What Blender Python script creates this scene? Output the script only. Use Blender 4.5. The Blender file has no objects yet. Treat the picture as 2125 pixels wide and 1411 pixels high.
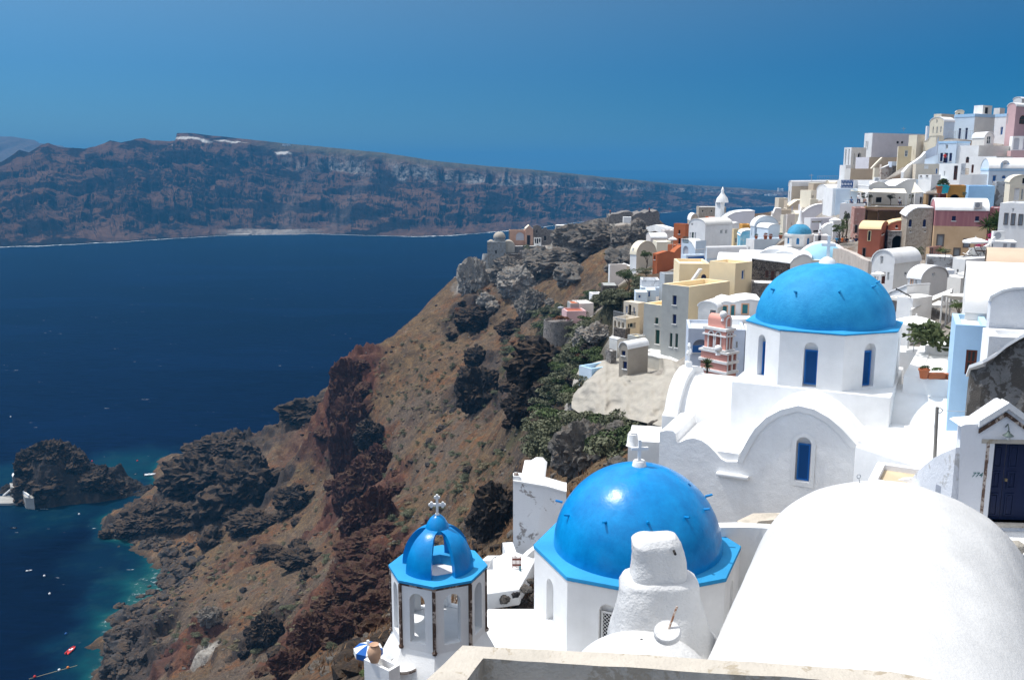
import bpy, bmesh, math, random
import numpy as np
from mathutils import Vector, Matrix, noise
from mathutils.geometry import tessellate_polygon
random.seed(7); rs = np.random.RandomState(7)
SC = bpy.context.scene; COL = SC.collection
F = 1900.0; TH = math.radians(10.6); H0 = 120.0
cT, sT = math.cos(TH), math.sin(TH)
PI = math.pi
def ray(u, v):
    a = (u-1062.5)/F; b = (705.5-v)/F
    return Vector((a, cT+b*sT, -sT+b*cT))
def P(u, v, Y):
    r = ray(u, v); return Vector((0, 0, H0)) + r*(Y/r.y)
def PZ(u, v, z):
    r = ray(u, v); return Vector((0, 0, H0)) + r*((z-H0)/r.z)
# ---------------------------------------------------------------- camera, sun, sky
cam = bpy.data.cameras.new('camera'); co = bpy.data.objects.new('camera', cam); COL.objects.link(co)
co.location = (0, 0, H0); co.rotation_euler = (PI/2-TH, 0, 0)
cam.sensor_width = 36; cam.lens = 36*F/2125; cam.clip_end = 200000; cam.clip_start = 0.1
SC.camera = co
SUN = Vector((-0.40, 0.165, 0.90)).normalized()
sl = bpy.data.lights.new('sun', 'SUN'); sl.energy = 3.15; sl.angle = math.radians(0.5); sl.color = (1, .975, .93)
so = bpy.data.objects.new('sun', sl); COL.objects.link(so); so.rotation_euler = SUN.to_track_quat('Z', 'Y').to_euler()
so.location = (0, 0, 300)
W = bpy.data.worlds.new("World"); SC.world = W; W.use_nodes = True
nt = W.node_tree; nt.nodes.clear()
sk = nt.nodes.new('ShaderNodeTexSky'); sk.sky_type = 'NISHITA'; sk.sun_disc = False
sk.sun_elevation = math.asin(SUN.z); sk.sun_rotation = math.atan2(SUN.x, SUN.y)
sk.altitude = 120; sk.air_density = 1.0; sk.dust_density = 0.1; sk.ozone_density = 4.0
hs = nt.nodes.new('ShaderNodeHueSaturation'); hs.inputs['Saturation'].default_value = 1.22; hs.inputs['Hue'].default_value = .50; hs.inputs['Value'].default_value = 1.0
bg = nt.nodes.new('ShaderNodeBackground'); bg.inputs[1].default_value = 0.066
wo = nt.nodes.new('ShaderNodeOutputWorld')
def wn(ty, **k):
    x = nt.nodes.new(ty)
    for a, b in k.items(): setattr(x, a, b)
    return x
# deep polarised sky: calmer glow along the horizon, deeper blue to the right of the view; overhead, out of view, brightened as added fill
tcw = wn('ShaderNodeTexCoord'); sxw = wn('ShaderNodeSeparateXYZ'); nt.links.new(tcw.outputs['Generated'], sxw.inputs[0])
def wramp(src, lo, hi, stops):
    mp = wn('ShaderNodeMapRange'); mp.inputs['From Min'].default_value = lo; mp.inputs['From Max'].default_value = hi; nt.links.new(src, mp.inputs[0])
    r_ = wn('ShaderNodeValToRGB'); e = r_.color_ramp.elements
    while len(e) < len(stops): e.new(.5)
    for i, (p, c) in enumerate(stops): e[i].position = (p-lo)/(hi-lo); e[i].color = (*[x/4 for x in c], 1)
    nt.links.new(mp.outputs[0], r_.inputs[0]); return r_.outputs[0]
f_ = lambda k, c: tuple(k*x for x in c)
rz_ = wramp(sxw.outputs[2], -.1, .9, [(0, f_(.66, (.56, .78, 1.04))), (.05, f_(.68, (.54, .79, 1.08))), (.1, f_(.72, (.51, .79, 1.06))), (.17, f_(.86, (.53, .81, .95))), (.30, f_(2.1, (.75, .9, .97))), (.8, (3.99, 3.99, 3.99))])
rx_ = wramp(sxw.outputs[0], -1, 1, [(-.45, (1.2, 1.17, 1.15)), (0, (.88, .92, .95)), (.45, (.45, .68, .82)), (.9, (.45, .68, .82))])
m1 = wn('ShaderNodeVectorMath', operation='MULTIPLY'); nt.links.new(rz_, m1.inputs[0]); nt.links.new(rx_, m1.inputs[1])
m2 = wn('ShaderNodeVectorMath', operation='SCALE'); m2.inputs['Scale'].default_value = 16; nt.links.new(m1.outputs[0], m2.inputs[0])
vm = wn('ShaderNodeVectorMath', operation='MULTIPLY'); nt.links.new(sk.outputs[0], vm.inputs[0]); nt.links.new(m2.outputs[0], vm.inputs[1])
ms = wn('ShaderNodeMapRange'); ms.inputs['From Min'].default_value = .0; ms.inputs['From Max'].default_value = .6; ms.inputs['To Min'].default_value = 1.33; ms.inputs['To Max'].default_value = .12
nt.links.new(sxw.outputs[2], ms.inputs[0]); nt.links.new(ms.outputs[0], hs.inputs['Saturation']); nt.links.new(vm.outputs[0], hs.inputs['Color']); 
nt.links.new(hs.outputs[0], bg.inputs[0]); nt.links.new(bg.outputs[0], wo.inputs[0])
SC.view_settings.view_transform = 'Standard'; SC.view_settings.look = 'None'; SC.view_settings.gamma = 1
SC.view_settings.exposure = 0.50
SC.render.engine = 'CYCLES'
cy = SC.cycles; cy.max_bounces = 6; cy.diffuse_bounces = 4; cy.glossy_bounces = 2; cy.transparent_max_bounces = 8
cy.volume_bounces = 0; cy.volume_step_rate = 10; cy.volume_max_steps = 64
cy.use_denoising = True
try: cy.denoiser = 'OPENIMAGEDENOISE'
except Exception: pass
# ---------------------------------------------------------------- materials
def srgb(h):
    c = [int(h[i:i+2], 16)/255 for i in (0, 2, 4)]
    return tuple((x/12.92 if x <= .04045 else ((x+.055)/1.055)**2.4) for x in c)
MATS = {}
class N:
    """small node helper"""
    def __init__(s, name):
        s.m = bpy.data.materials.new(name); s.m.use_nodes = True; s.t = s.m.node_tree
        s.b = s.t.nodes['Principled BSDF']; s.b.inputs['Roughness'].default_value = .85
        s.b.inputs['Specular IOR Level'].default_value = .25
        s.tc = s.t.nodes.new('ShaderNodeTexCoord')
    def n(s, ty, **k):
        x = s.t.nodes.new(ty)
        for a, b in k.items(): setattr(x, a, b)
        return x
    def l(s, a, b): s.t.links.new(a, b)
    def pos(s, obj=False):
        if obj: return s.tc.outputs['Object']
        g = s.n('ShaderNodeNewGeometry'); return g.outputs['Position']
    def noise(s, scale, det=4, rough=.55, vec=None, dist=0):
        x = s.n('ShaderNodeTexNoise'); x.inputs['Scale'].default_value = scale; x.inputs['Detail'].default_value = det
        x.inputs['Roughness'].default_value = rough; x.inputs['Distortion'].default_value = dist
        s.l(vec if vec is not None else s.pos(), x.inputs['Vector']); return x.outputs['Fac']
    def scale(s, vec, v):
        m = s.n('ShaderNodeMapping'); m.inputs['Scale'].default_value = v; s.l(vec, m.inputs['Vector']); return m.outputs[0]
    def ramp(s, fac, stops):
        r = s.n('ShaderNodeValToRGB'); e = r.color_ramp.elements
        while len(e) < len(stops): e.new(.5)
        for i, (p, c) in enumerate(stops):
            e[i].position = p; e[i].color = (c[0], c[1], c[2], 1) if not isinstance(c, (int, float)) else (c, c, c, 1)
        s.l(fac, r.inputs[0]); return r.outputs[0]
    def mix(s, fac, a, b, mode='MIX'):
        m = s.n('ShaderNodeMix'); m.data_type = 'RGBA'; m.blend_type = mode
        for val, inp in ((fac, m.inputs[0]), (a, m.inputs[6]), (b, m.inputs[7])):
            if hasattr(val, 'node'): s.l(val, inp)
            elif isinstance(val, (int, float)): inp.default_value = val
            else: inp.default_value = (val[0], val[1], val[2], 1)
        return m.outputs[2]
    def math(s, op, a, b=0, c=0):
        m = s.n('ShaderNodeMath'); m.operation = op
        for i, v in enumerate((a, b, c)):
            if hasattr(v, 'node'): s.l(v, m.inputs[i])
            else: m.inputs[i].default_value = v
        return m.outputs[0]
    def attr(s, name):
        a = s.n('ShaderNodeAttribute'); a.attribute_name = name; return a.outputs['Fac']
    def col(s, c):
        if hasattr(c, 'node'): s.l(c, s.b.inputs['Base Color'])
        else: s.b.inputs['Base Color'].default_value = (c[0], c[1], c[2], 1)
    def bump(s, h, strength=.3, dist=.1):
        b = s.n('ShaderNodeBump'); b.inputs['Strength'].default_value = strength; b.inputs['Distance'].default_value = dist
        s.l(h, b.inputs['Height']); s.l(b.outputs[0], s.b.inputs['Normal'])
def plaster(name, c, var=.06, dirt=0.0, dirtc=(.16, .13, .1), bump=.25, streak=0.0, fine=1.0):
    """limewash / render: soft mottling, rain streaks, optional flaked patches"""
    if name in MATS: return MATS[name]
    n = N(name); p = n.pos()
    a = n.noise(.7*fine, 5, .6); b = n.noise(6*fine, 4, .6)
    lo = [x*(1-var*2.2) for x in c]; hi = [min(.88, x*(1+var*.6)) for x in c]
    colr = n.mix(n.ramp(a, [(.3, 0), (.7, 1)]), lo, hi)
    colr = n.mix(n.math('MULTIPLY', n.ramp(b, [(.45, 1), (.62, 0)]), .35*var*4), colr, [x*.86 for x in c])
    if streak:
        sv = n.scale(p, (3.5, 3.5, .22)); s_ = n.noise(1, 4, .6, vec=sv)
        colr = n.mix(n.math('MULTIPLY', n.ramp(s_, [(.5, 0), (.72, 1)]), streak), colr, [x*.62 for x in c])
    if dirt:
        d = n.noise(1.3*fine, 7, .68, dist=.4)
        colr = n.mix(n.ramp(d, [(.62-dirt*.2, 0), (.66-dirt*.2, 1)]), colr, dirtc)
    n.col(colr)
    hh = n.math('ADD', n.noise(2.2, 4, .6), n.math('MULTIPLY', n.noise(22, 3, .6), .35))
    n.bump(hh, bump, .08)
    MATS[name] = n.m; return n.m
def paint(name, c, rough=.5, metal=0, var=.05):
    if name in MATS: return MATS[name]
    n = N(name); n.col(n.mix(n.noise(4, 4), [x*(1-var) for x in c], [min(.9, x*(1+var)) for x in c]))
    n.b.inputs['Roughness'].default_value = rough; n.b.inputs['Metallic'].default_value = metal
    MATS[name] = n.m; return n.m
def stone(name, c1, c2, scale=3.0, mortar=(.3, .28, .25), mw=.06, bump=.8):
    if name in MATS: return MATS[name]
    n = N(name); v = n.n('ShaderNodeTexVoronoi'); v.inputs['Scale'].default_value = scale
    dv = n.n('ShaderNodeTexVoronoi'); dv.feature = 'DISTANCE_TO_EDGE'; dv.inputs['Scale'].default_value = scale
    n.l(n.pos(), v.inputs['Vector']); n.l(n.pos(), dv.inputs['Vector'])
    sp = n.n('ShaderNodeSeparateColor'); n.l(v.outputs['Color'], sp.inputs[0])
    cc = n.mix(sp.outputs[0], c1, c2)
    cc = n.mix(n.ramp(n.noise(9, 4), [(.4, 0), (.7, .5)]), cc, [x*.6 for x in c1])
    cc = n.mix(n.ramp(dv.outputs['Distance'], [(0, 1), (mw, 0)]), cc, mortar)
    n.col(cc); n.bump(n.math('ADD', n.ramp(dv.outputs['Distance'], [(0, 0), (.15, 1)]), n.noise(12, 4)), bump, .12)
    MATS[name] = n.m; return n.m
def rockmat(name, c1, c2, c3, scale=.35, bump=1.0, dist=.5, scrub=True):
    if name in MATS: return MATS[name]
    n = N(name); a = n.noise(scale, 8, .65, dist=.3); b = n.noise(scale*7, 6, .7)
    cc = n.ramp(a, [(.3, c1), (.5, c2), (.72, c3)])
    cc = n.mix(n.ramp(b, [(.35, .75), (.6, 0)]), cc, [x*.45 for x in c2])
    if scrub:
        gg = n.n('ShaderNodeNewGeometry'); sz = n.n('ShaderNodeSeparateXYZ'); n.l(gg.outputs['Normal'], sz.inputs[0]); cc = n.mix(n.math('MULTIPLY', n.ramp(sz.outputs[2], [(.42, 0), (.7, 1)]), n.ramp(n.noise(.5, 6, .7), [(.40, 0), (.55, .65)])), cc, n.ramp(b, [(.35, (.07, .05, .03)), (.65, (.17, .10, .055))]))
    hv = n.n('ShaderNodeHueSaturation'); hv.inputs['Value'].default_value = .78; n.l(cc, hv.inputs['Color']); n.col(hv.outputs[0]); n.b.inputs['Roughness'].default_value = .95
    n.bump(n.math('ADD', n.noise(scale*3, 8, .7), n.math('MULTIPLY', b, .5)), bump, dist)
    MATS[name] = n.m; return n.m
def leafmat(name, c1, c2):
    if name in MATS: return MATS[name]
    n = N(name); oi = n.n('ShaderNodeObjectInfo')
    f = n.math('ADD', n.math('MULTIPLY', n.noise(1.6, 5, .7), .9), n.math('MULTIPLY', oi.outputs['Random'], .25))
    n.col(n.ramp(f, [(.35, c1), (.75, c2)])); n.b.inputs['Roughness'].default_value = .7
    MATS[name] = n.m; return n.m
WHITE = plaster('white_limewash', (.80, .80, .795), .055, bump=.2, streak=.07)
# ---------------------------------------------------------------- mesh builder
class MB:
    def __init__(s): s.v = []; s.f = []; s.mi = []
    def add(s, vs, fs, m=0):
        o = len(s.v); s.v += [tuple(x) for x in vs]; s.f += [tuple(i+o for i in f) for f in fs]; s.mi += [m]*len(fs); return s
    def box(s, c, d, m=0, M=None):
        x, y, z = c; a, b, e = d[0]/2, d[1]/2, d[2]/2
        vs = [Vector((x+i*a, y+j*b, z+k*e)) for k in (-1, 1) for j in (-1, 1) for i in (-1, 1)]
        if M: vs = [M @ v for v in vs]
        return s.add(vs, [(0, 2, 3, 1), (4, 5, 7, 6), (0, 1, 5, 4), (2, 6, 7, 3), (0, 4, 6, 2), (1, 3, 7, 5)], m)
    def tube(s, pts, r, n=8, m=0, cap=True):
        pts = [Vector(p) for p in pts]; rr = r if isinstance(r, (list, tuple)) else [r]*len(pts); rings = []
        for i, p in enumerate(pts):
            d = (pts[min(i+1, len(pts)-1)]-pts[max(i-1, 0)]).normalized()
            up = Vector((0, 0, 1)) if abs(d.z) < .9 else Vector((1, 0, 0)); a = d.cross(up).normalized(); b = a.cross(d)
            rings.append([p+(a*math.cos(2*PI*k/n)+b*math.sin(2*PI*k/n))*rr[i] for k in range(n)])
        vs = [q for g in rings for q in g]; fs = []
        for i in range(len(pts)-1):
            for k in range(n): fs.append((i*n+k, i*n+(k+1) % n, (i+1)*n+(k+1) % n, (i+1)*n+k))
        if cap: fs += [tuple(range(n-1, -1, -1)), tuple((len(pts)-1)*n+k for k in range(n))]
        return s.add(vs, fs, m)
    def lathe(s, prof, n=32, c=(0, 0, 0), m=0, a0=0, a1=2*PI, sx=1, sy=1, rot=0):
        full = abs(a1-a0-2*PI) < 1e-6; k = n if full else n+1; vs = []
        for r, z in prof:
            for i in range(k):
                a = a0+(a1-a0)*i/n+rot; vs.append((c[0]+r*math.cos(a)*sx, c[1]+r*math.sin(a)*sy, c[2]+z))
        fs = []
        for j in range(len(prof)-1):
            for i in range(n):
                i2 = (i+1) % k; fs.append((j*k+i, j*k+i2, (j+1)*k+i2, (j+1)*k+i))
        return s.add(vs, fs, m)
    def prism(s, poly, ax, ay, az, o, d0, d1, m=0):
        """poly 2D in (ax, ay) plane at origin o, extruded along az from d0 to d1"""
        o = Vector(o); n = len(poly)
        A = [o+ax*p[0]+ay*p[1]+az*d0 for p in poly]; B = [o+ax*p[0]+ay*p[1]+az*d1 for p in poly]
        tri = tessellate_polygon([[Vector((p[0], p[1], 0)) for p in poly]])
        fs = [tuple(t) for t in tri]+[tuple(i+n for i in reversed(t)) for t in tri]
        fs += [(i, (i+1) % n, (i+1) % n+n, i+n) for i in range(n)]
        return s.add(A+B, fs, m)
    def panel(s, outer, holes, ax, ay, an, o, depth, m=0, mr=None):
        """wall face with holes; an = outward normal; reveals go inward by depth"""
        o = Vector(o); loops = [outer]+holes
        pts = [p for l in loops for p in l]
        tri = tessellate_polygon([[Vector((p[0], p[1], 0)) for p in l] for l in loops])
        s.add([o+ax*p[0]+ay*p[1] for p in pts], [tuple(t) for t in tri], m)
        for l in holes:
            n = len(l); vs = [o+ax*p[0]+ay*p[1] for p in l]+[o+ax*p[0]+ay*p[1]-an*depth for p in l]
            s.add(vs, [(i, (i+1) % n, (i+1) % n+n, i+n) for i in range(n)], m if mr is None else mr)
        return s
    def build(s, name, mats, parent=None, smooth=None, bevel=0, loc=None, weld=True):
        me = bpy.data.meshes.new(name); 
        o0 = Vector(loc) if loc is not None else None
        vs = s.v if o0 is None else [(x-o0.x, y-o0.y, z-o0.z) for x, y, z in s.v]
        me.from_pydata(vs, [], s.f)
        if not isinstance(mats, (list, tuple)): mats = [mats]
        for m in mats: me.materials.append(m)
        me.polygons.foreach_set('material_index', s.mi)
        bm = bmesh.new(); bm.from_mesh(me)
        if weld: bmesh.ops.remove_doubles(bm, verts=bm.verts, dist=.0005)
        bmesh.ops.recalc_face_normals(bm, faces=bm.faces); bm.to_mesh(me); bm.free()
        if smooth is not None:
            me.shade_smooth(); me.set_sharp_from_angle(angle=math.radians(smooth))
        o = bpy.data.objects.new(name, me); COL.objects.link(o)
        if o0 is not None: o.location = o0
        if parent: 
            o.parent = parent
            if loc is None: o.matrix_parent_inverse = pinv(parent)
        if bevel:
            b = o.modifiers.new('bevel', 'BEVEL'); b.width = bevel; b.segments = 3; b.limit_method = 'ANGLE'; b.angle_limit = math.radians(35)
            b.harden_normals = False
            me.shade_smooth()
        return o
def wmat(o):
    L = Matrix.LocRotScale(o.location, o.rotation_euler, o.scale)
    return (wmat(o.parent) @ o.matrix_parent_inverse @ L) if o.parent else L
def pinv(p): return wmat(p).inverted()
def tag(o, label=None, cat=None, group=None, kind=None):
    if label: o['label'] = label
    if cat: o['category'] = cat
    if group: o['group'] = group
    if kind: o['kind'] = kind
    return o
def empty(name, loc, label=None, cat=None, group=None, rz=0):
    o = bpy.data.objects.new(name, None); COL.objects.link(o); o.location = loc; o.rotation_euler = (0, 0, rz); o.empty_display_size = .1
    return tag(o, label, cat, group)
def copy_tree(o, parent=None):
    c = o.copy(); COL.objects.link(c); c.parent = parent
    for ch in [x for x in o.children]: copy_tree(ch, c)
    return c
X, Yv, Z = Vector((1, 0, 0)), Vector((0, 1, 0)), Vector((0, 0, 1))
GP = []   # ground control points (world) gathered from buildings
# ================================================================ numpy noise
def vnoise(x, y, seed=0):
    xi = np.floor(x).astype(np.int64); yi = np.floor(y).astype(np.int64); fx = x-xi; fy = y-yi
    fx = fx*fx*(3-2*fx); fy = fy*fy*(3-2*fy)
    def h(a, b):
        n = (a*374761393+b*668265263+seed*974634777) & 0xffffffff
        n = ((n ^ (n >> 13))*1274126177) & 0xffffffff
        return ((n ^ (n >> 16)) & 0xffff)/65535.0
    return (h(xi, yi)*(1-fx)+h(xi+1, yi)*fx)*(1-fy)+(h(xi, yi+1)*(1-fx)+h(xi+1, yi+1)*fx)*fy
def fbm(x, y, oct=5, seed=0, gain=.5, ridge=False):
    t = 0; a = 1; s = 0
    for i in range(oct):
        n = vnoise(x, y, seed+i*17)*2-1
        if ridge: n = 1-2*abs(n)
        t = t+a*n; s += a; a *= gain; c, d = math.cos(.6), math.sin(.6); x, y = (c*x-d*y)*2.03+7.1, (d*x+c*y)*2.03+3.3
    return t/s
def grid_obj(name, XX, YY, ZZ, mat, attrs={}, label=None, kind=None):
    ny, nx = XX.shape; me = bpy.data.meshes.new(name)
    co_ = np.stack([XX, YY, ZZ], -1).reshape(-1, 3).astype(np.float32)
    i = np.arange(ny*nx).reshape(ny, nx); f = np.stack([i[:-1, :-1], i[:-1, 1:], i[1:, 1:], i[1:, :-1]], -1).reshape(-1, 4)
    me.vertices.add(len(co_)); me.vertices.foreach_set('co', co_.ravel())
    me.loops.add(f.size); me.loops.foreach_set('vertex_index', f.ravel().astype(np.int32))
    me.polygons.add(len(f)); me.polygons.foreach_set('loop_start', np.arange(0, f.size, 4, dtype=np.int32))
    me.update(calc_edges=True); me.materials.append(mat); me.shade_smooth()
    for k, v in attrs.items():
        a = me.attributes.new(k, 'FLOAT', 'POINT'); a.data.foreach_set('value', v.ravel().astype(np.float32))
    o = bpy.data.objects.new(name, me); COL.objects.link(o)
    if kind: o['kind'] = kind
    if label: o['label'] = label
    return o
# ================================================================ near hillside (world height field from surveyed points)
C = [PZ(u, v, 0) for u, v in [(232, 1411), (215, 1330), (235, 1290), (290, 1240), (350, 1190), (345, 1150), (300, 1125), (235, 1110), (222, 1070), (300, 1030), (328, 985), (335, 950)]]
C += [P(*a) for a in [
 (430, 912, 345), (530, 925, 335), (590, 888, 350), (640, 852, 355), (690, 795, 350),
 (398, 960, 335), (400, 1010, 318), (380, 1090, 290), (500, 1060, 285), (470, 990, 318),
 (697, 752, 292), (735, 742, 292), (790, 900, 247), (800, 1000, 216), (775, 1120, 186), (688, 900, 300), (690, 1000, 270), (705, 1080, 238), (725, 1150, 206),
 (840, 682, 302), (940, 622, 312), (956, 562, 325), (1010, 520, 335), (1030, 585, 328), (1100, 505, 338), (1170, 468, 345), (1270, 455, 335), (1370, 450, 332),
 (1000, 700, 280), (1100, 640, 270), (1200, 560, 260), (1250, 530, 255), (1100, 560, 300), (1300, 500, 290), (1200, 500, 320), (1330, 470, 310),
 (900, 760, 265), (1000, 800, 240), (1100, 760, 225), (1200, 680, 205), (1250, 640, 190),
 (900, 900, 215), (1000, 900, 200), (1100, 860, 180), (1190, 800, 150), (1210, 850, 130),
 (850, 1050, 180), (950, 1000, 165), (1050, 950, 148), (1150, 900, 128), (1250, 860, 108), (1350, 880, 78),
 (800, 1200, 142), (1060, 1238, 34.5), (1105, 1215, 35.5), (900, 1150, 130), (1000, 1100, 112), (1050, 1050, 100), (1050, 1130, 80),
 (700, 1300, 142), (780, 1300, 112), (830, 1411, 75), (760, 1400, 95),
 (600, 1411, 132), (500, 1300, 180), (400, 1300, 196), (300, 1350, 206), (400, 1411, 172), (330, 1411, 186),
 (600, 1200, 202), (450, 1200, 232), (600, 1050, 266), (500, 1110, 262), (400, 1150, 262),
 (640, 950, 312), (650, 885, 334), (700, 1200, 172), (650, 1300, 157),
 (1330, 775, 97), (1290, 650, 112), (1270, 600, 135), (1500, 730, 100), (1480, 600, 150), (1350, 540, 185), (1560, 520, 165), (1450, 480, 235), (1640, 425, 225),
 (1700, 570, 95), (1760, 530, 112), (1900, 570, 85), (2020, 520, 98), (1850, 460, 135), (2000, 415, 142), (1750, 410, 178), (1900, 345, 178), (2060, 290, 195), (1810, 335, 200),
 (1100, 1180, 46), (1190, 1260, 30), (1400, 1090, 42), (1560, 1100, 36), (1700, 1110, 30), (1900, 850, 47), (1700, 860, 42), (2100, 1130, 23), (2050, 760, 55), (1950, 660, 68), (2150, 700, 60)]]
C += [Vector(a) for a in [(-70, 30, 35), (-35, 30, 70), (-12, 28, 99), (-5, 15, 104), (0, 8, 108), (10, 8, 110), (25, 8, 111), (40, 20, 114), (70, 40, 122), (110, 80, 130), (150, 140, 140), (150, 200, 140),
 (-130, 30, 4), (-150, 60, -8), (-150, 130, -12), (-150, 190, -12), (-160, 260, -14), (-150, 330, -16), (-140, 400, -16), (-100, 420, -10), (-70, 410, -6), (-90, 385, -4),
 (-50, 395, 5), (-20, 390, 8), (0, 400, 12), (30, 400, 20), (60, 400, 30), (-40, 60, 55), (-60, 90, 40), (-25, 50, 82), (-90, 120, 14), (-70, 150, 22), (-60, 120, 36),
 (60, 360, 78), (90, 330, 72), (120, 300, 75), (150, 300, 90), (80, 290, 92), (60, 300, 92), (120, 260, 108), (160, 260, 120), (60, 420, 10), (110, 400, 20), (160, 400, 30), (-100, 470, -20), (0, 470, -10), (80, 470, -5), (170, 470, 0), (18, 41, 106.3), (22, 40, 106.3), (24.5, 38.5, 106.8), (20, 37, 106.3), (24, 35.5, 107), (27, 38, 108.3), (21, 42.5, 106.5)]]
def rbf_fit(pts, lam=2.0):
    A = np.array([[p[0], p[1]] for p in pts]); z = np.array([p[2] for p in pts]); n = len(A)
    D = np.sqrt(((A[:, None]-A[None])**2).sum(-1)); M = np.zeros((n+3, n+3)); M[:n, :n] = D-np.eye(n)*lam
    M[:n, n] = 1; M[:n, n+1:] = A; M[n, :n] = 1; M[n+1:, :n] = A.T
    w = np.linalg.solve(M, np.concatenate([z, [0, 0, 0]])); return A, w
def rbf_eval(fit, x, y):
    A, w = fit; out = np.zeros(x.size); xf, yf = x.ravel(), y.ravel()
    for i in range(0, x.size, 20000):
        D = np.sqrt((xf[i:i+20000, None]-A[None, :, 0])**2+(yf[i:i+20000, None]-A[None, :, 1])**2)
        out[i:i+20000] = D @ w[:len(A)]+w[len(A)]+w[len(A)+1]*xf[i:i+20000]+w[len(A)+2]*yf[i:i+20000]
    return out.reshape(x.shape)
BL = []   # blobs (u, v, Y, radius, stretch kind)
def blobs(lst, x, y, seed, sharp=2.5):
    m = np.zeros_like(x)
    wx = x+7*fbm(x/9, y/9, 4, seed); wy = y+9*fbm(x/9+50, y/9, 4, seed+5)
    for u, v, Yd, r, st in lst:
        c = P(u, v, Yd); m = np.maximum(m, st*np.clip(sharp*(1-np.sqrt((wx-c.x)**2+((wy-c.y)*.8)**2)/r), 0, 1))
    return m
RED = [(700, 800, 300, 12, 1), (720, 900, 285, 14, 1), (740, 1000, 245, 13, 1), (760, 1080, 210, 12, .9), (770, 1150, 180, 9, .9), (760, 1190, 165, 9, 1), (690, 1240, 168, 9, 1), (640, 1330, 152, 9, 1), (620, 1390, 145, 8, 1), (800, 1230, 150, 9, .9),
       (400, 1350, 185, 8, .9), (430, 1320, 188, 6, .9), (640, 920, 320, 14, .55), (680, 1000, 285, 10, .7), (480, 1150, 240, 10, .5), (350, 1390, 190, 6, .8), (690, 1330, 150, 8, .6)]
DARK = [(430, 980, 325, 22, 1), (480, 940, 335, 18, .9), (380, 1060, 300, 16, 1), (470, 1060, 295, 18, 1), (260, 1095, 297, 8, 1), (330, 1100, 290, 10, 1), (560, 920, 340, 14, .6), (620, 850, 355, 14, 1), (560, 1060, 278, 10, .9),
        (990, 790, 240, 10, .8), (1120, 740, 225, 12, .8), (980, 660, 290, 10, .7), (1080, 800, 205, 9, .7), (1030, 1080, 110, 7, 1), (290, 1300, 215, 12, .85), (260, 1370, 203, 9, .9), (500, 1310, 172, 6, .8), (560, 1290, 175, 6, .8), (330, 1200, 250, 8, .8), (1240, 900, 100, 8, .7), (1190, 900, 110, 7, .6), (1200, 960, 98, 8, .6), (300, 1410, 195, 9, .8)]
PALE = [(1320, 830, 90, 9, 1), (1260, 830, 92, 6, 1), (985, 590, 322, 9, 1), (1000, 560, 325, 9, 1), (1060, 590, 318, 9, .9), (1110, 560, 300, 12, .9), (1170, 520, 310, 14, .9), (1250, 500, 305, 14, .9), (1310, 490, 300, 14, .8), (1220, 470, 325, 12, .7), (1200, 600, 262, 5, .5), (1230, 690, 190, 5, .9), (1260, 690, 165, 4, .8), (400, 1270, 205, 4, 1), (430, 1390, 176, 3, .9), (1090, 620, 290, 5, .7)]
GREEN = [(1090, 700, 230, 9, .8), (1130, 660, 225, 9, .8), (1180, 640, 215, 8, .8), (1180, 780, 160, 9, .7), (1230, 740, 140, 8, .7), (1120, 880, 145, 9, .7), (1150, 920, 125, 8, .7), (1260, 650, 170, 9, .8), (1240, 840, 118, 6, .6), (1280, 900, 95, 7, .6)]
def build_ground():
    global HF
    pts = C+GP
    HF = rbf_fit(pts)
    # adaptive grid: rows dense near, columns follow
    ys = np.concatenate([np.arange(4, 60, 1.0), np.arange(60, 200, .7), np.arange(200, 400, .8), np.arange(400, 480, 4)])
    xs = np.concatenate([np.arange(-170, -130, 2.0), np.arange(-130, 75, .7), np.arange(75, 190, 1.6)])
    x, y = np.meshgrid(xs, ys); z = rbf_eval(HF, x, y)
    # how far from houses: rough only on the open hillside
    hp = np.array([[p[0], p[1]] for p in GP]) if GP else np.array([[50., 80.]])
    dmin = np.full(x.shape, 1e9)
    for a in hp: dmin = np.minimum(dmin, (x-a[0])**2+(y-a[1])**2)
    wild = np.clip((np.sqrt(dmin)-5)/9, 0, 1)*np.clip((x+15-(-.0)*y)/-1+60, 0, 1)
    wild = np.clip((np.sqrt(dmin)-5)/9, 0, 1)*np.clip((np.hypot(x-18, y-25)-24)/12, 0, 1)
    red, dark, pale, green = [blobs(l, x, y, s) for l, s in ((RED, 3), (DARK, 11), (PALE, 23), (GREEN, 31))]
    rocky = np.maximum(np.maximum(dark, red), pale*.9)
    n1 = fbm(x/16, y/16, 6, 41, .55, True); n2 = fbm(x/5, y/5, 5, 57, .6, True); n3 = fbm(x/1.7, y/1.7, 4, 77, .6)
    crag = fbm(x/11+n1*.5, y/11, 5, 91)
    dz = n1*1.9+n3*.40+n2*.85+rocky*(n1*3.2+n2*2.2+n3*.9)
    # broken ledges: terrace the rocky parts
    lev = z+dz*wild; q = 5.0; st = (np.floor(lev/q+crag)+np.clip(((lev/q+crag) % 1-.6)/.4, 0, 1)-crag)*q
    z2 = lev+(st-lev)*np.clip(rocky+.35*np.clip(fbm(x/22, y/22, 4, 15)*2.5, 0, 1), 0, 1)*wild*.75
    z2 = np.where(z2 < -14, -14, z2)
    grd = grid_obj('hillside', x, y, z2, hill_mat(), {'red': red, 'dark': dark, 'pale': pale, 'green': green, 'wild': wild, 'vill': np.clip((np.sqrt(dmin)-2.5)/2, 0, 1)},
        'brown caldera slope with red, black and pale rock falling to the sea', 'structure')
    return x, y, z2, grd
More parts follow.
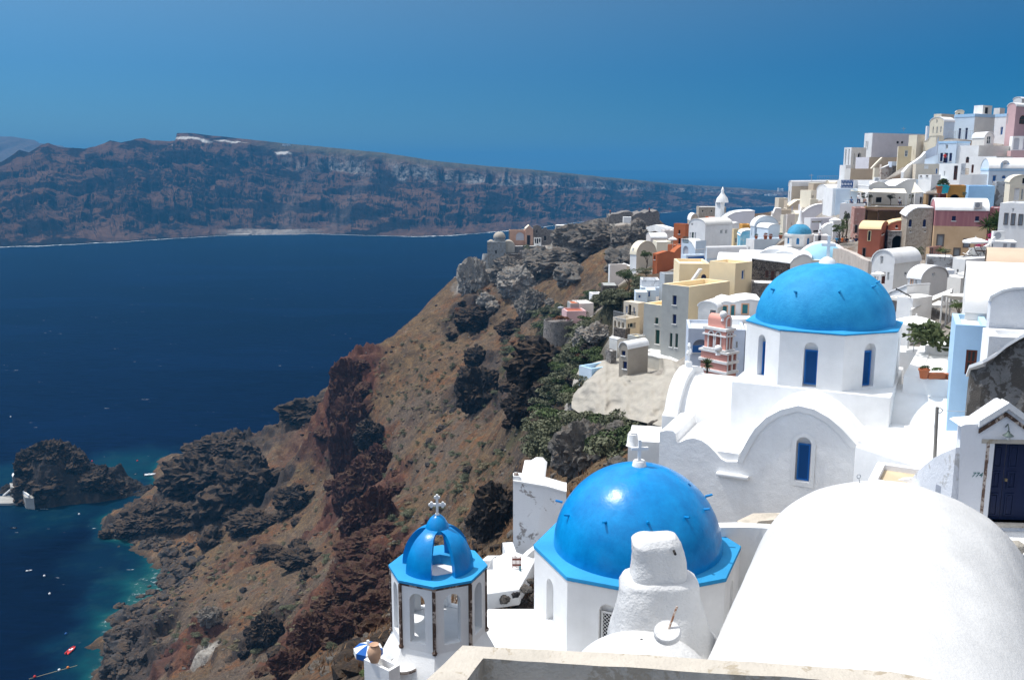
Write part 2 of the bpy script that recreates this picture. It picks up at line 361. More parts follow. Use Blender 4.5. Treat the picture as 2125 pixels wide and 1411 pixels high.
def hill_mat():
    n = N('volcanic_slope'); p = n.pos()
    big = n.noise(.035, 6, .6); mid = n.noise(.22, 8, .68, dist=.5); fine = n.noise(1.6, 6, .7); vf = n.noise(6, 4, .75)
    base = n.ramp(mid, [(.28, (.050, .036, .030)), (.45, (.104, .070, .041)), (.58, (.155, .101, .054)), (.72, (.22, .155, .085))])
    dull = n.ramp(fine, [(.3, (.060, .048, .042)), (.7, (.150, .118, .095))])
    base = n.mix(n.ramp(big, [(.42, 0), (.6, .75)]), base, dull)
    # rusty dry scrub patches and pale grass / stones
    base = n.mix(n.ramp(n.noise(.12, 6, .7), [(.5, 0), (.62, .8)]), base, n.ramp(fine, [(.35, (.10, .045, .022)), (.7, (.23, .105, .045))]))
    base = n.mix(n.ramp(vf, [(.62, 0), (.7, .6)]), base, (.34, .29, .25))
    base = n.mix(n.ramp(n.noise(2.7, 5, .7), [(.36, .85), (.46, 0)]), base, (.035, .030, .028))
    # trampled streaks running down slope
    st = n.noise(.5, 5, .65, vec=n.scale(p, (1, .25, 1)))
    base = n.mix(n.ramp(st, [(.6, 0), (.75, .5)]), base, (.30, .23, .17))
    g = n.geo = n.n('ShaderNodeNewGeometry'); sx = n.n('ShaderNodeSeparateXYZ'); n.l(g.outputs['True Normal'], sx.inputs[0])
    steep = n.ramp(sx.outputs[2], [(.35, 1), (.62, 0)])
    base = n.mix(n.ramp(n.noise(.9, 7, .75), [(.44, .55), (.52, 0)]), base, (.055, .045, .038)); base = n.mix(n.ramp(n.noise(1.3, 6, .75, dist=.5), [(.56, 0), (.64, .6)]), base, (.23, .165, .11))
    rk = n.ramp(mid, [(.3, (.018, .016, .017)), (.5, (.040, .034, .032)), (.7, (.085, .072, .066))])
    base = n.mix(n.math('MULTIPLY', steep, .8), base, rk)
    dk = n.mix(n.ramp(fine, [(.3, 0), (.75, 1)]), (.014, .013, .014), (.07, .062, .06))
    dk = n.mix(n.ramp(n.noise(.5, 6, .7), [(.55, 0), (.66, .8)]), dk, (.11, .065, .04))
    base = n.mix(n.math('MULTIPLY', n.attr('dark'), .88), base, dk)
    rd = n.ramp(n.noise(.6, 7, .7), [(.3, (.040, .017, .014)), (.5, (.095, .034, .024)), (.7, (.15, .062, .042))])
    base = n.mix(n.math('MULTIPLY', n.attr('red'), .65), base, rd)
    pl = n.ramp(n.noise(.5, 8, .72, dist=.6), [(.3, (.11, .10, .09)), (.45, (.28, .26, .235)), (.62, (.42, .40, .36)), (.74, (.20, .11, .06))])
    base = n.mix(n.math('MULTIPLY', n.attr('pale'), .9), base, pl)
    gr = n.ramp(fine, [(.3, (.022, .030, .014)), (.7, (.075, .085, .045))])
    base = n.mix(n.math('MULTIPLY', n.attr('green'), n.ramp(mid, [(.35, 0), (.5, .85)])), base, gr)
    # wet and pale stone band at the water's edge
    pz = n.n('ShaderNodeSeparateXYZ'); n.l(p, pz.inputs[0])
    base = n.mix(n.ramp(pz.outputs[2], [(0, 1), (.02, .8), (1, 0)]), base, (.035, .032, .03))
    vil = n.math('SUBTRACT', 1, n.attr('vill'))
    base = n.mix(n.math('MULTIPLY', vil, n.ramp(n.noise(.35, 5, .6), [(.3, .55), (.6, .95)])), base, n.ramp(fine, [(.3, (.26, .23, .20)), (.7, (.50, .47, .43))]))
    hv = n.n('ShaderNodeHueSaturation'); hv.inputs['Value'].default_value = 1.04; hv.inputs['Saturation'].default_value = 1.04; n.l(base, hv.inputs['Color']); base = hv.outputs[0]
    n.col(base); n.b.inputs['Roughness'].default_value = .95; n.b.inputs['Specular IOR Level'].default_value = .1
    n.bump(n.math('ADD', n.math('ADD', mid, n.math('MULTIPLY', fine, .5)), n.math('MULTIPLY', vf, .25)), .9, .9)
    return n.m
# ================================================================ sea
def build_sea(hx, hy, hz):
    def axis(segs): return np.concatenate([np.arange(a, b, s) for a, b, s in segs])
    xs = np.concatenate([[-60000, -30000, -15000, -8000, -4000, -2000, -1000, -600, -420], axis([(-300, 120, 2.0)]), [130, 200, 400, 800, 1600, 3200, 6400, 15000, 30000, 60000]])
    ys = np.concatenate([[-800, -300, -50], axis([(10, 480, 2.0)]), [490, 600, 800, 1200, 2000, 3200, 6000, 12000, 24000, 40000, 60000]])
    x, y = np.meshgrid(xs, ys)
    # depth of the sea bed under each vertex
    inb = (x > -168) & (x < 185) & (y > 6) & (y < 470)
    d = np.full(x.shape, -14.0); d[inb] = rbf_eval(HF, x[inb], y[inb])
    d = d+3.0*fbm(x/12, y/12, 4, 5)
    shal = np.clip(1+d/5.5, 0, 1)**2
    wx = x+5*fbm(x/9, y/9, 3, 3); wy = y+5*fbm(x/9+9, y/9, 3, 4)
    for u, v, r, st in ((250, 968, 26, .8), (310, 975, 22, .75), (130, 1058, 26, .45), (200, 1030, 22, .35), (20, 1000, 22, .4), (20, 1060, 22, .3), (280, 1050, 20, .45), (250, 1150, 22, .3), (340, 1170, 12, .8), (270, 1270, 14, .55), (220, 1330, 13, .7), (210, 1411, 13, .6), (0, 990, 20, .6)):
        c = PZ(u, v, 0); shal = np.maximum(shal, st*.62*np.clip(1.5*(1-np.hypot((wx-c.x), (wy-c.y)*.75)/r), 0, 1))
    n = N('sea_water'); p = n.pos()
    deep = n.mix(n.ramp(n.noise(.006, 4, .5), [(.35, 0), (.65, 1)]), (.0004, .0026, .0125), (.0007, .0044, .021))
    sh = n.ramp(n.math('ADD', n.attr('shallow'), n.math('MULTIPLY', n.math('SUBTRACT', n.noise(.16, 5, .7), .5), .35)), [(.05, (.0015, .010, .030)), (.4, (.0015, .018, .034)), (.75, (.004, .045, .055)), (.97, (.015, .070, .068))])
    dark = n.ramp(n.noise(.12, 5, .7), [(.38, .55), (.5, 0)])
    sh = n.mix(dark, sh, (.006, .028, .04))
    cc = n.mix(n.ramp(n.attr('shallow'), [(.0, 0), (.25, 1)]), deep, sh)
    rip = n.noise(.22, 5, .72, vec=n.scale(p, (.35, 1.5, 1))); lane = n.noise(.012, 3, .6, vec=n.scale(p, (.3, 1, 1)))
    deep = n.mix(n.ramp(rip, [(.35, .55), (.55, 0)]), deep, (.0002, .0012, .006)); deep = n.mix(n.ramp(rip, [(.58, 0), (.75, .6)]), deep, (.0022, .012, .045)); deep = n.mix(n.ramp(lane, [(.5, 0), (.62, .35)]), deep, (.0012, .008, .034))  # light and dark of the wave slopes put into the water colour
    cc = n.mix(n.ramp(n.attr('shallow'), [(.0, 0), (.25, 1)]), deep, sh)
    # whitecaps, sparse short flecks
    wc = n.noise(.055, 2, .5, vec=n.scale(p, (.5, 1.4, 1))); w2 = n.noise(.35, 3, .6, vec=n.scale(p, (.45, 1.6, 1)))
    cap = n.math('MULTIPLY', n.ramp(wc, [(.60, 0), (.66, 1)]), n.ramp(w2, [(.68, 0), (.71, .6)]))
    cc = n.mix(cap, cc, (.55, .62, .66))
    foam = n.math('MULTIPLY', n.ramp(n.attr('shallow'), [(.8, 0), (.93, 1)]), n.ramp(n.noise(.5, 4, .7), [(.55, 0), (.66, .3)]))
    cc = n.mix(foam, cc, (.6, .66, .68))
    n.col(cc); n.b.inputs['Roughness'].default_value = .22; n.b.inputs['IOR'].default_value = 1.33; n.b.inputs['Specular IOR Level'].default_value = .07
    h = n.math('ADD', n.noise(.11, 3, .6, vec=n.scale(p, (.6, 1.3, 1))), n.math('MULTIPLY', n.noise(.6, 5, .65, vec=n.scale(p, (.6, 1.4, 1))), .45))
    n.bump(h, .5, .9)
    bmp = n.b.inputs['Normal'].links[0].from_socket; n.t.nodes.remove(n.b); df = n.n('ShaderNodeBsdfDiffuse'); gl = n.n('ShaderNodeBsdfGlossy'); gl.inputs['Roughness'].default_value = .22; gl.inputs['Color'].default_value = (.30, .62, 1, 1); fr = n.n('ShaderNodeFresnel'); fr.inputs['IOR'].default_value = 1.33
    ms_ = n.n('ShaderNodeMixShader'); n.l(cc, df.inputs['Color']); n.l(bmp, df.inputs['Normal']); n.l(bmp, gl.inputs['Normal']); n.l(bmp, fr.inputs['Normal']); n.l(n.math('MULTIPLY', fr.outputs[0], .13), ms_.inputs[0]); n.l(df.outputs[0], ms_.inputs[1]); n.l(gl.outputs[0], ms_.inputs[2]); n.l(ms_.outputs[0], n.t.nodes['Material Output'].inputs['Surface'])
    z = np.zeros_like(x)
    o = grid_obj('sea', x, y, z, n.m, {'shallow': shal}, 'deep blue sea filling the caldera, turquoise over the shallows', 'structure'); return o
# ================================================================ far island across the caldera
RID = [(-120, 296), (0, 338), (40, 312), (60, 318), (85, 300), (100, 297), (120, 304), (150, 308), (175, 309), (200, 304), (215, 298), (228, 291), (250, 295), (275, 290), (300, 286), (315, 291), (340, 292), (364, 292), (367, 276), (400, 277), (430, 281), (520, 290), (600, 299), (700, 308), (800, 318), (900, 334), (1000, 344), (1100, 352), (1200, 362), (1300, 372), (1400, 382), (1500, 388), (1620, 396), (1800, 412)]
SHO = [(-120, 519), (0, 514), (120, 509), (250, 503), (350, 496), (450, 490), (560, 487), (650, 485.5), (750, 489), (850, 491.5), (930, 490), (1000, 485), (1080, 477), (1130, 471), (1200, 462), (1300, 452), (1380, 442), (1450, 434), (1550, 430), (1620, 427), (1800, 424)]
def build_island():
    us = np.linspace(-120, 1800, 1500); rv = np.interp(us, [a for a, b in RID], [b for a, b in RID]); sv = np.interp(us, [a for a, b in SHO], [b for a, b in SHO])
    sv = sv+fbm(us/40, us*0, 4, 8)*1.2; rv = rv+fbm(us/22, us*0+5, 5, 9)*1.5*np.interp(us, [0, 350, 400, 1800], [2.0, 1.6, .5, .5])
    nt_ = 150; ts = np.linspace(0, 1, nt_); X_ = np.zeros((nt_, len(us))); Y_ = X_.copy(); Z_ = X_.copy(); H_ = X_.copy()
    sp = [PZ(u, v, 0) for u, v in zip(us, sv)]
    back = np.interp(us, [-120, 300, 900, 1300, 1800], [480, 520, 460, 380, 330])
    rp = [P(u, v, s.y+b) for u, v, s, b in zip(us, rv, sp, back)]
    S = np.array([[a.x, a.y, a.z] for a in sp]); R = np.array([[a.x, a.y, a.z] for a in rp])
    hh = R[:, 2]
    U, T = np.meshgrid(us, ts)
    Xp = S[:, 0]+(R[:, 0]-S[:, 0])*T; Yp = S[:, 1]+(R[:, 1]-S[:, 1])*T
    gul = fbm(U/32+.3*fbm(U/60, T*3, 3, 2), T*1.2, 5, 12, .55, True)
    bands = fbm(U/85, T*9+.6*fbm(U/45, T*5, 4, 30), 5, 21, .6)
    prof = T**.9
    cap = np.interp(us, [0, 500, 620, 1300, 1800], [0, 0, 1, 1, .6])
    # steps: concave scree with cliff bands, plateau at the top on the right
    k = 5.0; base = prof+.05*bands; fr = (base*k+bands*.8) % 1; stp = (np.floor(base*k+bands*.8)+np.clip((fr-.55)/.45, 0, 1)**.8-bands*.8)/k
    h = base*.45+stp*.55
    env = np.clip(T*6, 0, 1)*np.clip((1-T)*5, 0, 1)
    h = prof+(h-prof)*env
    h = h+gul*.055*env
    # pumice cliff just under the plateau
    edge = .80+.04*fbm(us/30, us*0, 4, 66); pc = np.clip((T-edge)/.05, 0, 1)
    hp = np.where(T < edge, h*.86, h*.86+.14*np.clip(pc, 0, 1)*.8)
    hp = np.where(T > edge+.05, hp+(1-hp)*np.clip((T-edge-.05)/(1-edge-.05), 0, 1), hp)
    h = h*(1-cap)+hp*cap
    Z = h*hh; Z[0] = -3; Z = np.where(T >= .999, hh, Z)
    Yp = Yp-gul*26*env; Xp = Xp+fbm(U/20, T*8, 4, 77)*8*env
    # hinterland behind the ridge
    ex = np.linspace(.05, 1, 14)[:, None]
    Xb = R[:, 0]+(R[:, 0]*.28)*ex; Yb = R[:, 1]+900*ex; Zb = hh*(1-.9*ex**1.3)-4*ex
    XX = np.vstack([Xp, Xb]); YY = np.vstack([Yp, Yb]); ZZ = np.vstack([Z, Zb])
    TT = np.vstack([T, 1+0*Xb]); pum = np.vstack([cap*np.clip(1.25-abs(T-edge-.01)/.07, 0, 1)*np.clip(fbm(U/26, T*4, 5, 71, .6)*2.6+np.interp(U, [600, 850, 1450], [.35, 1.0, .9]), 0, 1), 0*Xb])
    # white quarry face left of centre
    q = np.clip(1-np.hypot((U-400)/45, (T-.93)/.03), 0, 1)+np.clip(1-np.hypot((U-480)/40, (T-.95)/.012), 0, 1)+np.clip(1-np.hypot((U-590)/20, (T-.86)/.02), 0, 1)
    scree = np.zeros_like(T)
    for u0, u1, w in ((690, 790, 20), (590, 660, 16)):
        c = u0+(u1-u0)*T; scree = np.maximum(scree, np.clip(1.3-abs(U-c)/(w*(1.2-T)), 0, 1)*(T < .72))
    quay = np.clip(1.6-abs(U-560)/75, 0, 1)*(T < .045)
    pad = np.zeros_like(Xb)
    n = N('far_cliffs'); p = n.pos(); a1 = n.noise(.012, 8, .65); a2 = n.noise(.06, 6, .7)
    cc = n.ramp(a1, [(.3, (.075, .042, .034)), (.5, (.135, .075, .052)), (.7, (.20, .115, .075))])
    cc = n.mix(n.ramp(a2, [(.35, .6), (.5, 0)]), cc, (.05, .036, .034))
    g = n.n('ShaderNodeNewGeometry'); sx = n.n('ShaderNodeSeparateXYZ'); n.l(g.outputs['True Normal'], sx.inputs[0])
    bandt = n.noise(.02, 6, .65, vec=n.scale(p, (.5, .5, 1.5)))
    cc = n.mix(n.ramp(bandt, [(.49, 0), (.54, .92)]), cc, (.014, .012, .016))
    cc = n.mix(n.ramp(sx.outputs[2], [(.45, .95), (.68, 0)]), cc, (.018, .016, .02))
    top = n.ramp(n.attr('t'), [(.86, 0), (.93, 1)]); cc = n.mix(n.math('MULTIPLY', top, n.attr('cap')), cc, n.ramp(n.noise(.03, 5, .6), [(.3, (.09, .085, .06)), (.7, (.17, .15, .105))]))
    cc = n.mix(n.math('MULTIPLY', n.attr('scree'), n.ramp(a2, [(.35, .05), (.65, .45)])), cc, (.24, .19, .17))
    cc = n.mix(n.math('MULTIPLY', n.attr('pumice'), n.ramp(a2, [(.42, .0), (.62, .62)])), cc, (.60, .58, .55))
    cc = n.mix(n.attr('quarry'), cc, (.70, .68, .64))
    cc = n.mix(n.math('MULTIPLY', n.attr('quay'), n.ramp(a2, [(.3, .4), (.6, .9)])), cc, (.42, .38, .34))
    hv = n.n('ShaderNodeHueSaturation'); hv.inputs['Value'].default_value = .78; n.l(cc, hv.inputs['Color']); cc = hv.outputs[0]
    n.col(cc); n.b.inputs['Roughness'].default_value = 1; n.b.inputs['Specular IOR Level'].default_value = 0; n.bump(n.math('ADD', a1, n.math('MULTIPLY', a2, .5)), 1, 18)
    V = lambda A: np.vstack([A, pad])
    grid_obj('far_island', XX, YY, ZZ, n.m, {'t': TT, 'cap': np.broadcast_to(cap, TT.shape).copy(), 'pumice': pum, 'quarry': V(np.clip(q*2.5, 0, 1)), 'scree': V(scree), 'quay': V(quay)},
        'long hazy island of brown and blue banded cliffs across the water', 'structure')
    # surf line where the cliffs meet the sea: thin irregular ribbon lying on the water
    m = MB(); vs = []; fs = []
    wd = .3+6.5*np.clip(fbm(us/9, us*0+3, 5, 5, .6)+.12, 0, 1)*np.interp(us, [0, 350, 420, 820, 900, 1100, 1200, 1800], [1, 1, .15, .15, 2.2, 2.2, 2.4, 1.5])
    for i, (a, w) in enumerate(zip(S, wd)):
        d = Vector((a[0], a[1], 0)).normalized(); vs += [(a[0]-d.x*w, a[1]-d.y*w, .25), (a[0]+d.x*6, a[1]+d.y*6, .3)]
        if i: fs.append((2*i-2, 2*i, 2*i+1, 2*i-1))
    m.add(vs, fs); mt = paint('surf_foam', (.72, .76, .78), .8); tag(m.build('surf_line', mt), 'white line of surf along the foot of the far cliffs', kind='stuff')
    # lower, still farther headland at the left edge
    us2 = np.linspace(-200, 230, 90); r2 = np.interp(us2, [-200, 0, 30, 50, 90, 130, 180, 230], [290, 285, 284, 288, 298, 304, 318, 338]); ts2 = np.linspace(0, 1, 24)
    top_ = np.array([list(P(u, v, 4200)) for u, v in zip(us2, r2)]); Xc = np.vstack([top_[:, 0] for t in ts2]); Yc = np.vstack([top_[:, 1]-900+900*t+90*fbm(us2/15, us2*0+t*3, 4, 8) for t in ts2]); Zc = np.vstack([top_[:, 2]*(t**.7)-(t < .01)*5 for t in ts2])
    bx = top_[:, 0]*1.1; Xc = np.vstack([Xc, bx]); Yc = np.vstack([Yc, top_[:, 1]+900]); Zc = np.vstack([Zc, top_[:, 0]*0-3])
    grid_obj('distant_headland', Xc, Yc, Zc, rockmat('distant_rock', (.08, .06, .05), (.12, .08, .06), (.16, .12, .09), .01, .5, 8), {}, 'pale blue headland far behind the island at the left edge', 'structure')
# ================================================================ haze
def build_haze():
    m = MB(); m.box((0, 4400, 150), (26000, 17000, 340)); 
    mt = bpy.data.materials.new('haze_air'); mt.use_nodes = True; t = mt.node_tree; t.nodes.clear()
    v = t.nodes.new('ShaderNodeVolumePrincipled'); v.inputs['Color'].default_value = (.07, .32, .64, 1); v.inputs['Density'].default_value = HAZE
    o = t.nodes.new('ShaderNodeOutputMaterial'); t.links.new(v.outputs[0], o.inputs['Volume'])
    tag(m.build('haze', mt), 'blue summer haze hanging over the sea', kind='stuff')
HAZE = .00021
# ================================================================ building kit
K0 = [0, 0, 1]
def CR(x0, y0, s): K0[:] = [x0, y0, s]
def px(x, y): return K0[0]+x/K0[2], K0[1]+y/K0[2]
def Q(x, y, Yd): return P(*px(x, y), Yd)
CAM = Vector((0, 0, H0))
def on_plane(u, v, p0, n):
    r = ray(u, v); return CAM+r*((p0-CAM).dot(n)/r.dot(n))
def reach(p0, d, u, v):
    r = ray(u, v); k = r.x/r.y; return (k*p0.y-p0.x)/(d.x-k*d.y)
NAVY = paint('navy_paint', (.008, .018, .085), .5); BLUEP = paint('blue_paint', (.02, .10, .30), .5); TEAL = paint('teal_paint', (.04, .22, .25), .55)
GREENP = paint('dark_green_paint', (.012, .05, .04), .5); BROWNP = paint('red_brown_wood', (.13, .035, .02), .6); GLASS = paint('window_glass', (.03, .045, .05), .12)
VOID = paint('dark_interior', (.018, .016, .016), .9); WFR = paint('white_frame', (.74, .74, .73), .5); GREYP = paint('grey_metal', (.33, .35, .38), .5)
PEACH = paint('peach_trim', (.70, .40, .24), .7); CREAMP = paint('cream_trim', (.72, .60, .36), .7); STFR = paint('grey_stone_trim', (.13, .11, .10), .8); WOOD = paint('weathered_wood', (.10, .055, .035), .8)
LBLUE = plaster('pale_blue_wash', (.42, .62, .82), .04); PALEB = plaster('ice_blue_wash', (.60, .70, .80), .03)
n_ = N('mural_print'); n_.col(n_.ramp(n_.noise(1.1, 4, .7), [(.3, (.02, .16, .25)), (.42, (.25, .40, .45)), (.5, (.45, .42, .36)), (.58, (.16, .07, .04)), (.68, (.04, .2, .3))])); MURAL = n_.m
WK = {'d': ('window', GLASS, WFR), 'k': ('opening', VOID, None), 'n': ('shutter', NAVY, None), 'b': ('shutter', BLUEP, WFR), 'g': ('shutter', GREENP, None), 't': ('shutter', TEAL, PEACH),
      'r': ('window', GLASS, BROWNP), 'w': ('shutter', WFR, WFR), 'y': ('window', GLASS, CREAMP), 'm': ('mural', MURAL, WFR), 'q': ('window', paint('grey_pane', (.25, .28, .32), .4), STFR),
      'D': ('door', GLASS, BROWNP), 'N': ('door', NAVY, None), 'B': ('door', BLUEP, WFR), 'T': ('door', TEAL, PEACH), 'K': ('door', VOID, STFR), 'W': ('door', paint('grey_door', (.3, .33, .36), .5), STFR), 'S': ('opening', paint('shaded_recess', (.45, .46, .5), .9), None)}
def rect(a, b, c, d, arch=False, n=8):
    if not arch: return [(a, b), (c, b), (c, d), (a, d)]
    r = (c-a)/2; rr = min(r, (d-b)*.5); m = (a+c)/2
    return [(a, b), (c, b)]+[(m+r*math.cos(PI*k/n), d-rr+rr*math.sin(PI*k/n)) for k in range(n+1)]
def inset_ring(mb, a, b, c, d, w, ax, ay, az, o, d0, d1, arch, bars=True):
    """frame: stiles, rails, mid bar"""
    top = d if not arch else d-min((c-a)/2, (d-b)*.5)
    mb.prism(rect(a, b, a+w, top), ax, ay, az, o, d0, d1); mb.prism(rect(c-w, b, c, top), ax, ay, az, o, d0, d1)
    mb.prism(rect(a+w, b, c-w, b+w), ax, ay, az, o, d0, d1)
    if arch:
        r = (c-a)/2; rr = min(r, (d-b)*.5); m = (a+c)/2
        for k in range(8):
            t0, t1 = PI*k/8, PI*(k+1)/8
            mb.prism([(m+r*math.cos(t0), top+rr*math.sin(t0)), (m+r*math.cos(t1), top+rr*math.sin(t1)), (m+(r-w)*math.cos(t1), top+(rr-w)*math.sin(t1)), (m+(r-w)*math.cos(t0), top+(rr-w)*math.sin(t0))], ax, ay, az, o, d0, d1)
    else: mb.prism(rect(a+w, d-w, c-w, d), ax, ay, az, o, d0, d1)
    if bars:
        m = (a+c)/2; mb.prism(rect(m-w*.35, b+w, m+w*.35, (d if not arch else top)-w), ax, ay, az, o, d0, d1*.9)
        if d-b > 1.0: mb.prism(rect(a+w, (b+d)/2-w*.3, c-w, (b+d)/2+w*.3), ax, ay, az, o, d0, d1*.85)
def opening(parent, p0, ax, n, spec, W_, zlo, zhi, rec):
    x0, y0, x1, y1, kd = spec[1:6]; arch = kd.endswith('A'); k = kd[0]
    A = on_plane(*px(x0, y1), p0, n); B = on_plane(*px(x1, y0), p0, n)
    s0, s1 = sorted(((A-p0).dot(ax), (B-p0).dot(ax))); z0, z1 = A.z-p0.z, B.z-p0.z
    s0 = max(s0, .06); s1 = min(s1, W_-.06); z1 = min(z1, zhi-.08); z0 = max(z0, zlo+.05)
    if s1-s0 < .08 or z1-z0 < .08: return None
    nm, pane, fr = WK[k]; hole = rect(s0, z0, s1, z1, arch)
    o = p0-n*rec
    mb = MB(); mb.prism(rect(s0-.02, z0-.02, s1+.02, z1+.02), ax, Z, n, o, -.05, 0)
    if nm == 'shutter' or k in 'NBT':       # louvres and centre split
        m = (s0+s1)/2; mb.prism(rect(s0+.02, z0+.02, m-.015, z1-.02, False), ax, Z, n, o, 0, .03); mb.prism(rect(m+.015, z0+.02, s1-.02, z1-.02, False), ax, Z, n, o, 0, .03)
    if arch and pane is not None: mb = MB(); mb.prism(rect(s0-.005, z0-.005, s1+.005, z1+.005, True), ax, Z, n, o, -.05, .02)
    w = mb.build(nm, pane, parent, loc=None)
    if fr is not None:
        fm = MB(); t = min(.16 if fr in (PEACH, STFR, CREAMP) else .09, (s1-s0)*.22)
        if fr in (PEACH, STFR, CREAMP): inset_ring(fm, s0-t, z0-t*.6, s1+t, z1+t, t, ax, Z, n, p0, .0, .045, arch, False)
        else: inset_ring(fm, s0, z0, s1, z1, t, ax, Z, n, o, .0, .06, arch, k in 'drD')
        f = fm.build('frame', fr, w)
    elif nm == 'opening' or nm == 'shutter':
        fm = MB(); fm.prism(rect(s0-.06, z0-.09, s1+.06, z0), ax, Z, n, p0, -.05, .07); fm.build('sill', WFR, w)
    return hole
NH = [0]
def house(label, Cc, Yd, a, L, R, top, wall=None, roof='flat', apex=None, prof=None, holes=(), lwall=None, rmat=None, cat='house', name='house', drop=3.5, rec=.16, cornice=None, gp=True, par=.35, pt=.25, extra=None, group=None):
    wall = wall or WHITE; rmat = rmat or WHITE; p_ = Q(*Cc, Yd)
    if isinstance(L, str) and abs(a) <= 12: a -= math.degrees(math.atan2(p_.x, p_.y))*.95
    a = math.radians(a)
    r = Vector((math.cos(a), math.sin(a), 0)); l = Vector((-math.sin(a), math.cos(a), 0)); nR = Vector((math.sin(a), -math.cos(a), 0)); nL = -r
    p0 = Q(*Cc, Yd); zt = Q(Cc[0], top, Yd).z-p0.z
    D = float(L) if isinstance(L, str) else reach(p0, l, *px(L, (Cc[1]+top)/2)); Wd = float(R) if isinstance(R, str) else reach(p0, r, *px(R, (Cc[1]+top)/2))
    if D < .3 or D > 60: D = 5.0
    if Wd < .3 or Wd > 60: Wd = 5.0
    root = empty(name, p0, label, cat, group); root['category'] = cat
    lo = -drop
    za = Q(Cc[0], apex, Yd).z-p0.z if apex is not None else zt
    def arch(w, n=18): return [(w/2+w/2*math.cos(PI*k/n), zt+(za-zt)*math.sin(PI*k/n)) for k in range(n+1)]
    pf = None
    if prof: 
        nn = nR if roof == 'pR' else nL; dd = r if roof == 'pR' else l; pf = []
        for q in prof: w_ = on_plane(*px(*q), p0, nn)-p0; pf.append((w_.dot(dd), w_.z))
        pf.sort(key=lambda q: -q[0]); wm = Wd if roof == 'pR' else D; pf[0] = (wm, pf[0][1]); pf[-1] = (0, pf[-1][1])
    oR = [(0, lo), (Wd, lo)]; oL = [(0, lo), (D, lo)]
    oR += arch(Wd) if roof == 'vR' else pf if roof == 'pR' else [(Wd, zt), (0, zt)]
    oL += arch(D) if roof == 'vL' else pf if roof == 'pL' else [(D, zt), (0, zt)]
    hR, hL = [], []
    for h in holes:
        ff = h[0]; z_ = max(zt, za) if roof in ('vR', 'vL') else zt
        if pf: z_ = max(q[1] for q in pf)-.1
        hh = opening(root, p0, r if ff == 'R' else l, nR if ff == 'R' else nL, h, Wd if ff == 'R' else D, lo, z_, rec)
        if hh: (hR if ff == 'R' else hL).append(hh)
    m = MB(); m.panel(oR, hR, r, Z, nR, p0, rec, 0); m.panel(oL, hL, l, Z, nL, p0, rec, 1)
    m.panel(oR, [], r, Z, -nR, p0+l*D, 0, 0) if roof != 'pL' else m.panel([(0, lo), (Wd, lo), (Wd, pf[0][1]), (0, pf[0][1])], [], r, Z, -nR, p0+l*D, 0, 0)
    m.panel(oL, [], l, Z, r, p0+r*Wd, 0, 1) if roof != 'pR' else m.panel([(0, lo), (D, lo), (D, pf[0][1]), (0, pf[0][1])], [], l, Z, r, p0+r*Wd, 0, 1)
    mats = [wall, lwall or wall]  # lwall is often a lighter copy: sunlit left faces put into the colour
    if roof == 'flat':
        t = min(pt, D*.2, Wd*.2); zd = zt-par
        ring = lambda q, z: [p0+r*q+l*q+Z*z, p0+r*(Wd-q)+l*q+Z*z, p0+r*(Wd-q)+l*(D-q)+Z*z, p0+r*q+l*(D-q)+Z*z]
        m.add(ring(0, zt)+ring(t, zt), [(0, 1, 5, 4), (1, 2, 6, 5), (2, 3, 7, 6), (3, 0, 4, 7)], 0)
        m.add(ring(t, zt)+ring(t, zd), [(0, 1, 5, 4), (1, 2, 6, 5), (2, 3, 7, 6), (3, 0, 4, 7)], 0)
        m.build('wall', mats, root)
        rm = MB(); rm.add(ring(t, zd), [(0, 1, 2, 3)]); rm.build('roof', rmat, root)
    else:
        m.build('wall', mats, root, smooth=40)
        rm = MB(); e = .06; th = .10
        if roof in ('vR', 'pR'): pts = arch(Wd) if roof == 'vR' else pf; d1, d2, n1, n2 = r, l, -e, D+e
        else: pts = arch(D) if roof == 'vL' else pf; d1, d2, n1, n2 = l, r, -e, Wd+e
        k = len(pts); up = [(x, z+.01) for x, z in pts]; dn = []
        for i in range(k):
            q0 = Vector(pts[max(i-1, 0)]); q1 = Vector(pts[min(i+1, k-1)]); t_ = (q1-q0); t_ = t_.normalized() if t_.length > 1e-6 else Vector((-1, 0)); nn = Vector((t_.y, -t_.x)); 
            if nn.y < 0 or (abs(nn.y) < .2 and i > 0 and nn.x*(pts[i][0]-pts[k//2][0]) < 0): nn = -nn
            dn.append((pts[i][0]+nn.x*th, pts[i][1]+abs(nn.y)*th+.01))
        poly = dn+up[::-1]
        for i in range(k-1):
            quad = [up[i], up[i+1], dn[i+1], dn[i]]
            vs = [p0+d1*x+Z*z+d2*q for q in (n1, n2) for x, z in quad]
            fs = [(2, 3, 7, 6), (0, 3, 2, 1), (4, 5, 6, 7)]+([(0, 4, 7, 3)] if i == 0 else [])+([(1, 2, 6, 5)] if i == k-2 else [])
            rm.add(vs, fs)
        rm.build('roof', rmat, root, smooth=50)
    if cornice is not None:
        ch = cornice[1]; cm = MB(); t = .06
        for ax, nn, w in ((r, nR, Wd), (l, nL, D)): cm.prism(rect(-t, zt-ch, w, zt+.02), ax, Z, nn, p0, .0, t)
        cm.build('cornice', cornice[0], root)
    if gp:
        for q in (p0, p0+r*Wd, p0+l*D*.7, p0+r*Wd*.6+l*D*.5): GP.append((q.x, q.y, p0.z-.5))
    if extra: extra(root, p0, r, l, nR, nL, Wd, D, zt)
    for c_ in root.children: c_.matrix_parent_inverse = pinv(root)
    return root, p0, r, l, Wd, D, zt
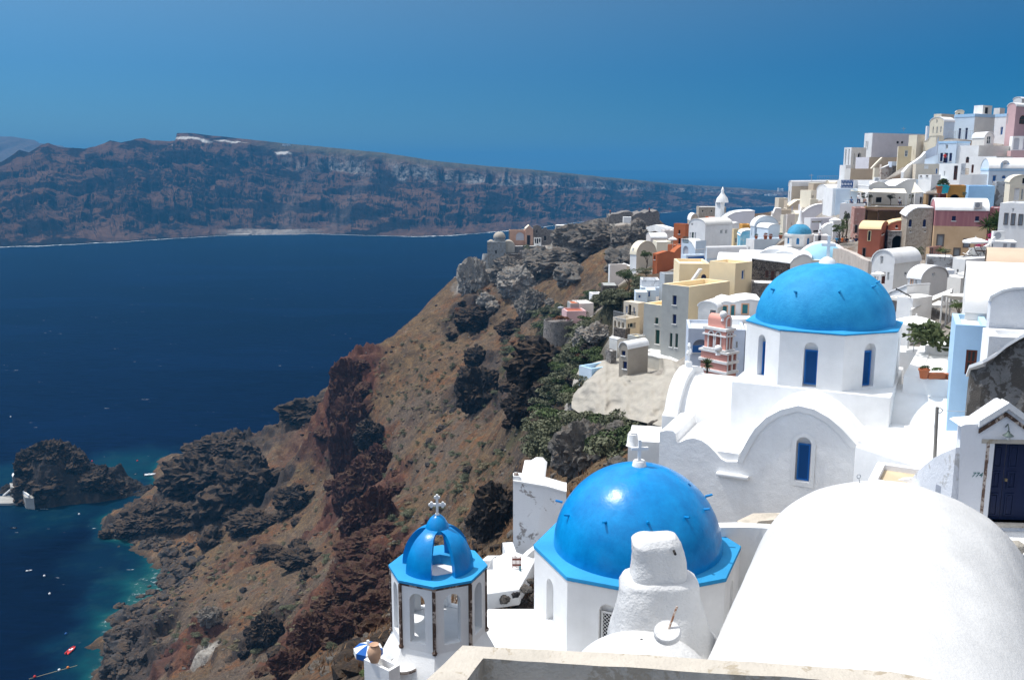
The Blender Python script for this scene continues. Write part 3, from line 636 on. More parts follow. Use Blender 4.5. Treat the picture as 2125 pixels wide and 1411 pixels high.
def wallseg(label, pts, h, th, mat, name='boundary_wall', cat='wall', cap=None, drop=0, sm=None):
    """free-standing wall; pts = (x, y of the top edge, Y)"""
    W3 = [Q(*p) for p in pts]; m = MB(); n = len(W3); V = []
    for i, p in enumerate(W3):
        d = (W3[min(i+1, n-1)]-W3[max(i-1, 0)]); d.z = 0; d.normalize(); s = Vector((-d.y, d.x, 0))*th/2
        b = h if not callable(h) else h(i)
        V += [p-s, p+s, p+s-Z*b, p-s-Z*b]
    fs = []
    for i in range(n-1):
        for k in range(4): fs.append((4*i+k, 4*i+(k+1) % 4, 4*i+4+(k+1) % 4, 4*i+4+k))
    fs += [(0, 3, 2, 1), (4*n-4, 4*n-3, 4*n-2, 4*n-1)]
    m.add(V, fs); o = m.build(name, mat, loc=W3[0], smooth=sm); tag(o, label, cat); o['category'] = cat
    return o
def block(label, name, cat, x0, y0, x1, y1, Yd, D, mat, a=0, bev=0, parent=None):
    """simple solid slab standing at a pixel rectangle"""
    A = Q(x0, y1, Yd); r = Vector((math.cos(math.radians(a)), math.sin(math.radians(a)), 0)); l = Vector((-r.y, r.x, 0)); B = reach(A, r, *px(x1, y1)); zt = Q(x0, y0, Yd).z-A.z
    m = MB(); m.prism([(0, 0), (B, 0), (B, D), (0, D)], r, l, Z, A, 0, zt); o = m.build(name, mat, parent, loc=None if parent else A, bevel=bev)
    if not parent: tag(o, label, cat)
    return o
# ---------------------------------------------------------------- small things
SHADE = paint('parasol_canvas', (.80, .79, .76), .8); POLEM = paint('pole_metal', (.55, .55, .54), .4)
def parasol(label, x, y, Yd, rad, hgt=2.3, droop=.28, mat=None, group=None, n=8, closed=False, stripes=None):
    t = Q(x, y, Yd); r_ = empty('parasol', t-Z*hgt, label, 'parasol', group); m = MB(); base = t-Z*hgt
    m.tube([base, t], .025, 6); m.tube([base, base+Z*.08], .22, 10); m.build('pole', POLEM, r_)
    m = MB()
    if closed: m.lathe([(.02, 0), (.10, -.25), (.13, -.9), (.05, -1.2)], 10, t)
    else:
        c = m.add([t]+[t+Vector((rad*math.cos(2*PI*k/n), rad*math.sin(2*PI*k/n), -rad*droop*(1 if k % 1 == 0 else .9))) for k in range(n)], [])
        for k in range(n):
            i, j = 1+k, 1+(k+1) % n; a_, b_ = Vector(m.v[i]), Vector(m.v[j]); o = len(m.v)
            mid = (a_+b_)/2*.5+t*.5-Z*.02*rad
            q = [t, t*.5+a_*.5+Z*.04*rad, t*.5+b_*.5+Z*.04*rad, a_, b_, a_-Z*.16, b_-Z*.16]
            mi = (k % 2) if stripes else 0
            m.add(q, [(0, 1, 2), (1, 3, 4, 2), (3, 5, 6, 4)], mi)
        m.tube([t-Z*.02, t+Z*.12], .04, 6)
    m.build('canopy', [mat or SHADE]+([stripes] if stripes else []), r_)
    for c_ in r_.children: c_.matrix_parent_inverse = pinv(r_)
    return r_
# leaf clouds
LEAFMESH = {}
def leafcloud(key, nleaf, ls, mat, seed, lobes=7, flat=.8):
    """unit-size crown: leaf quads on and inside several lobes"""
    if key in LEAFMESH: return LEAFMESH[key]
    R = np.random.RandomState(seed); cen = R.uniform(-1, 1, (lobes, 3))*[.55, .55, .38]+[0, 0, .05]; rad = R.uniform(.28, .55, lobes)
    vs = []; fs = []
    for i in range(nleaf):
        k = R.randint(lobes); d = R.normal(size=3); d /= np.linalg.norm(d); d[2] = abs(d[2])*.9-.25
        p = cen[k]+d*rad[k]*R.uniform(.55, 1.08)**.5; p[2] = max(p[2]*flat, -.5)
        a = R.normal(size=3)*.6+d; a /= np.linalg.norm(a); t = np.cross(a, R.normal(size=3)); t /= np.linalg.norm(t); b = np.cross(a, t)
        s = ls*R.uniform(.6, 1.3); o = len(vs); vs += [p-t*s*.5, p+b*s*.35, p+t*s*.5, p-b*s*.35]; fs.append((o, o+1, o+2, o+3))
    me = bpy.data.meshes.new(key); me.from_pydata([tuple(v) for v in vs], [], fs); me.materials.append(mat); LEAFMESH[key] = me; return me
G1 = leafmat('grey_green_leaves', (.050, .058, .032), (.155, .160, .095)); G2 = leafmat('deep_green_leaves', (.026, .042, .014), (.095, .130, .045)); G3 = leafmat('dry_olive_leaves', (.09, .08, .045), (.22, .185, .11)); G4 = leafmat('fresh_green_leaves', (.03, .06, .012), (.16, .22, .06)); G5 = leafmat('rusty_scrub', (.07, .028, .012), (.20, .085, .035))
def scrub_mesh(kind, v):
    mt = {'g': G1, 'd': G2, 'o': G3, 'f': G4, 'r': G5}[kind]; return leafcloud('shrub_%s%d' % (kind, v), 1500, .13, mt, 10+v*3+ord(kind), 6, .75)
def shrub(label, loc, r, kind='g', v=0, h=None, group=None, name='shrub', cat='shrub'):
    o = bpy.data.objects.new(name, scrub_mesh(kind, v)); COL.objects.link(o); o.location = loc; o.scale = (r, r, h or r*.8); o.rotation_euler = (0, 0, random.uniform(0, 6.3)); tag(o, label, cat, group); return o
TRUNK = paint('bark', (.09, .065, .045), .9)
def tree(label, loc, h, r, kind='d', v=0, group=None, n=5, cat='tree'):
    R = random.Random(v*7+3); root = empty('tree', loc, label, cat, group); m = MB()
    m.tube([loc-Z*.3, loc+Vector((.05*h, 0, h*.3)), loc+Vector((.02*h, .03*h, h*.6))], [h*.035, h*.028, h*.018], 7)
    for k in range(5):
        a = R.uniform(0, 6.3); m.tube([loc+Z*h*R.uniform(.25, .55), loc+Vector((math.cos(a)*r*.6, math.sin(a)*r*.6, h*R.uniform(.65, .9)))], [h*.016, h*.006], 5)
    m.build('trunk', TRUNK, root)
    cr = bpy.data.objects.new('crown', leafcloud('crown_%s%d' % (kind, v), 2600, .085, {'g': G1, 'd': G2, 'o': G3, 'f': G4}[kind], 40+v, 10, 1)); COL.objects.link(cr)
    cr.location = loc+Z*h*.72; cr.scale = (r, r, h*.42); cr.parent = root
    for c_ in root.children: c_.matrix_parent_inverse = pinv(root)
    return root
TERRA = paint('terracotta', (.42, .13, .055), .75)
def pot(label, loc, s, kind='round', plant='f', mat=None, group=None, ph=None):
    root = empty('potted_plant', loc, label, 'potted plant', group); m = MB()
    if kind == 'round': m.lathe([(0, 0), (s*.30, 0), (s*.44, s*.72), (s*.5, s*.72), (s*.5, s*.86), (s*.42, s*.86), (s*.40, s*.74), (0, s*.74)], 18, loc)
    else:
        m.box(loc+Z*s*.32, (s*1.9, s*.62, s*.56)); m.box(loc+Z*s*.62, (s*2.05, s*.74, s*.10)); m.box(loc+Z*s*.03, (s*1.7, s*.55, s*.05))
    m.build('pot', mat or TERRA, root, smooth=40)
    o = bpy.data.objects.new('foliage', leafcloud('pot_%s' % plant, 160, .30, {'f': G4, 'r': leafmat('dry_orange_blooms', (.20, .06, .025), (.35, .13, .05)), 'd': G2}[plant], 5, 5, 1)); COL.objects.link(o)
    q = ph or 1.0; o.location = loc+Z*s*(.82+.3*q); o.scale = (s*.6*(1.5 if kind != 'round' else 1), s*.5, s*.55*q); o.parent = root
    for c_ in root.children: c_.matrix_parent_inverse = pinv(root)
    return root
def cross(parent, base, h, mat, r=X, fancy=False, arm=.62):
    m = MB(); w = h*.13
    def bar(a, b, c, d, t=w): m.prism(rect(a, b, c, d), r, Z, Vector((-r.y, r.x, 0)), base, -t/2, t/2)
    bar(-w/2, 0, w/2, h); bar(-h*arm/2, h*.58-w/2, -w/2, h*.58+w/2); bar(w/2, h*.58-w/2, h*arm/2, h*.58+w/2)
    if fancy:
        for cx, cz in ((-h*arm/2, h*.58), (h*arm/2, h*.58), (0, h)):
            for dx, dz in ((0, w*.75), (0, -w*.75), (w*.75, 0), (-w*.75, 0)):
                if cx == 0 and dz < 0: continue
                q = base+r*(cx+dx)+Z*(cz+dz); m.prism([(w*.58*math.cos(k*PI/5), w*.58*math.sin(k*PI/5)) for k in range(10)], r, Z, Vector((-r.y, r.x, 0)), q, -w*.46, w*.46)
        m.tube([base-Z*.05, base+Z*w*.5], [w*1.2, w*.9], 10)
    o = m.build('cross', mat, parent); return o
def octo(R, a0, z, c, n=8): return [Vector((c.x+R*math.cos(a0+2*PI*k/n), c.y+R*math.sin(a0+2*PI*k/n), z)) for k in range(n)]
def depth_scale(p): return ((p-CAM).dot(Vector((0, cT, -sT))))/F
def on_sphere(u, v, c, R, sz=1.0):
    d = ray(u, v); o = CAM-c; d2 = Vector((d.x, d.y, d.z/sz)); o2 = Vector((o.x, o.y, o.z/sz)); A = d2.dot(d2); B = o2.dot(d2); Cq = o2.dot(o2)-R*R; disc = B*B-A*Cq
    if disc < 0: disc = 0
    t = (-B-math.sqrt(disc))/A; return CAM+d*t
def lattice(parent, p0, ax, n, s0, z0, s1, z1, mat, name='lattice_shutter', pitch=.085, back=None, fw=.06):
    """diagonal lattice panel with a frame; dark behind"""
    m = MB(); inset_ring(m, s0, z0, s1, z1, fw, ax, Z, n, p0, 0, .05, False, False)
    a, b, c, d = s0+fw, z0+fw, s1-fw, z1-fw; w = pitch*.17
    for sg in (1, -1):
        k = -(d-b) if sg > 0 else 0.0; kk = a-(d-b) if sg > 0 else a
        t = kk
        while t < c+(0 if sg > 0 else (d-b)):
            # line x = t + sg*(z-b)
            za, zb = b, d; xa, xb = t, t+sg*(d-b)
            lo, hi = 0.0, 1.0
            for lim, s_ in ((a, 1), (c, -1)):
                fa, fb = s_*(xa-lim), s_*(xb-lim)
                if fa < 0 and fb < 0: lo, hi = 1, 0
                elif fa < 0: lo = max(lo, fa/(fa-fb))
                elif fb < 0: hi = min(hi, fa/(fa-fb))
            if hi > lo+.01:
                A = (xa+(xb-xa)*lo, b+(d-b)*lo); B = (xa+(xb-xa)*hi, b+(d-b)*hi); q = w*.7
                m.prism([(A[0]-q, A[1]), (A[0]+q, A[1]), (B[0]+q, B[1]), (B[0]-q, B[1])], ax, Z, n, p0, .012 if sg > 0 else .022, .022 if sg > 0 else .032)
            t += pitch*1.35
    o = m.build(name, mat, parent)
    bk = MB(); bk.prism(rect(s0, z0, s1, z1), ax, Z, n, p0, -.02, .0); bk.build('backing', back or (VOID if mat is WFR else paint('dark_blue_backing', (.004, .035, .13), .6)), o); return o
# ================================================================ the three blue domes and the things close by
n = N('blue_dome_gloss'); pp = n.pos(); cc = n.mix(n.ramp(n.noise(1.3, 6, .68), [(.3, 0), (.7, 1)]), (.0, .165, .450), (.002, .265, .620)); cc = n.mix(n.ramp(n.noise(1, 5, .7, vec=n.scale(pp, (5, 5, .7))), [(.5, 0), (.75, .35)]), cc, (.004, .14, .40)); cc = n.mix(n.ramp(n.noise(26, 3, .7), [(.68, 0), (.74, .5)]), cc, (.02, .36, .66)); n.col(cc)
n.b.inputs['Roughness'].default_value = .28; n.b.inputs['Specular IOR Level'].default_value = .28; n.bump(n.math('ADD', n.noise(2.2, 3, .5), n.math('MULTIPLY', n.noise(9, 4, .65), .3)), .32, .05); DOMEG = n.m
n = N('blue_dome_matt'); cc = n.mix(n.ramp(n.noise(1.6, 6, .7), [(.3, 0), (.7, 1)]), (.004, .215, .480), (.020, .310, .590)); cc = n.mix(n.ramp(n.noise(14, 4, .7), [(.66, 0), (.74, .5)]), cc, (.02, .12, .34))
n.col(cc); n.b.inputs['Roughness'].default_value = .62; n.bump(n.math('ADD', n.noise(5, 6, .7), n.math('MULTIPLY', n.noise(30, 3, .7), .4)), .5, .05); DOMEM = n.m
BLUEL = plaster('blue_ledge', (.03, .30, .60), .10, bump=.25)
BLUELAT = paint('blue_lattice', (.010, .14, .45), .5)
WROUGH = plaster('rough_white_wall', (.87, .86, .85), .04, bump=.6, streak=.10)
WDIRT = plaster('flaking_white_wall', (.76, .76, .76), .05, dirt=.25, dirtc=(.34, .33, .32), bump=.4, streak=.18)
BROWNT = plaster('brown_stone_trim', (.11, .068, .05), .3, dirt=.5, dirtc=(.45, .38, .33), bump=.6, fine=3)
CONC = plaster('weathered_concrete', (.50, .455, .39), .09, dirt=.2, dirtc=(.34, .29, .22), bump=.5, fine=2.2)
def dome_church_upper():
    c = P(1710, 664, 44); s = depth_scale(c); Ra = 146*s; root = empty('domed_church', Vector((c.x, c.y, c.z-8)), 'large white church with matt blue dome on an octagonal drum above the arched facade', 'church')
    ph = math.radians(-117); f = Vector((math.cos(ph), math.sin(ph), 0)); r = Vector((-f.y, f.x, 0))
    zl = c.z; Rc = Ra/math.cos(PI/8); zb = P(1690, 806, c.y+f.y*Ra).z
    a0 = ph+PI/8
    # dome
    m = MB(); Rd = 138*s; prof = [(Rd*math.cos(t)**.92, Rd*.86*math.sin(t)) for t in np.linspace(0, PI/2-.02, 26)]
    m.lathe(prof, 72, c); dome = m.build('dome', DOMEM, root, smooth=70)
    for u, v in ((1608, 602), (1653, 607), (1741, 606), (1808, 596), (1816, 587)):
        q = on_sphere(u, v, c, Rd*1.0, .86); d = q-c; d.z *= .5; d.normalize(); m = MB(); m.tube([q-d*.05, q+d*.24], [.065, .045], 7); m.build('peg', DOMEM, dome)
    q = on_sphere(1773, 568, c, Rd, .86); m = MB(); dd = (q-c).normalized(); m.tube([q-dd*.02, q+dd*.015], .11, 12); m.build('vent_hole', paint('dark_blue_hole', (.0, .06, .2), .8), dome)
    # ledge
    m = MB(); A = octo(Rc*1.012, a0, zl-.10, c); B = octo(Rc*1.012, a0, zl-.04, c); Cn = octo(Rd*.9, a0, zl+.10, c)
    m.add(A+B+Cn, [(i, (i+1) % 8, (i+1) % 8+8, i+8) for i in range(8)]+[(i+8, (i+1) % 8+8, (i+1) % 8+16, i+16) for i in range(8)]); m.build('blue_ledge', BLUEL, root)
    # drum
    m = MB(); side = 2*Ra*math.tan(PI/8); H = zl-.12-zb
    faces = []
    for k in range(8):
        an = ph+k*PI/4; nn = Vector((math.cos(an), math.sin(an), 0)); ax = Vector((-nn.y, nn.x, 0)); o = Vector((c.x, c.y, zb))+nn*Ra-ax*side/2
        w = .62; hole = rect(side/2-w/2, .12 if k else .06, side/2+w/2, 2.15, True, 10); m.panel([(0, -1.2), (side, -1.2), (side, H), (0, H)], [hole], ax, Z, nn, o, .34)
        b = MB(); b.prism(rect(side/2-w/2-.03, .0, side/2+w/2+.03, 2.2), ax, Z, nn, o-nn*.33, -.08, 0); faces.append((b, nn, ax, o, w))
    dr = m.build('drum', WHITE, root, bevel=0)
    for k, (b, nn, ax, o, w) in enumerate(faces):
        rb = b.build('niche_back', WHITE, dr)
        if k in (0, 1, 7): lattice(dr, o-nn*.30, ax, nn, side/2-w/2+.02, .14, side/2+w/2-.02, 1.75, BLUELAT)
    # cube
    m = MB(); hw = Ra*1.03
    def sq(z, w=hw): return [Vector((c.x, c.y, z))+f*i*w+r*j*w for i, j in ((1, -1), (1, 1), (-1, 1), (-1, -1))]
    m.add(sq(zb-5)+sq(zb+.0), [(0, 1, 5, 4), (1, 2, 6, 5), (2, 3, 7, 6), (3, 0, 4, 7), (4, 5, 6, 7)]); m.build('crossing_block', WHITE, root, bevel=.05)
    # side vault arms
    ctr = Vector((c.x, c.y, 0))
    for sg, za, R_, ln, nm in ((-1, P(1490, 781, c.y+2.2).z, 2.75, 6.3, 'left'), (1, P(1930, 799, c.y-1.6).z, 2.9, 9.8, 'right')):
        m = MB(); pr = [(-R_, -5)]+[(-R_*math.cos(t), (R_*.98)*math.sin(t)-R_*.98) for t in np.linspace(0, PI, 30)]+[(R_, -5)]
        o = ctr+Z*za; ln0 = hw-.05
        m.prism(pr, f, Z, r*sg, o, ln0, ln); m.build('barrel_vault', WHITE, root, smooth=35)
        if sg < 0:
            m = MB(); R2 = R_+.32
            def pr2(R2): return [(-R2, -3.2), (-R2, -1.6)]+[(-R2*math.cos(t)*.93, (R2)*math.sin(t)**.8-R2+.35) for t in np.linspace(.35, PI-.35, 16)]+[(R2, -1.6), (R2, -3.2)]
            m.prism(pr2(R2), f, Z, r*sg, o, ln, ln+.75); m.build('end_parapet', WHITE, root, bevel=.06)
            q = o+r*sg*(ln+.35)+Z*.34; m = MB(); m.box(q+Z*.12, (.34, .34, .3)); m.build('finial', WHITE, root, bevel=.03); cross(root, q+Z*.27, .85, WHITE, f, True, .5)
        else:
            m = MB(); m.prism(pr, f, Z, r*sg, o+Z*.06, ln, ln+.22); m.build('end_parapet', WDIRT, root, smooth=35)
    # facade plane and the roofs behind it
    pf = ctr+f*(hw+2.75); p0 = Vector((pf.x, pf.y, zb-6.5))
    out = [(1369, 896), (1383, 893), (1396, 894), (1402, 900), (1404, 918), (1412, 917), (1425, 911), (1440, 909), (1456, 914), (1470, 924), (1484, 938), (1496, 952), (1508, 958), (1530, 958), (1537, 940), (1550, 915), (1567, 889), (1590, 866), (1620, 850), (1657, 841), (1690, 849), (1720, 866), (1747, 889), (1768, 912), (1779, 924), (1800, 926), (1850, 926), (1880, 930), (1905, 940), (1925, 955), (1960, 975), (2010, 975)]
    V = [];
    for u, v in out: w = on_plane(u, v, p0, f)-p0; V.append((w.dot(r), w.z))
    hw_ = [on_plane(u, v, p0, f)-p0 for u, v in ((1651, 997), (1681, 925))]; s0, s1 = hw_[0].dot(r), hw_[1].dot(r); z0, z1 = hw_[0].z, hw_[1].z+.24
    m = MB(); m.panel([(V[0][0], -2)]+V+[(V[-1][0], -2)], [rect(s0-.06, z0, s1+.06, z1+.12, True, 12)], r, Z, f, p0, .28); fa = m.build('facade_wall', WROUGH, root)
    lattice(fa, p0-f*.2, r, f, s0, z0+.02, s1, z1-.22, BLUELAT, pitch=.075); b = MB(); b.prism(rect(s0-.1, z0-.1, s1+.1, z1+.2), r, Z, f, p0-f*.28, -.05, 0); b.build('niche_back', WHITE, fa)
    m = MB(); aa = rect(s0-.25, z0-.22, s1+.25, z1+.30, True, 12); hh = rect(s0-.06, z0, s1+.06, z1+.12, True, 12); m.panel(aa, [hh], r, Z, f, p0+f*.035, .035); m.panel(aa, [], r, Z, f, p0+f*.002, 0) if 0 else None; m.build('window_surround', WHITE, fa)
    # roof surface: the outline carried back to the crossing
    m = MB(); k = len(V); back = 3.2; vs = [p0+r*x+Z*z for x, z in V]+[p0+r*x+Z*(z+.12)-f*back for x, z in V]; m.add(vs, [(i, i+1, i+1+k, i+k) for i in range(k-1)]); 
    kb = len(m.v); m.build('roof', WHITE, root, smooth=30)
    # raised band following the big arch
    m = MB(); ar = [(V[i][0], V[i][1]) for i in range(13, 25)]
    for i in range(len(ar)-1):
        a_, b_ = Vector(ar[i]), Vector(ar[i+1]); cx = Vector(((V[13][0]+V[24][0])/2, V[13][1]-.4)); q = [a_, b_, b_+(cx-b_).normalized()*.26, a_+(cx-a_).normalized()*.26]; m.prism([tuple(t) for t in q], r, Z, f, p0, 0, .05)
    m.build('arch_band', WHITE, fa)
    # flat roofs left and right of the facade vaults
    m = MB(); zt = zb-2.55; flat_z = zt; m.prism([(V[0][0]-.05, -.2), (V[13][0], -.2), (V[13][0], -8), (V[0][0]-.05, -8)], r, f, Z, Vector((p0.x, p0.y, 0)), zt-1.5, zt-.18); m.prism([(V[24][0], -.2), (V[-1][0], -.2), (V[-1][0], -8), (V[24][0], -8)], r, f, Z, Vector((p0.x, p0.y, 0)), zt-1.5, p0.z+V[26][1]-.02); m.build('flat_roof', WHITE, root)
    # drain spout slab
    a_ = on_plane(1488, 984, p0, f); b_ = on_plane(1555, 979, p0, f); m = MB(); m.prism(rect(0, 0, (b_-a_).dot(r), .16), r, Z, f, a_, 0, .25); m.build('drip_ledge', WHITE, fa, bevel=.03)
    # top cross on its knob
    q = c+Z*(Rd*.86-.05); m = MB(); m.lathe([(.42, 0), (.36, .16), (.2, .30), (.0, .36)], 20, q); m.build('knob', WHITE, root, smooth=60); cross(root, q+Z*.3, 1.05, WROUGH, r)
    return c, f, r, zb
Uc, Uf, Ur, Uzb = dome_church_upper()
for u, v, Y_ in ((1400, 1090, 40), (1700, 1100, 38)): pass
def dome_church_main():
    c = P(1322, 1131, 32); s = depth_scale(c); Rd = 173*s; Rc = 213*s; a0 = math.radians(-91); root = empty('domed_church', Vector((c.x, c.y, c.z-4)), 'white octagonal church drum with glossy bright blue dome and small white cross, in the foreground', 'church')
    Ra = Rc*math.cos(PI/8); side = 2*Ra*math.tan(PI/8); zl = c.z
    m = MB(); prof = [(Rd*math.cos(t), Rd*1.0*math.sin(t)) for t in np.linspace(0, PI/2-.01, 36)]; m.lathe([(Rd, -.1)]+prof, 96, c); dome = m.build('dome', DOMEG, root, smooth=70)
    for u, v in ((1164, 1041), (1181, 1069), (1257, 1083), (1344, 1083), (1422, 1073), (1462, 1057), (1467, 1029)):
        q = on_sphere(u, v, c, Rd); d = q-c; d.z *= .35; d.normalize(); m = MB(); m.tube([q-d*.06, q+d*.21], [.05, .042], 8); m.build('peg', DOMEG, dome)
    q = on_sphere(1431, 1006, c, Rd); dd = (q-c).normalized(); m = MB(); m.tube([q-dd*.02, q+dd*.012], .07, 12); m.build('vent_hole', MATS.get('dark_blue_hole') or VOID, dome)
    m = MB(); L1 = octo(Rc*1.01, a0, zl-.14, c); L2 = octo(Rc*1.01, a0, zl-.0, c); L3 = octo(Rd*.92, a0, zl+.05, c); m.add(L1+L2+L3, [(i, (i+1) % 8, (i+1) % 8+8, i+8) for i in range(8)]+[(i+8, (i+1) % 8+8, (i+1) % 8+16, i+16) for i in range(8)]); m.build('blue_ledge', BLUEL, root, bevel=.02)
    zb = P(1183, 1347, c.y-2.6).z-.05; H = zl-.14-zb; m = MB(); L = []
    for k in range(8):
        an = a0+PI/8+k*PI/4; nn = Vector((math.cos(an), math.sin(an), 0)); ax = Vector((-nn.y, nn.x, 0)); o = Vector((c.x, c.y, zb))+nn*Ra-ax*side/2; w = .62
        m.panel([(0, -2), (side, -2), (side, H), (0, H)], [rect(side/2-w/2, .35, side/2+w/2, 2.05, True, 10)], ax, Z, nn, o, .26); L.append((nn, ax, o, w))
    dr = m.build('drum', WHITE, root)
    for k, (nn, ax, o, w) in enumerate(L):
        b = MB(); b.prism(rect(side/2-w/2-.03, .3, side/2+w/2+.03, 2.08), ax, Z, nn, o-nn*.25, -.06, 0); b.build('niche_back', WHITE, dr)
        if k == 7: lattice(dr, o-nn*.2, ax, nn, side/2-w/2+.04, .38, side/2+w/2-.04, 1.7, WFR, 'lattice_screen', .1)
    q = c+Z*(Rd-.05); m = MB(); m.lathe([(.27, 0), (.23, .2), (.20, .24), (0, .25)], 20, q); m.build('knob', WHITE, root, smooth=40); cross(root, q+Z*.22, .80, WHITE, Vector((1, .1, 0)).normalized(), False, .78)
    return c, zb
Mc, Mzb = dome_church_main()
def bell_tower():
    c = P(909, 1173, 24); s = depth_scale(c); Rc = 99*s; a0 = math.radians(-90.5); Ra = Rc*math.cos(PI/8); side = 2*Ra*math.tan(PI/8); zl = c.z
    root = empty('bell_tower', Vector((c.x, c.y, c.z-4)), 'white octagonal bell tower crowned by four bright blue ribs and a trefoil cross', 'bell tower')
    # ledge
    m = MB(); A = octo(Rc*1.04, a0, zl-.05, c); B = octo(Rc*1.04, a0, zl+.02, c); I1 = octo(.70, a0, zl+.02, c); I0 = octo(.70, a0, zl-.28, c)
    m.add(A+B+I1+I0, [(i, (i+1) % 8, (i+1) % 8+8, i+8) for i in range(8)]+[(i+8, (i+1) % 8+8, (i+1) % 8+16, i+16) for i in range(8)]+[(i+16, (i+1) % 8+16, (i+1) % 8+24, i+24) for i in range(8)]+[tuple(range(24, 32))]); m.build('blue_ledge', BLUEL, root)
    m = MB(); m.add(octo(.695, a0, zl-.26, c), [tuple(range(8))]); m.build('inner_deck', WHITE, root)
    # ribs
    Rr, Hr, th = 75*s, 1.17, .17; av = a0+math.radians(5)-math.radians(4.5)
    for k, off in enumerate((-31, 57, 147, -121)):
        ac = av+math.radians(off); m = MB(); rows = []; nn = 14
        for i in range(nn+1):
            t = (PI/2*.86)*i/nn; rad = Rr*math.cos(t)**.85; z = zl+.02+Hr*math.sin(t); hw = math.radians(25) if rad > .5 else min(math.radians(44), math.asin(min(.99, .21/max(rad, .22))))
            for rr, dz in ((rad, 0), (max(rad-th, .03), -th*.55*math.sin(t))):
                for j in range(7): aa = ac-hw+2*hw*j/6; rows.append(Vector((c.x+rr*math.cos(aa), c.y+rr*math.sin(aa), z+dz)))
        fs = []
        for i in range(nn):
            o = 14*i
            for j in range(6): fs += [(o+j, o+j+1, o+j+15, o+j+14), (o+7+j, o+21+j, o+22+j, o+8+j)]
            fs += [(o, o+14, o+21, o+7), (o+6, o+13, o+27, o+20)]
        m.add(rows, fs); m.build('rib', DOMEG, root, smooth=35)
    m = MB(); m.lathe([(.05, 1.02), (.34, 1.04), (.34, 1.12), (.28, 1.27), (.20, 1.40), (.10, 1.49), (0, 1.52)], 28, c); m.build('cap', DOMEG, root, smooth=60)
    cross(root, c+Z*1.50, .50, WHITE, Vector((1, 0, 0)), True, .62)
    # walls
    zb = zl-1.95; m = MB(); fl = []
    for k in range(8):
        an = a0+PI/8+k*PI/4; nn = Vector((math.cos(an), math.sin(an), 0)); ax = Vector((-nn.y, nn.x, 0)); w = .47
        o = Vector((c.x, c.y, zb))+nn*Ra-ax*side/2; ho = rect(side/2-w/2, .22, side/2+w/2, 1.66, True, 10)
        m.panel([(0, 0), (side, 0), (side, 1.9), (0, 1.9)], [ho], ax, Z, nn, o, .24)
        si = side-2*.24*math.tan(PI/8); oi = o-nn*.24+ax*.24*math.tan(PI/8); g = .24*math.tan(PI/8); m.panel([(0, 0), (si, 0), (si, 1.9), (0, 1.9)], [[(x-g, z) for x, z in ho]], ax, Z, -nn, oi, 0)
    m.add(octo(Rc, a0, zb+.2, c), [tuple(range(8))])
    bw = m.build('belfry_wall', WHITE, root)
    for k, q in enumerate(octo(Rc*1.0, a0, zb, c)):
        d = (q-Vector((c.x, c.y, zb))).normalized(); t = Vector((-d.y, d.x, 0)); m = MB(); m.prism([(-.045, -.03), (.045, -.03), (.045, .035), (-.045, .035)], t, d, Z, q, .02, 1.84); m.lathe([(0, -.03), (.06, -.01), (.075, .05), (.04, .1)], 10, q+d*.01+Z*.0); m.build('corner_strip', BROWNT, bw)
    m = MB(); A = octo(Rc*1.03, a0, zl-.05, c); B = octo(Rc*1.0, a0, zl-.13, c); m.add(A+B, [(i, (i+1) % 8, (i+1) % 8+8, i+8) for i in range(8)]); m.build('eaves_trim', BROWNT, bw)
    # flared base carried on arches
    m = MB(); zb2 = zb-2.3
    for k in range(8):
        an = a0+PI/8+k*PI/4; nn = Vector((math.cos(an), math.sin(an), 0)); ax = Vector((-nn.y, nn.x, 0)); 
        big = k in (6, 0, 2, 4)  # diagonal faces carry the arches
        cols = 18; rows_ = []
        prof = [(0, 0), (.05, -.15), (.15, -.35), (.27, -.6), (.36, -.95), (.40, -1.35), (.40, -2.3)]
        for e, z in prof:
            ra = Ra+e; sd = 2*ra*math.tan(PI/8); 
            for j in range(cols+1): rows_.append(((j/cols-.5)*sd, z, ra))
        vs = [Vector((c.x, c.y, zb))+nn*q[2]+ax*q[0]+Z*q[1] for q in rows_]; fs = []
        for i in range(len(prof)-1):
            for j in range(cols):
                cx = (rows_[i*(cols+1)+j][0]+rows_[i*(cols+1)+j+1][0])/2; cz = (prof[i][1]+prof[i+1][1])/2
                fs.append((i*(cols+1)+j, i*(cols+1)+j+1, (i+1)*(cols+1)+j+1, (i+1)*(cols+1)+j))
        m.add(vs, fs)
    m.build('flared_base', WHITE, root, smooth=30)
    # arched panels on the front sides, recess shade put into their greyer white
    for k in (7, 0, 1, 6):
        an = a0+PI/8+k*PI/4; nn = Vector((math.cos(an), math.sin(an), 0)); ax = Vector((-nn.y, nn.x, 0)); o = Vector((c.x, c.y, zb))+nn*(Ra+.41); m = MB(); w = .44
        m.prism(rect(-w, -2.2, w, -.72, True, 14), ax, Z, nn, o, -.30, .004); a_ = m.build('arch_panel', plaster('shaded_inner_white', (.70, .70, .70), .04), root)
        m = MB()
        for j in range(14):
            t0, t1 = PI*j/14, PI*(j+1)/14; rr = w; m.prism([(rr*math.cos(t0), -1.16+rr*math.sin(t0)), (rr*math.cos(t1), -1.16+rr*math.sin(t1)), ((rr+.05)*math.cos(t1), -1.16+(rr+.05)*math.sin(t1)), ((rr+.05)*math.cos(t0), -1.16+(rr+.05)*math.sin(t0))], ax, Z, nn, o, -.02, .03)
        m.build('arch_trim', WHITE, a_)
    # buttress at the left with its brown capping bands
    A = P(838, 1384, 22.9); m = MB(); m.lathe([(.0, 0), (.40, 0), (.42, -.10), (.36, -.14), (.36, -.30), (.39, -.34), (.36, -.42), (.36, -2.2)], 20, A+Z*.1); m.build('round_pier', WHITE, root, smooth=40)
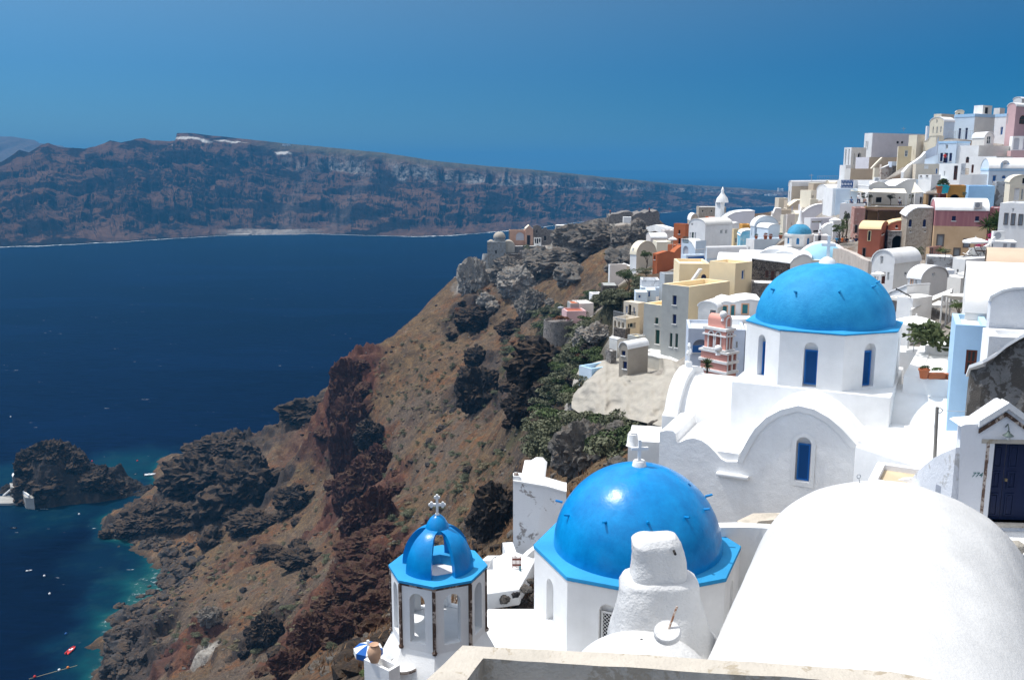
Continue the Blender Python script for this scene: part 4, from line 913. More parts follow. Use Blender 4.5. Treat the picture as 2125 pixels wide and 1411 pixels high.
    m = MB(); m.lathe([(.425, .0), (.44, -.04), (.43, -.08)], 20, A+Z*.1); m.lathe([(.37, -.30), (.41, -.36), (.37, -.42)], 20, A+Z*.1); m.build('pier_band', BROWNT, root, smooth=40)
    # bell on its bar
    B0, B1 = P(855, 1382, 23.0), P(905, 1392, 23.3); m = MB(); m.tube([B0, B1], .025, 6); bb = m.build('bell_bar', BROWNT, root)
    q = P(888, 1393, 23.2); m = MB(); m.lathe([(.0, .02), (.06, 0), (.09, -.10), (.12, -.2), (.165, -.30), (.17, -.33)], 16, q); m.tube([q+Z*.1, q], .03, 6); m.build('bell', paint('dark_bronze', (.06, .065, .055), .4, .6), bb, smooth=50)
    return c, zb
Tc, Tzb = bell_tower()
# ---------------------------------------------------------------- foreground parapet of the viewpoint terrace
def px_poly(pts, z): return [PZ(u, v, z) for u, v in pts]
z = 115.0
out = px_poly([(870, 1425), (960, 1339), (1250, 1353), (1560, 1373), (1850, 1393), (1990, 1420)], z); inn = px_poly([(958, 1425), (1001, 1366), (1250, 1381), (1560, 1400), (1700, 1409), (1800, 1421)], z)
m = MB(); k = len(out)
def ribbon(A, B, m_, mi=0): m_.add(list(A)+list(B), [(i, i+1, i+1+len(A), i+len(A)) for i in range(len(A)-1)], mi)
sub = lambda L: [L[i]+(L[i+1]-L[i])*t/6 for i in range(len(L)-1) for t in range(6)]+[L[-1]]
out, inn = sub(out), sub(inn)
for i in range(len(out)):
    w = noise.noise(out[i]*2.2)*.012; out[i] = out[i]+Vector((w, w, noise.noise(out[i]*3)*.006)); w = noise.noise(inn[i]*2.4+Vector((9, 0, 0)))*.018; inn[i] = inn[i]+Vector((w, w, 0))
low = lambda L, d: [q-Z*d for q in L]
ribbon(out, inn, m, 0); ribbon(out, low(out, 4), m, 1); ribbon(inn, low(inn, .75), m, 1)
flo = low(inn, .74)+[PZ(1700, 1600, 114.26), PZ(900, 1600, 114.26)]
INNERP = plaster('stained_inner_parapet', (.52, .47, .41), .12, dirt=.5, dirtc=(.36, .31, .25), bump=.6, streak=.3, fine=2.5)
tp = m.build('parapet', [CONC, INNERP], loc=out[0]); tag(tp, 'weathered beige concrete parapet across the bottom of the view', 'parapet')
m = MB(); m.add([q+Z*0 for q in flo], [tuple(range(len(flo)))]); o = m.build('terrace_floor', CONC); tag(o, 'concrete floor inside the foreground parapet', kind='structure')
# ---------------------------------------------------------------- huge white vault in the right foreground
def fore_vault():
    apex = P(1862, 1001, 16.3); far = Vector((apex.x, apex.y, 0)); near = Vector((P(1790, 1411, 8.6).x-.55, 7.2, 0)); d = (near-far).normalized(); s_ = Vector((-d.y, d.x, 0)); Ln = (near-far).length; za = apex.z
    m = MB(); rows, cols = 46, 60; vs = []
    for i in range(rows+1):
        t = -1.1+(Ln+1.1)*i/rows; e = 1 if t > 0 else math.sqrt(max(0, 1-(t/-1.1)**2)); e = max(e, .02)
        zz = za+.0-t*.018 if t > 0 else za
        R_ = 2.55; Hh = 2.5
        for j in range(cols+1):
            a_ = PI*j/cols; x_ = -math.cos(a_); zq = math.sin(a_)**.88
            p = far+d*t+s_*x_*R_*e; p.z = zz-Hh+Hh*zq*e; b = noise.noise(p*.8)*.05+noise.noise(p*2.4)*.018; p += Vector((0, 0, b)) if j not in (0, cols) else Vector((0, 0, 0)); vs.append(p)
        vs.append(vs[-1]-Z*3); 
    W_ = cols+2; fs = []
    for i in range(rows):
        for j in range(cols+1): fs.append((i*W_+j, i*W_+j+1, (i+1)*W_+j+1, (i+1)*W_+j))
    m.add(vs, fs); o = m.build('vaulted_roof', plaster('bright_limewash', (.60, .60, .595), .08, bump=.28, streak=.12), smooth=60, loc=apex-Z*3); tag(o, 'huge smooth white barrel vault roof filling the lower right foreground', 'roof')
    q = P(1783, 1006, 16.6); m = MB(); m.tube([q-Z*.05, q+Z*.08, q+Vector((-.02, 0, .14))], .008, 5); m.tube([q+Vector((-.02+.035*math.cos(t), 0, .17+.04*math.sin(t))) for t in np.linspace(0, 6.2, 10)], .008, 5); tag(m.build('iron_hook', GREYP), 'little iron ring hook on the crest of the huge white vault', 'hook')
fore_vault()
# ---------------------------------------------------------------- white chimney with its mound, stone disc and rusty rod
def chimney():
    B = P(1372, 1362, 13.6); s = depth_scale(B); root = empty('chimney', B, 'thick hand-moulded white chimney with rounded head standing before the blue dome', 'chimney')
    def loft(sections, name, mat, nz=5, sm=55):
        """sections: (u centre px, v px, half width px, half depth m)"""
        m = MB(); rings = []; n = 40; S = []
        for i in range(len(sections)-1):
            for q in range(nz):
                t = q/nz; S.append([a*(1-t)+b*t for a, b in zip(sections[i], sections[i+1])])
        S.append(sections[-1])
        for u, v, hw, hd in S:
            c = P(u, v, 13.9); w = hw*depth_scale(c)
            for k in range(n):
                a_ = 2*PI*k/n; ca, sa = math.cos(a_), math.sin(a_); e = 3.2; rr = (abs(ca)**e+abs(sa)**e)**(-1/e); p = Vector((c.x+w*ca*rr, c.y+hd*sa*rr, c.z)); p += Vector((ca, sa, 0))*(noise.noise(p*3)*.05+noise.noise(p*9)*.012); p.z += noise.noise(p*2.2+Vector((4, 4, 4)))*.03; rings.append(p)
        fs = []
        for i in range(len(S)-1):
            for k in range(n): fs.append((i*n+k, i*n+(k+1) % n, (i+1)*n+(k+1) % n, (i+1)*n+k))
        fs.append(tuple(range(n))); m.add(rings, fs); return m.build(name, mat, root, smooth=sm)
    W2 = plaster('thick_limewash', (.60, .60, .60), .05, bump=.7, fine=1.6, streak=.08)
    loft([(1364, 1108, 20, .12), (1364, 1112, 38, .24), (1362, 1122, 49, .32), (1364, 1142, 54, .36), (1366, 1175, 56, .37), (1366, 1203, 57, .38), (1366, 1212, 57, .38)], 'chimney_head', W2)
    loft([(1372, 1192, 62, .42), (1370, 1198, 74, .47), (1368, 1212, 79, .5), (1368, 1250, 88, .58), (1372, 1310, 104, .72), (1380, 1360, 122, .9), (1392, 1400, 150, 1.1)], 'chimney_body', W2)
    q = P(1399, 1144, 13.55); m = MB(); m.tube([q-Yv*.1, q+Yv*.02], .022, 8); m.build('smoke_hole', VOID, root)
    # shoulder mound, separate limewashed lump
    c = P(1330, 1372, 12.9); m = MB(); m.lathe([(1.15*math.cos(t), .72*math.sin(t)) for t in np.linspace(0, PI/2-.02, 14)], 40, c-Z*.35, sx=.95, sy=.8); m.build('shoulder', W2, root, smooth=60)
    # disc and rod
    q = P(1385, 1312, 12.2); ax = Vector((-.15, -.38, .9)).normalized(); m = MB(); m.tube([q-ax*.06, q-ax*.04, q+ax*.03, q+ax*.05], [.17, .195, .195, .18], 28); o = m.build('stone_disc', W2, smooth=40, loc=q); tag(o, 'white limewashed stone disc lying on the mound in front of the chimney', 'stone disc')
    RUST = plaster('rusty_iron', (.30, .13, .06), .2, dirt=.5, dirtc=(.5, .42, .36), fine=6); m = MB(); q2 = P(1405, 1258, 12.25); m.tube([q, q2], .016, 8); tag(m.build('iron_rod', RUST, loc=q), 'short rusty iron rod stuck in the white stone disc', 'rod')
chimney()
# ---------------------------------------------------------------- white roofs round the main church
def slab(name, label, cat, pts, z, th, mat, kind=None, bev=.05):
    A = px_poly(pts, z); m = MB(); n = len(A); m.add(A+[q-Z*th for q in A], [tuple(range(n)), tuple(range(2*n-1, n-1, -1))]+[(i, (i+1) % n, (i+1) % n+n, i+n) for i in range(n)]); o = m.build(name, mat, loc=A[0], bevel=bev); tag(o, label, cat, None, kind); GP.extend([(q.x, q.y, z-th-.3) for q in A]); return o
WROOF = plaster('roof_limewash', (.66, .66, .655), .03, bump=.3)
slab('flat_roof', 'sunlit white roof strip between the long right vault and the curving wall', 'roof', [(1775, 925), (1850, 893), (2040, 893), (2040, 990), (1960, 985)], 109.08, 3, WHITE)
slab('flat_roof', 'broad white roof terrace round the foot of the glossy blue domed church', 'roof', [(1012, 1262), (1120, 1262), (1560, 1225), (1640, 1180), (1700, 1190), (1640, 1440), (1300, 1480), (1010, 1440), (905, 1411)], Mzb+.02, 2.5, WROOF)
slab('flat_roof', 'white roof between the chimney and the huge vault', 'roof', [(1470, 1400), (1475, 1300), (1600, 1150), (1760, 1130), (1700, 1450), (1480, 1470)], Mzb+.25, 2.0, WROOF)
# ================================================================ the village, house by house
CREAM = plaster('cream_render', (.76, .69, .55), .04); TAN = plaster('tan_render', (.52, .43, .33), .04); TANL = plaster('light_tan_render', (.62, .55, .45), .04)
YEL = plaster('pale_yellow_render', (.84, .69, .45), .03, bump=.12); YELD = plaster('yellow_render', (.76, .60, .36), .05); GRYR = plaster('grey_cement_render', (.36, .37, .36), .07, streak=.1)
TERC = plaster('terracotta_red_render', (.40, .125, .075), .06); BRICK = plaster('burnt_orange_render', (.42, .12, .045), .05); PINK = plaster('rose_render', (.66, .44, .44), .05); PINKD = plaster('faded_crimson_render', (.38, .155, .165), .12, streak=.35)
OCHRE = plaster('ochre_render', (.48, .22, .045), .1, streak=.25); SAND = plaster('peach_sand_render', (.66, .46, .28), .08, streak=.12); GOLD = plaster('aged_gold_render', (.40, .26, .13), .16, streak=.3)
SALM = plaster('salmon_render', (.70, .33, .27), .04); PINKT = plaster('weathered_pink_render', (.46, .25, .21), .15, dirt=.3, dirtc=(.5, .42, .38), streak=.3)
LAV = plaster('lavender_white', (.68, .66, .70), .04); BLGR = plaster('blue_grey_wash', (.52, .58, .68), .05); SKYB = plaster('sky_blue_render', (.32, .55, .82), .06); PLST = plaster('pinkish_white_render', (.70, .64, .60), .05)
STN = stone('dark_rubble_stone', (.05, .04, .038), (.17, .14, .12), 4.5); STNG = stone('grey_field_stone', (.13, .12, .115), (.30, .27, .25), 3.5, (.40, .37, .34)); STNB = stone('beige_rubble', (.34, .29, .23), (.52, .46, .38), 5, (.46, .41, .35), .1, .5)
OLDP = plaster('old_flaking_render', (.48, .50, .52), .12, dirt=.6, dirtc=(.22, .21, .21), bump=.6, streak=.2); OFFW = plaster('off_white_render', (.72, .70, .66), .05, streak=.06); STAIN = plaster('stained_white_wall', (.70, .72, .75), .07, dirt=.35, dirtc=(.45, .46, .48), streak=.15)
LB = LBLUE
# ---- upper right quarter (crop B)
CR(1860, 190, 7.426)
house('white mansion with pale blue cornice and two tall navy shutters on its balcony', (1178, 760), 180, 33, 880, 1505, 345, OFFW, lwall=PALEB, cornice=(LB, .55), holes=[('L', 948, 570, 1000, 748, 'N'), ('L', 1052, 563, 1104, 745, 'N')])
house('white cube room standing on the roof of the blue-corniced mansion', (1325, 352), 184, 33, 1195, 1475, 213, OFFW, lwall=WHITE, holes=[('R', 1362, 250, 1425, 345, 'k')], gp=False, drop=2)
house('white house wing with one navy shuttered window under a blue cornice', (1672, 760), 172, 33, 1508, '3', 345, WHITE, cornice=(LB, .5), holes=[('L', 1595, 545, 1648, 675, 'b')])
house('small white roof block beside the pink house', (1590, 360), 186, 33, 1500, 1672, 255, OFFW, lwall=WHITE, gp=False, drop=2)
house('pink house with white barrel roof at the right edge of the hilltop', (1782, 910), 164, 33, 1682, 2150, 235, plaster('shaded_pink_render', (.56, .38, .41), .05), roof='vL', apex=178, lwall=PINK, holes=[('R', 1890, 372, 2010, 505, 'rA'), ('R', 1825, 735, 1900, 892, 'DA'), ('L', 1695, 350, 1728, 510, 'w')])  # right face in a darker pink: its shade put into the colour
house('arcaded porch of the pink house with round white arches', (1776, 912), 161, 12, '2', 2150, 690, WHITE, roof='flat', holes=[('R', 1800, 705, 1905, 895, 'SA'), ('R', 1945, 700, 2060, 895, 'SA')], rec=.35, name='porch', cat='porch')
house('rosy terrace wall below the pink house', (1756, 1035), 158, 10, '3', 2150, 912, PINK, name='terrace', cat='terrace', par=.1)
house('white vaulted chapel roof at the top right skyline', (1930, 175), 190, 33, 1800, 2140, 125, OFFW, roof='vL', apex=88, lwall=WHITE, cat='chapel', gp=False)
house('cream church-fronted house with arched gable and three slim windows', (720, 668), 178, 33, 510, 892, 470, PALEB, roof='vL', apex=395, lwall=CREAM, holes=[('L', 555, 545, 580, 645, 'd'), ('L', 613, 545, 642, 650, 'd'), ('L', 672, 538, 700, 635, 'd'), ('L', 614, 435, 637, 490, 'd')])
house('long cream parapet house on the skyline behind the cream gable', (690, 430), 192, 33, 578, 1200, 345, TANL, lwall=CREAM, gp=False)
house('small round-headed cream bell arch on the skyline', (918, 375), 188, 8, '1', 1042, 325, CREAM, roof='vR', apex=292, rmat=CREAM, holes=[('R', 950, 335, 985, 365, 'kA')], name='bell_arch', cat='bell arch', gp=False, drop=1)
house('white chimney block beside the big plain block on the skyline', (468, 668), 182, 20, 450, 500, 535, LAV, lwall=WHITE, name='chimney', cat='chimney', gp=False)
house('yellow tower house with crenellated parapet', (290, 1095), 172, 33, 180, 428, 670, TANL, lwall=CREAM, holes=[('L', 262, 900, 276, 975, 'w')])  # sunlit left in cream, shaded right in tan: light put into colour
house('pale yellow cottage with one white framed window below the tower house', (222, 1082), 169, 70, 25, '3', 845, CREAM, lwall=YELD, holes=[('L', 125, 908, 182, 1006, 'd')])
house('cream stair tower with steps beside the yellow house', (600, 905), 170, 30, 420, '2.2', 690, CREAM, roof='pL', prof=[(600, 690), (520, 690), (485, 760), (420, 770)], rmat=CREAM, name='stair_tower', cat='stairs')
house('white house with navy shutters and doors where the person in red stands', (905, 1108), 160, 33, 637, '4', 765, PALEB, cornice=(LB, .35), holes=[('L', 755, 820, 800, 890, 'd'), ('L', 668, 950, 722, 1078, 'n'), ('L', 728, 950, 798, 1100, 'N'), ('L', 808, 950, 862, 1077, 'n')])
house('plain white house with a small red arched window', (1250, 1120), 157, 33, 900, 1762, 832, OFFW, lwall=WHITE, holes=[('L', 1066, 1008, 1126, 1102, 'rA')])
house('small white dormer chapel with six little panes on the terrace', (1350, 825), 166, 15, '3', 1500, 720, OFFW, roof='vR', apex=630, holes=[('R', 1392, 690, 1465, 812, 'd')], cat='chapel')
house('white house with two brown framed windows', (1518, 1285), 150, 33, 1130, 1775, 1000, OFFW, lwall=WHITE, holes=[('L', 1150, 1130, 1197, 1256, 'r'), ('L', 1318, 1152, 1368, 1242, 'r')])
house('white house with a tall brown framed glass door', (980, 1375), 147, 33, 655, 1062, 1112, STAIN, lwall=WHITE, holes=[('L', 873, 1145, 952, 1366, 'D'), ('L', 728, 1230, 756, 1300, 'w')])
house('tan flat-roofed house with slate awnings and a pale blue window', (290, 1330), 156, 6, '5', 655, 1118, TANL, holes=[('R', 600, 1185, 642, 1278, 'b'), ('R', 425, 1130, 500, 1195, 'w')])
house('low white box roof with two dark slots', (540, 1360), 145, 28, 338, 682, 1285, WHITE, holes=[('L', 358, 1298, 400, 1318, 'k'), ('L', 452, 1295, 492, 1316, 'k')])
house('white church with long barrel roof and blue trimmed doors', (1412, 1420), 140, 10, '6', 2150, 1192, PALEB, roof='vL', apex=1035, cornice=(LB, .3), cat='church', holes=[('R', 1470, 1290, 1550, 1420, 'B'), ('R', 1618, 1290, 1697, 1352, 'bA'), ('R', 1775, 1285, 1840, 1345, 'b')])
def bellgable(label, x0, x1, yb, yt, Yd, mat, tr):
    A = Q(x0, yb, Yd); w = reach(A, X, *px(x1, yb)); h = Q(x0, yt, Yd).z-A.z; root = empty('bell_gable', A, label, 'bell gable'); m = MB(); r = h*.28
    m.panel(rect(0, 0, w, h, True, 12), [rect(w*.33, h*.12, w*.67, h*.68, True)], X, Z, -Yv, A, .35); m.panel(rect(0, 0, w, h, True, 12), [rect(w*.33, h*.12, w*.67, h*.68, True)], X, Z, Yv, A+Yv*.35, 0)
    o = rect(0, 0, w, h, True, 12); m.add([A+X*p[0]+Z*p[1] for p in o]+[A+X*p[0]+Z*p[1]+Yv*.35 for p in o], [(i, (i+1) % len(o), (i+1) % len(o)+len(o), i+len(o)) for i in range(len(o))]); m.build('gable', mat, root)
    m = MB(); m.box(A+X*w*.16-Yv*.02+Z*h*.35, (w*.14, .06, h*.6)); m.box(A+X*w*.84-Yv*.02+Z*h*.35, (w*.14, .06, h*.6)); m.build('pilaster', tr, root)
    m = MB(); q = A+X*w/2+Yv*.17+Z*h*.55; m.lathe([(0, 0), (w*.08, -.05*h), (w*.13, -.2*h)], 10, q); m.tube([q, q+Z*h*.12], .02, 5); m.build('bell', GREYP, root)
    for c_ in root.children: c_.matrix_parent_inverse = pinv(root)
bellgable('white and blue bell gable on the front of the barrel-roofed church', 1600, 1740, 1192, 1060, 139.5, WHITE, LB)
wallseg('low white wall in front of the brown framed windows', [(985, 1285, 143), (1165, 1283, 142), (1420, 1278, 141)], 4, .4, WHITE)
wallseg('grey-white sloping stair wall beside the house with the person in red', [(432, 935, 163), (530, 880, 162.5), (612, 845, 162), (650, 700, 161.8)], 5, .3, BLGR)
wallseg('white capped stair wall rising to the navy doors', [(440, 1050, 160), (560, 1005, 159.5), (655, 968, 159)], 3, .35, PALEB)
wallseg('white curved buttress wall above the dark stone wall', [(95, 1240, 159), (180, 1140, 160), (300, 1060, 161), (380, 1000, 161.5), (440, 930, 162)], 5, .5, WHITE)
# ---- skyline left part (crop Z1)
CR(1600, 180, 4.03)
house('big plain white block on the skyline, shade painted grey-lilac, with two small windows', (836, 592), 203, 28, 777, 1300, 388, LAV, lwall=WHITE, holes=[('R', 1050, 458, 1072, 477, 'k'), ('R', 1087, 458, 1109, 477, 'k'), ('L', 790, 458, 800, 515, 'k'), ('L', 804, 458, 814, 515, 'k')])  # white building; grey shade of the right face put into the lavender tone
CR(1640, 300, 6.4125)
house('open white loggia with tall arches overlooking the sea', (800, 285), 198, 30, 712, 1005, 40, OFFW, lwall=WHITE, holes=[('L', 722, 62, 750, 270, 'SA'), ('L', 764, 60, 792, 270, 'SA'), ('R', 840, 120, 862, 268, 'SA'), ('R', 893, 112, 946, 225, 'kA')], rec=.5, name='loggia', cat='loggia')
house('white lower block below the arched loggia', (722, 530), 192, 24, 652, 800, 276, WHITE)
house('grey and tan terrace house with slanted white coping', (1040, 330), 190, 25, 868, 1400, 170, TAN, lwall=LAV, holes=[])
house('tan house with cream side wall under the terraces', (790, 535), 183, 26, 720, 1116, 324, TAN, lwall=OFFW)
wallseg('white coping running diagonally over the tan terrace house', [(1072, 318, 188), (1140, 245, 188.5), (1216, 172, 189)], .5, .4, CREAM)
house('small white pillar house against the tan terrace', (1115, 445), 178, 5, '3', 1202, 312, CREAM)
house('beige garden wall with peeling plaster', (1202, 445), 176, 8, '2', 1355, 265, plaster('peeling_beige', (.60, .52, .45), .08, dirt=.4, dirtc=(.34, .26, .22)), roof='pR', prof=[(1202, 325), (1280, 295), (1355, 262)], name='garden_wall', cat='wall')
house('dark rubble stone house base beneath a white terrace', (1352, 445), 172, 8, '4', 1665, 285, STN)
house('white terrace rim above the dark rubble stone', (1348, 290), 173, 8, '4', 1655, 228, BLGR, name='terrace', cat='terrace', drop=.2, gp=False)
wallseg('white diagonal buttress crossing the dark stone wall', [(1490, 380, 171), (1530, 330, 171), (1600, 270, 171.2), (1680, 215, 171.5)], 5, .4, WHITE)
# restaurant level
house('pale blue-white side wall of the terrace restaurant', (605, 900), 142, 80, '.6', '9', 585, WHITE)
house('white restaurant wing left of the awnings', (880, 850), 140, 72, 605, '3', 592, PALEB, holes=[])
house('long white restaurant building with shaded wall and dark square window', (1030, 815), 146, 4, 860, 1665, 480, OFFW, roof='pR', prof=[(1030, 560), (1100, 520), (1170, 500), (1240, 515), (1300, 560), (1400, 560), (1500, 500), (1560, 475), (1665, 470)], lwall=WHITE, holes=[('R', 1137, 703, 1221, 772, 'k'), ('R', 872, 560, 880, 590, 'k')])
house('low white roof room behind the restaurant', (840, 600), 150, 20, '4', 1500, 478, WHITE)
house('shaded white house right of the restaurant with one dark window', (1655, 700), 150, 2, '4', 2075, 470, PALEB, holes=[('R', 1830, 573, 1893, 640, 'q')])  # bluish wash on a white house: its shade put into the colour
house('white annex with a small dark door under the pointed sail', (1650, 800), 144, 2, '4', 1790, 640, WHITE, holes=[('R', 1728, 705, 1768, 782, 'K')], par=.05)
house('curved white terrace parapet of the restaurant', (980, 870), 136, 60, 662, '6', 790, WHITE, name='terrace', cat='terrace', par=.25)
house('weathered pink tower wall beneath the terrace', (826, 1300), 131, 4, '5', 985, 845, PINKT, holes=[('R', 860, 1075, 892, 1172, 'K')])
house('aged gold retaining wall under the restaurant terrace', (985, 1080), 134, 4, '8', 1640, 828, GOLD, par=.1)
house('dark red doorway wall beside the people', (850, 1400), 127, 4, '3', 890, 1205, PINKT, holes=[('R', 855, 1215, 886, 1300, 'K')])
def sail(label, pts, mat=SHADE, name='awning'):
    W3 = [Q(*p) for p in pts]; m = MB(); n = 8; a, b, c, d = W3 if len(W3) == 4 else W3+[W3[2]]; vs = []
    for i in range(n+1):
        for j in range(n+1):
            s, t = i/n, j/n; p = (a*(1-s)+b*s)*(1-t)+(d*(1-s)+c*s)*t; p = p-Z*.5*math.sin(PI*s)*math.sin(PI*t)*.6; vs.append(p)
    m.add(vs, [(i*(n+1)+j, i*(n+1)+j+1, (i+1)*(n+1)+j+1, (i+1)*(n+1)+j) for i in range(n) for j in range(n)]); m.add([v-Z*.03 for v in vs], [(i*(n+1)+j, i*(n+1)+j+1, (i+1)*(n+1)+j+1, (i+1)*(n+1)+j) for i in range(n) for j in range(n)])
    root = empty(name, W3[0], label, 'awning'); m.build('canvas', mat, root, smooth=80)
    for q in W3[:4]: m = MB(); m.tube([q-Z*2.6, q], .05, 6); m.build('pole', POLEM, root)
    for c_ in root.children: c_.matrix_parent_inverse = pinv(root)
CANV = paint('cream_canvas', (.74, .69, .58), .85)
sail('cream shade sail stretched over the restaurant tables', [(1040, 630, 136), (1110, 588, 145), (1520, 590, 145), (1550, 650, 136)], CANV)
sail('cream shade sail at the left end of the restaurant terrace', [(800, 615, 138), (830, 590, 143), (1070, 600, 143), (1040, 640, 137)], CANV)
sail('pointed triangular cream sail at the right end of the restaurant', [(1610, 645, 139), (1655, 500, 143), (1762, 636, 139)], CANV)
def pergola(label, x0, y0, x1, y1, Yd, D, mat=WOOD, roofm=None, n=4):
    A = Q(x0, y1, Yd); w = reach(A, X, *px(x1, y1)); h = Q(x0, y0, Yd).z-A.z; root = empty('pergola', A, label, 'pergola'); m = MB()
    for i in range(n):
        for y in (0, D): m.box(A+X*(w*i/(n-1))+Yv*y+Z*(h/2-.5), (.14, .14, h+1))
    m.build('post', mat, root); m = MB(); m.box(A+X*w/2+Yv*D/2+Z*(h-.12), (w+.4, D+.4, .22)); m.build('roof', roofm or mat, root)
    for c_ in root.children: c_.matrix_parent_inverse = pinv(root)
pergola('brown wooden pergola roof against the gold wall', 1165, 868, 1640, 1050, 129.5, 4.3, n=3)
# terracotta, stone and pink houses
GOLDR = plaster('apricot_roof', (.76, .56, .33), .04)
house('terracotta red house with apricot vaulted roof and one narrow framed window', (1180, 1440), 108, 62, 905, 1283, 1135, TERC, roof='vR', apex=1052, rmat=GOLDR, holes=[('L', 1030, 1155, 1072, 1280, 'y'), ('R', 1215, 1165, 1248, 1206, 'k'), ('L', 960, 1380, 1000, 1500, 'K')])
house('low red wing with rolled apricot roof joining the stone house', (1283, 1300), 113, 6, '4', 1517, 1085, TERC, roof='pR', prof=[(1283, 1085), (1340, 1050), (1420, 1025), (1517, 1010)], rmat=GOLDR, holes=[('R', 1400, 1073, 1432, 1110, 'k')])
house('old grey plastered arch below the red wing', (1283, 1450), 111.5, 6, '3', 1520, 1150, OLDP, holes=[('R', 1345, 1215, 1505, 1420, 'kA')], rec=1.2, par=.05, name='archway', cat='archway')
house('beige rubble stone house with curved top and two navy arched windows', (1520, 1450), 106, 4, '8', 1880, 960, STNB, roof='pR', prof=[(1520, 965), (1545, 960), (1580, 915), (1640, 870), (1700, 848), (1880, 850)], holes=[('R', 1573, 998, 1620, 1097, 'nA'), ('R', 1760, 998, 1810, 1097, 'nA'), ('R', 1590, 1148, 1610, 1164, 'k'), ('R', 1785, 1142, 1803, 1160, 'k')])
CR(1880, 370, 7.424)
zs = Q(500, 735, 104).z
n = N('two_tone_render'); sx = n.n('ShaderNodeSeparateXYZ'); n.l(n.pos(), sx.inputs[0]); tz = n.math('GREATER_THAN', sx.outputs[2], zs)
stv = n.noise(1, 4, .6, vec=n.scale(n.pos(), (2.5, 2.5, .25))); up = n.mix(n.ramp(stv, [(.45, 0), (.7, .6)]), (.36, .150, .165), (.52, .26, .25)); dn_ = n.mix(n.ramp(n.noise(.6, 5, .6), [(.3, 0), (.7, 1)]), (.58, .385, .22), (.70, .50, .31))
n.col(n.mix(tz, dn_, up)); n.bump(n.noise(3, 4), .2, .05); TWO = n.m
house('two-tone house, faded crimson above and peach below, with a long white vault', (395, 1225), 104, 4, '6', 1245, 498, TWO, roof='vL', apex=330, holes=[('R', 705, 585, 773, 656, 'n'), ('R', 1063, 590, 1131, 660, 'n'), ('R', 480, 880, 576, 1040, 'W'), ('R', 890, 945, 980, 1062, 'q'), ('R', 738, 1087, 828, 1195, 'W'), ('R', 560, 1100, 612, 1152, 'q')])
house('low white vault stepping down at the end of the crimson house', (1022, 600), 103, 30, '4', 1320, 560, PINKD, roof='vL', apex=440, rmat=WHITE, gp=False)
house('crimson and peach corner wall next to the yucca', (1245, 1000), 103.5, -4, '4', 1425, 455, TWO, roof='flat', par=.1, gp=False)
house('ochre house with a wide dark arch', (628, 440), 122, 4, '6', 945, 112, OCHRE, holes=[('R', 662, 250, 833, 400, 'kA')], par=.1, rec=1.5)
house('sky blue house with a plain square front', (942, 445), 118, 4, '6', 1362, 118, SKYB, holes=[('R', 1062, 325, 1138, 400, 'k')], par=.12)
house('small maroon wall behind the ochre arch', (510, 440), 124, 4, '3', 640, 240, plaster('maroon_render', (.13, .035, .03), .1), par=.05)
house('tan doorway pavilion beside the restaurant', (300, 440), 127, 6, '3', 510, 228, GOLD, holes=[('R', 350, 262, 420, 420, 'K'), ('R', 424, 262, 470, 420, 'w')], cornice=(OFFW, .1))
house('grey streaked house with one dark window', (1362, 440), 120, 4, '5', 1590, 55, OLDP, holes=[('R', 1500, 222, 1562, 302, 'k')])
house('cream vaulted house with tall white shutters at the right edge', (1575, 400), 111, 4, '6', 1960, 70, CREAM, roof='vR', apex=-40, rmat=CREAM, holes=[('R', 1655, 155, 1757, 345, 'w'), ('R', 1765, 165, 1815, 335, 'd'), ('R', 1790, 0, 1850, 85, 'k')])
house('tall white house with three slim windows at the right edge', (1960, 1240), 84, 52, 1410, '6', 395, WHITE, holes=[('L', 1635, 465, 1670, 517, 'w'), ('L', 1510, 545, 1573, 712, 'q'), ('L', 1618, 552, 1682, 720, 'q'), ('L', 1733, 562, 1800, 722, 'q')])
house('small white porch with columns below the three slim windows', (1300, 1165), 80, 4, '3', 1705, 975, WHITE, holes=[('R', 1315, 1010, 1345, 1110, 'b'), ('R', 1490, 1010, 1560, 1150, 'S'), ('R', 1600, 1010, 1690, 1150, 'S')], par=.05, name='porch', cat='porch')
house('pink chimney stub wall left of the peach house', (350, 1240), 100, 40, 303, 540, 1065, PINKT, lwall=SAND, holes=[('R', 372, 1080, 408, 1195, 'W')])
house('patchy grey garden wall under the peach house', (312, 1440), 94, 2, '3', 725, 1205, OLDP, par=.05, name='garden_wall', cat='wall')
house('white roof terrace with the parasol and deck chairs', (868, 1560), 79, 38, 712, 1330, 1225, WHITE, par=.12, holes=[('R', 1185, 1360, 1245, 1440, 'kA'), ('L', 785, 1400, 800, 1440, 'k')])
wallseg('low curved white wall behind the deck chairs', [(930, 1170, 82), (1000, 1090, 82), (1080, 1058, 82), (1190, 1060, 82), (1300, 1000, 82)], 2.2, .3, WHITE)
wallseg('small white curl wall beside the red flowers', [(1300, 1000, 80.5), (1325, 920, 80.5), (1365, 900, 80.5)], 2, .3, WHITE)
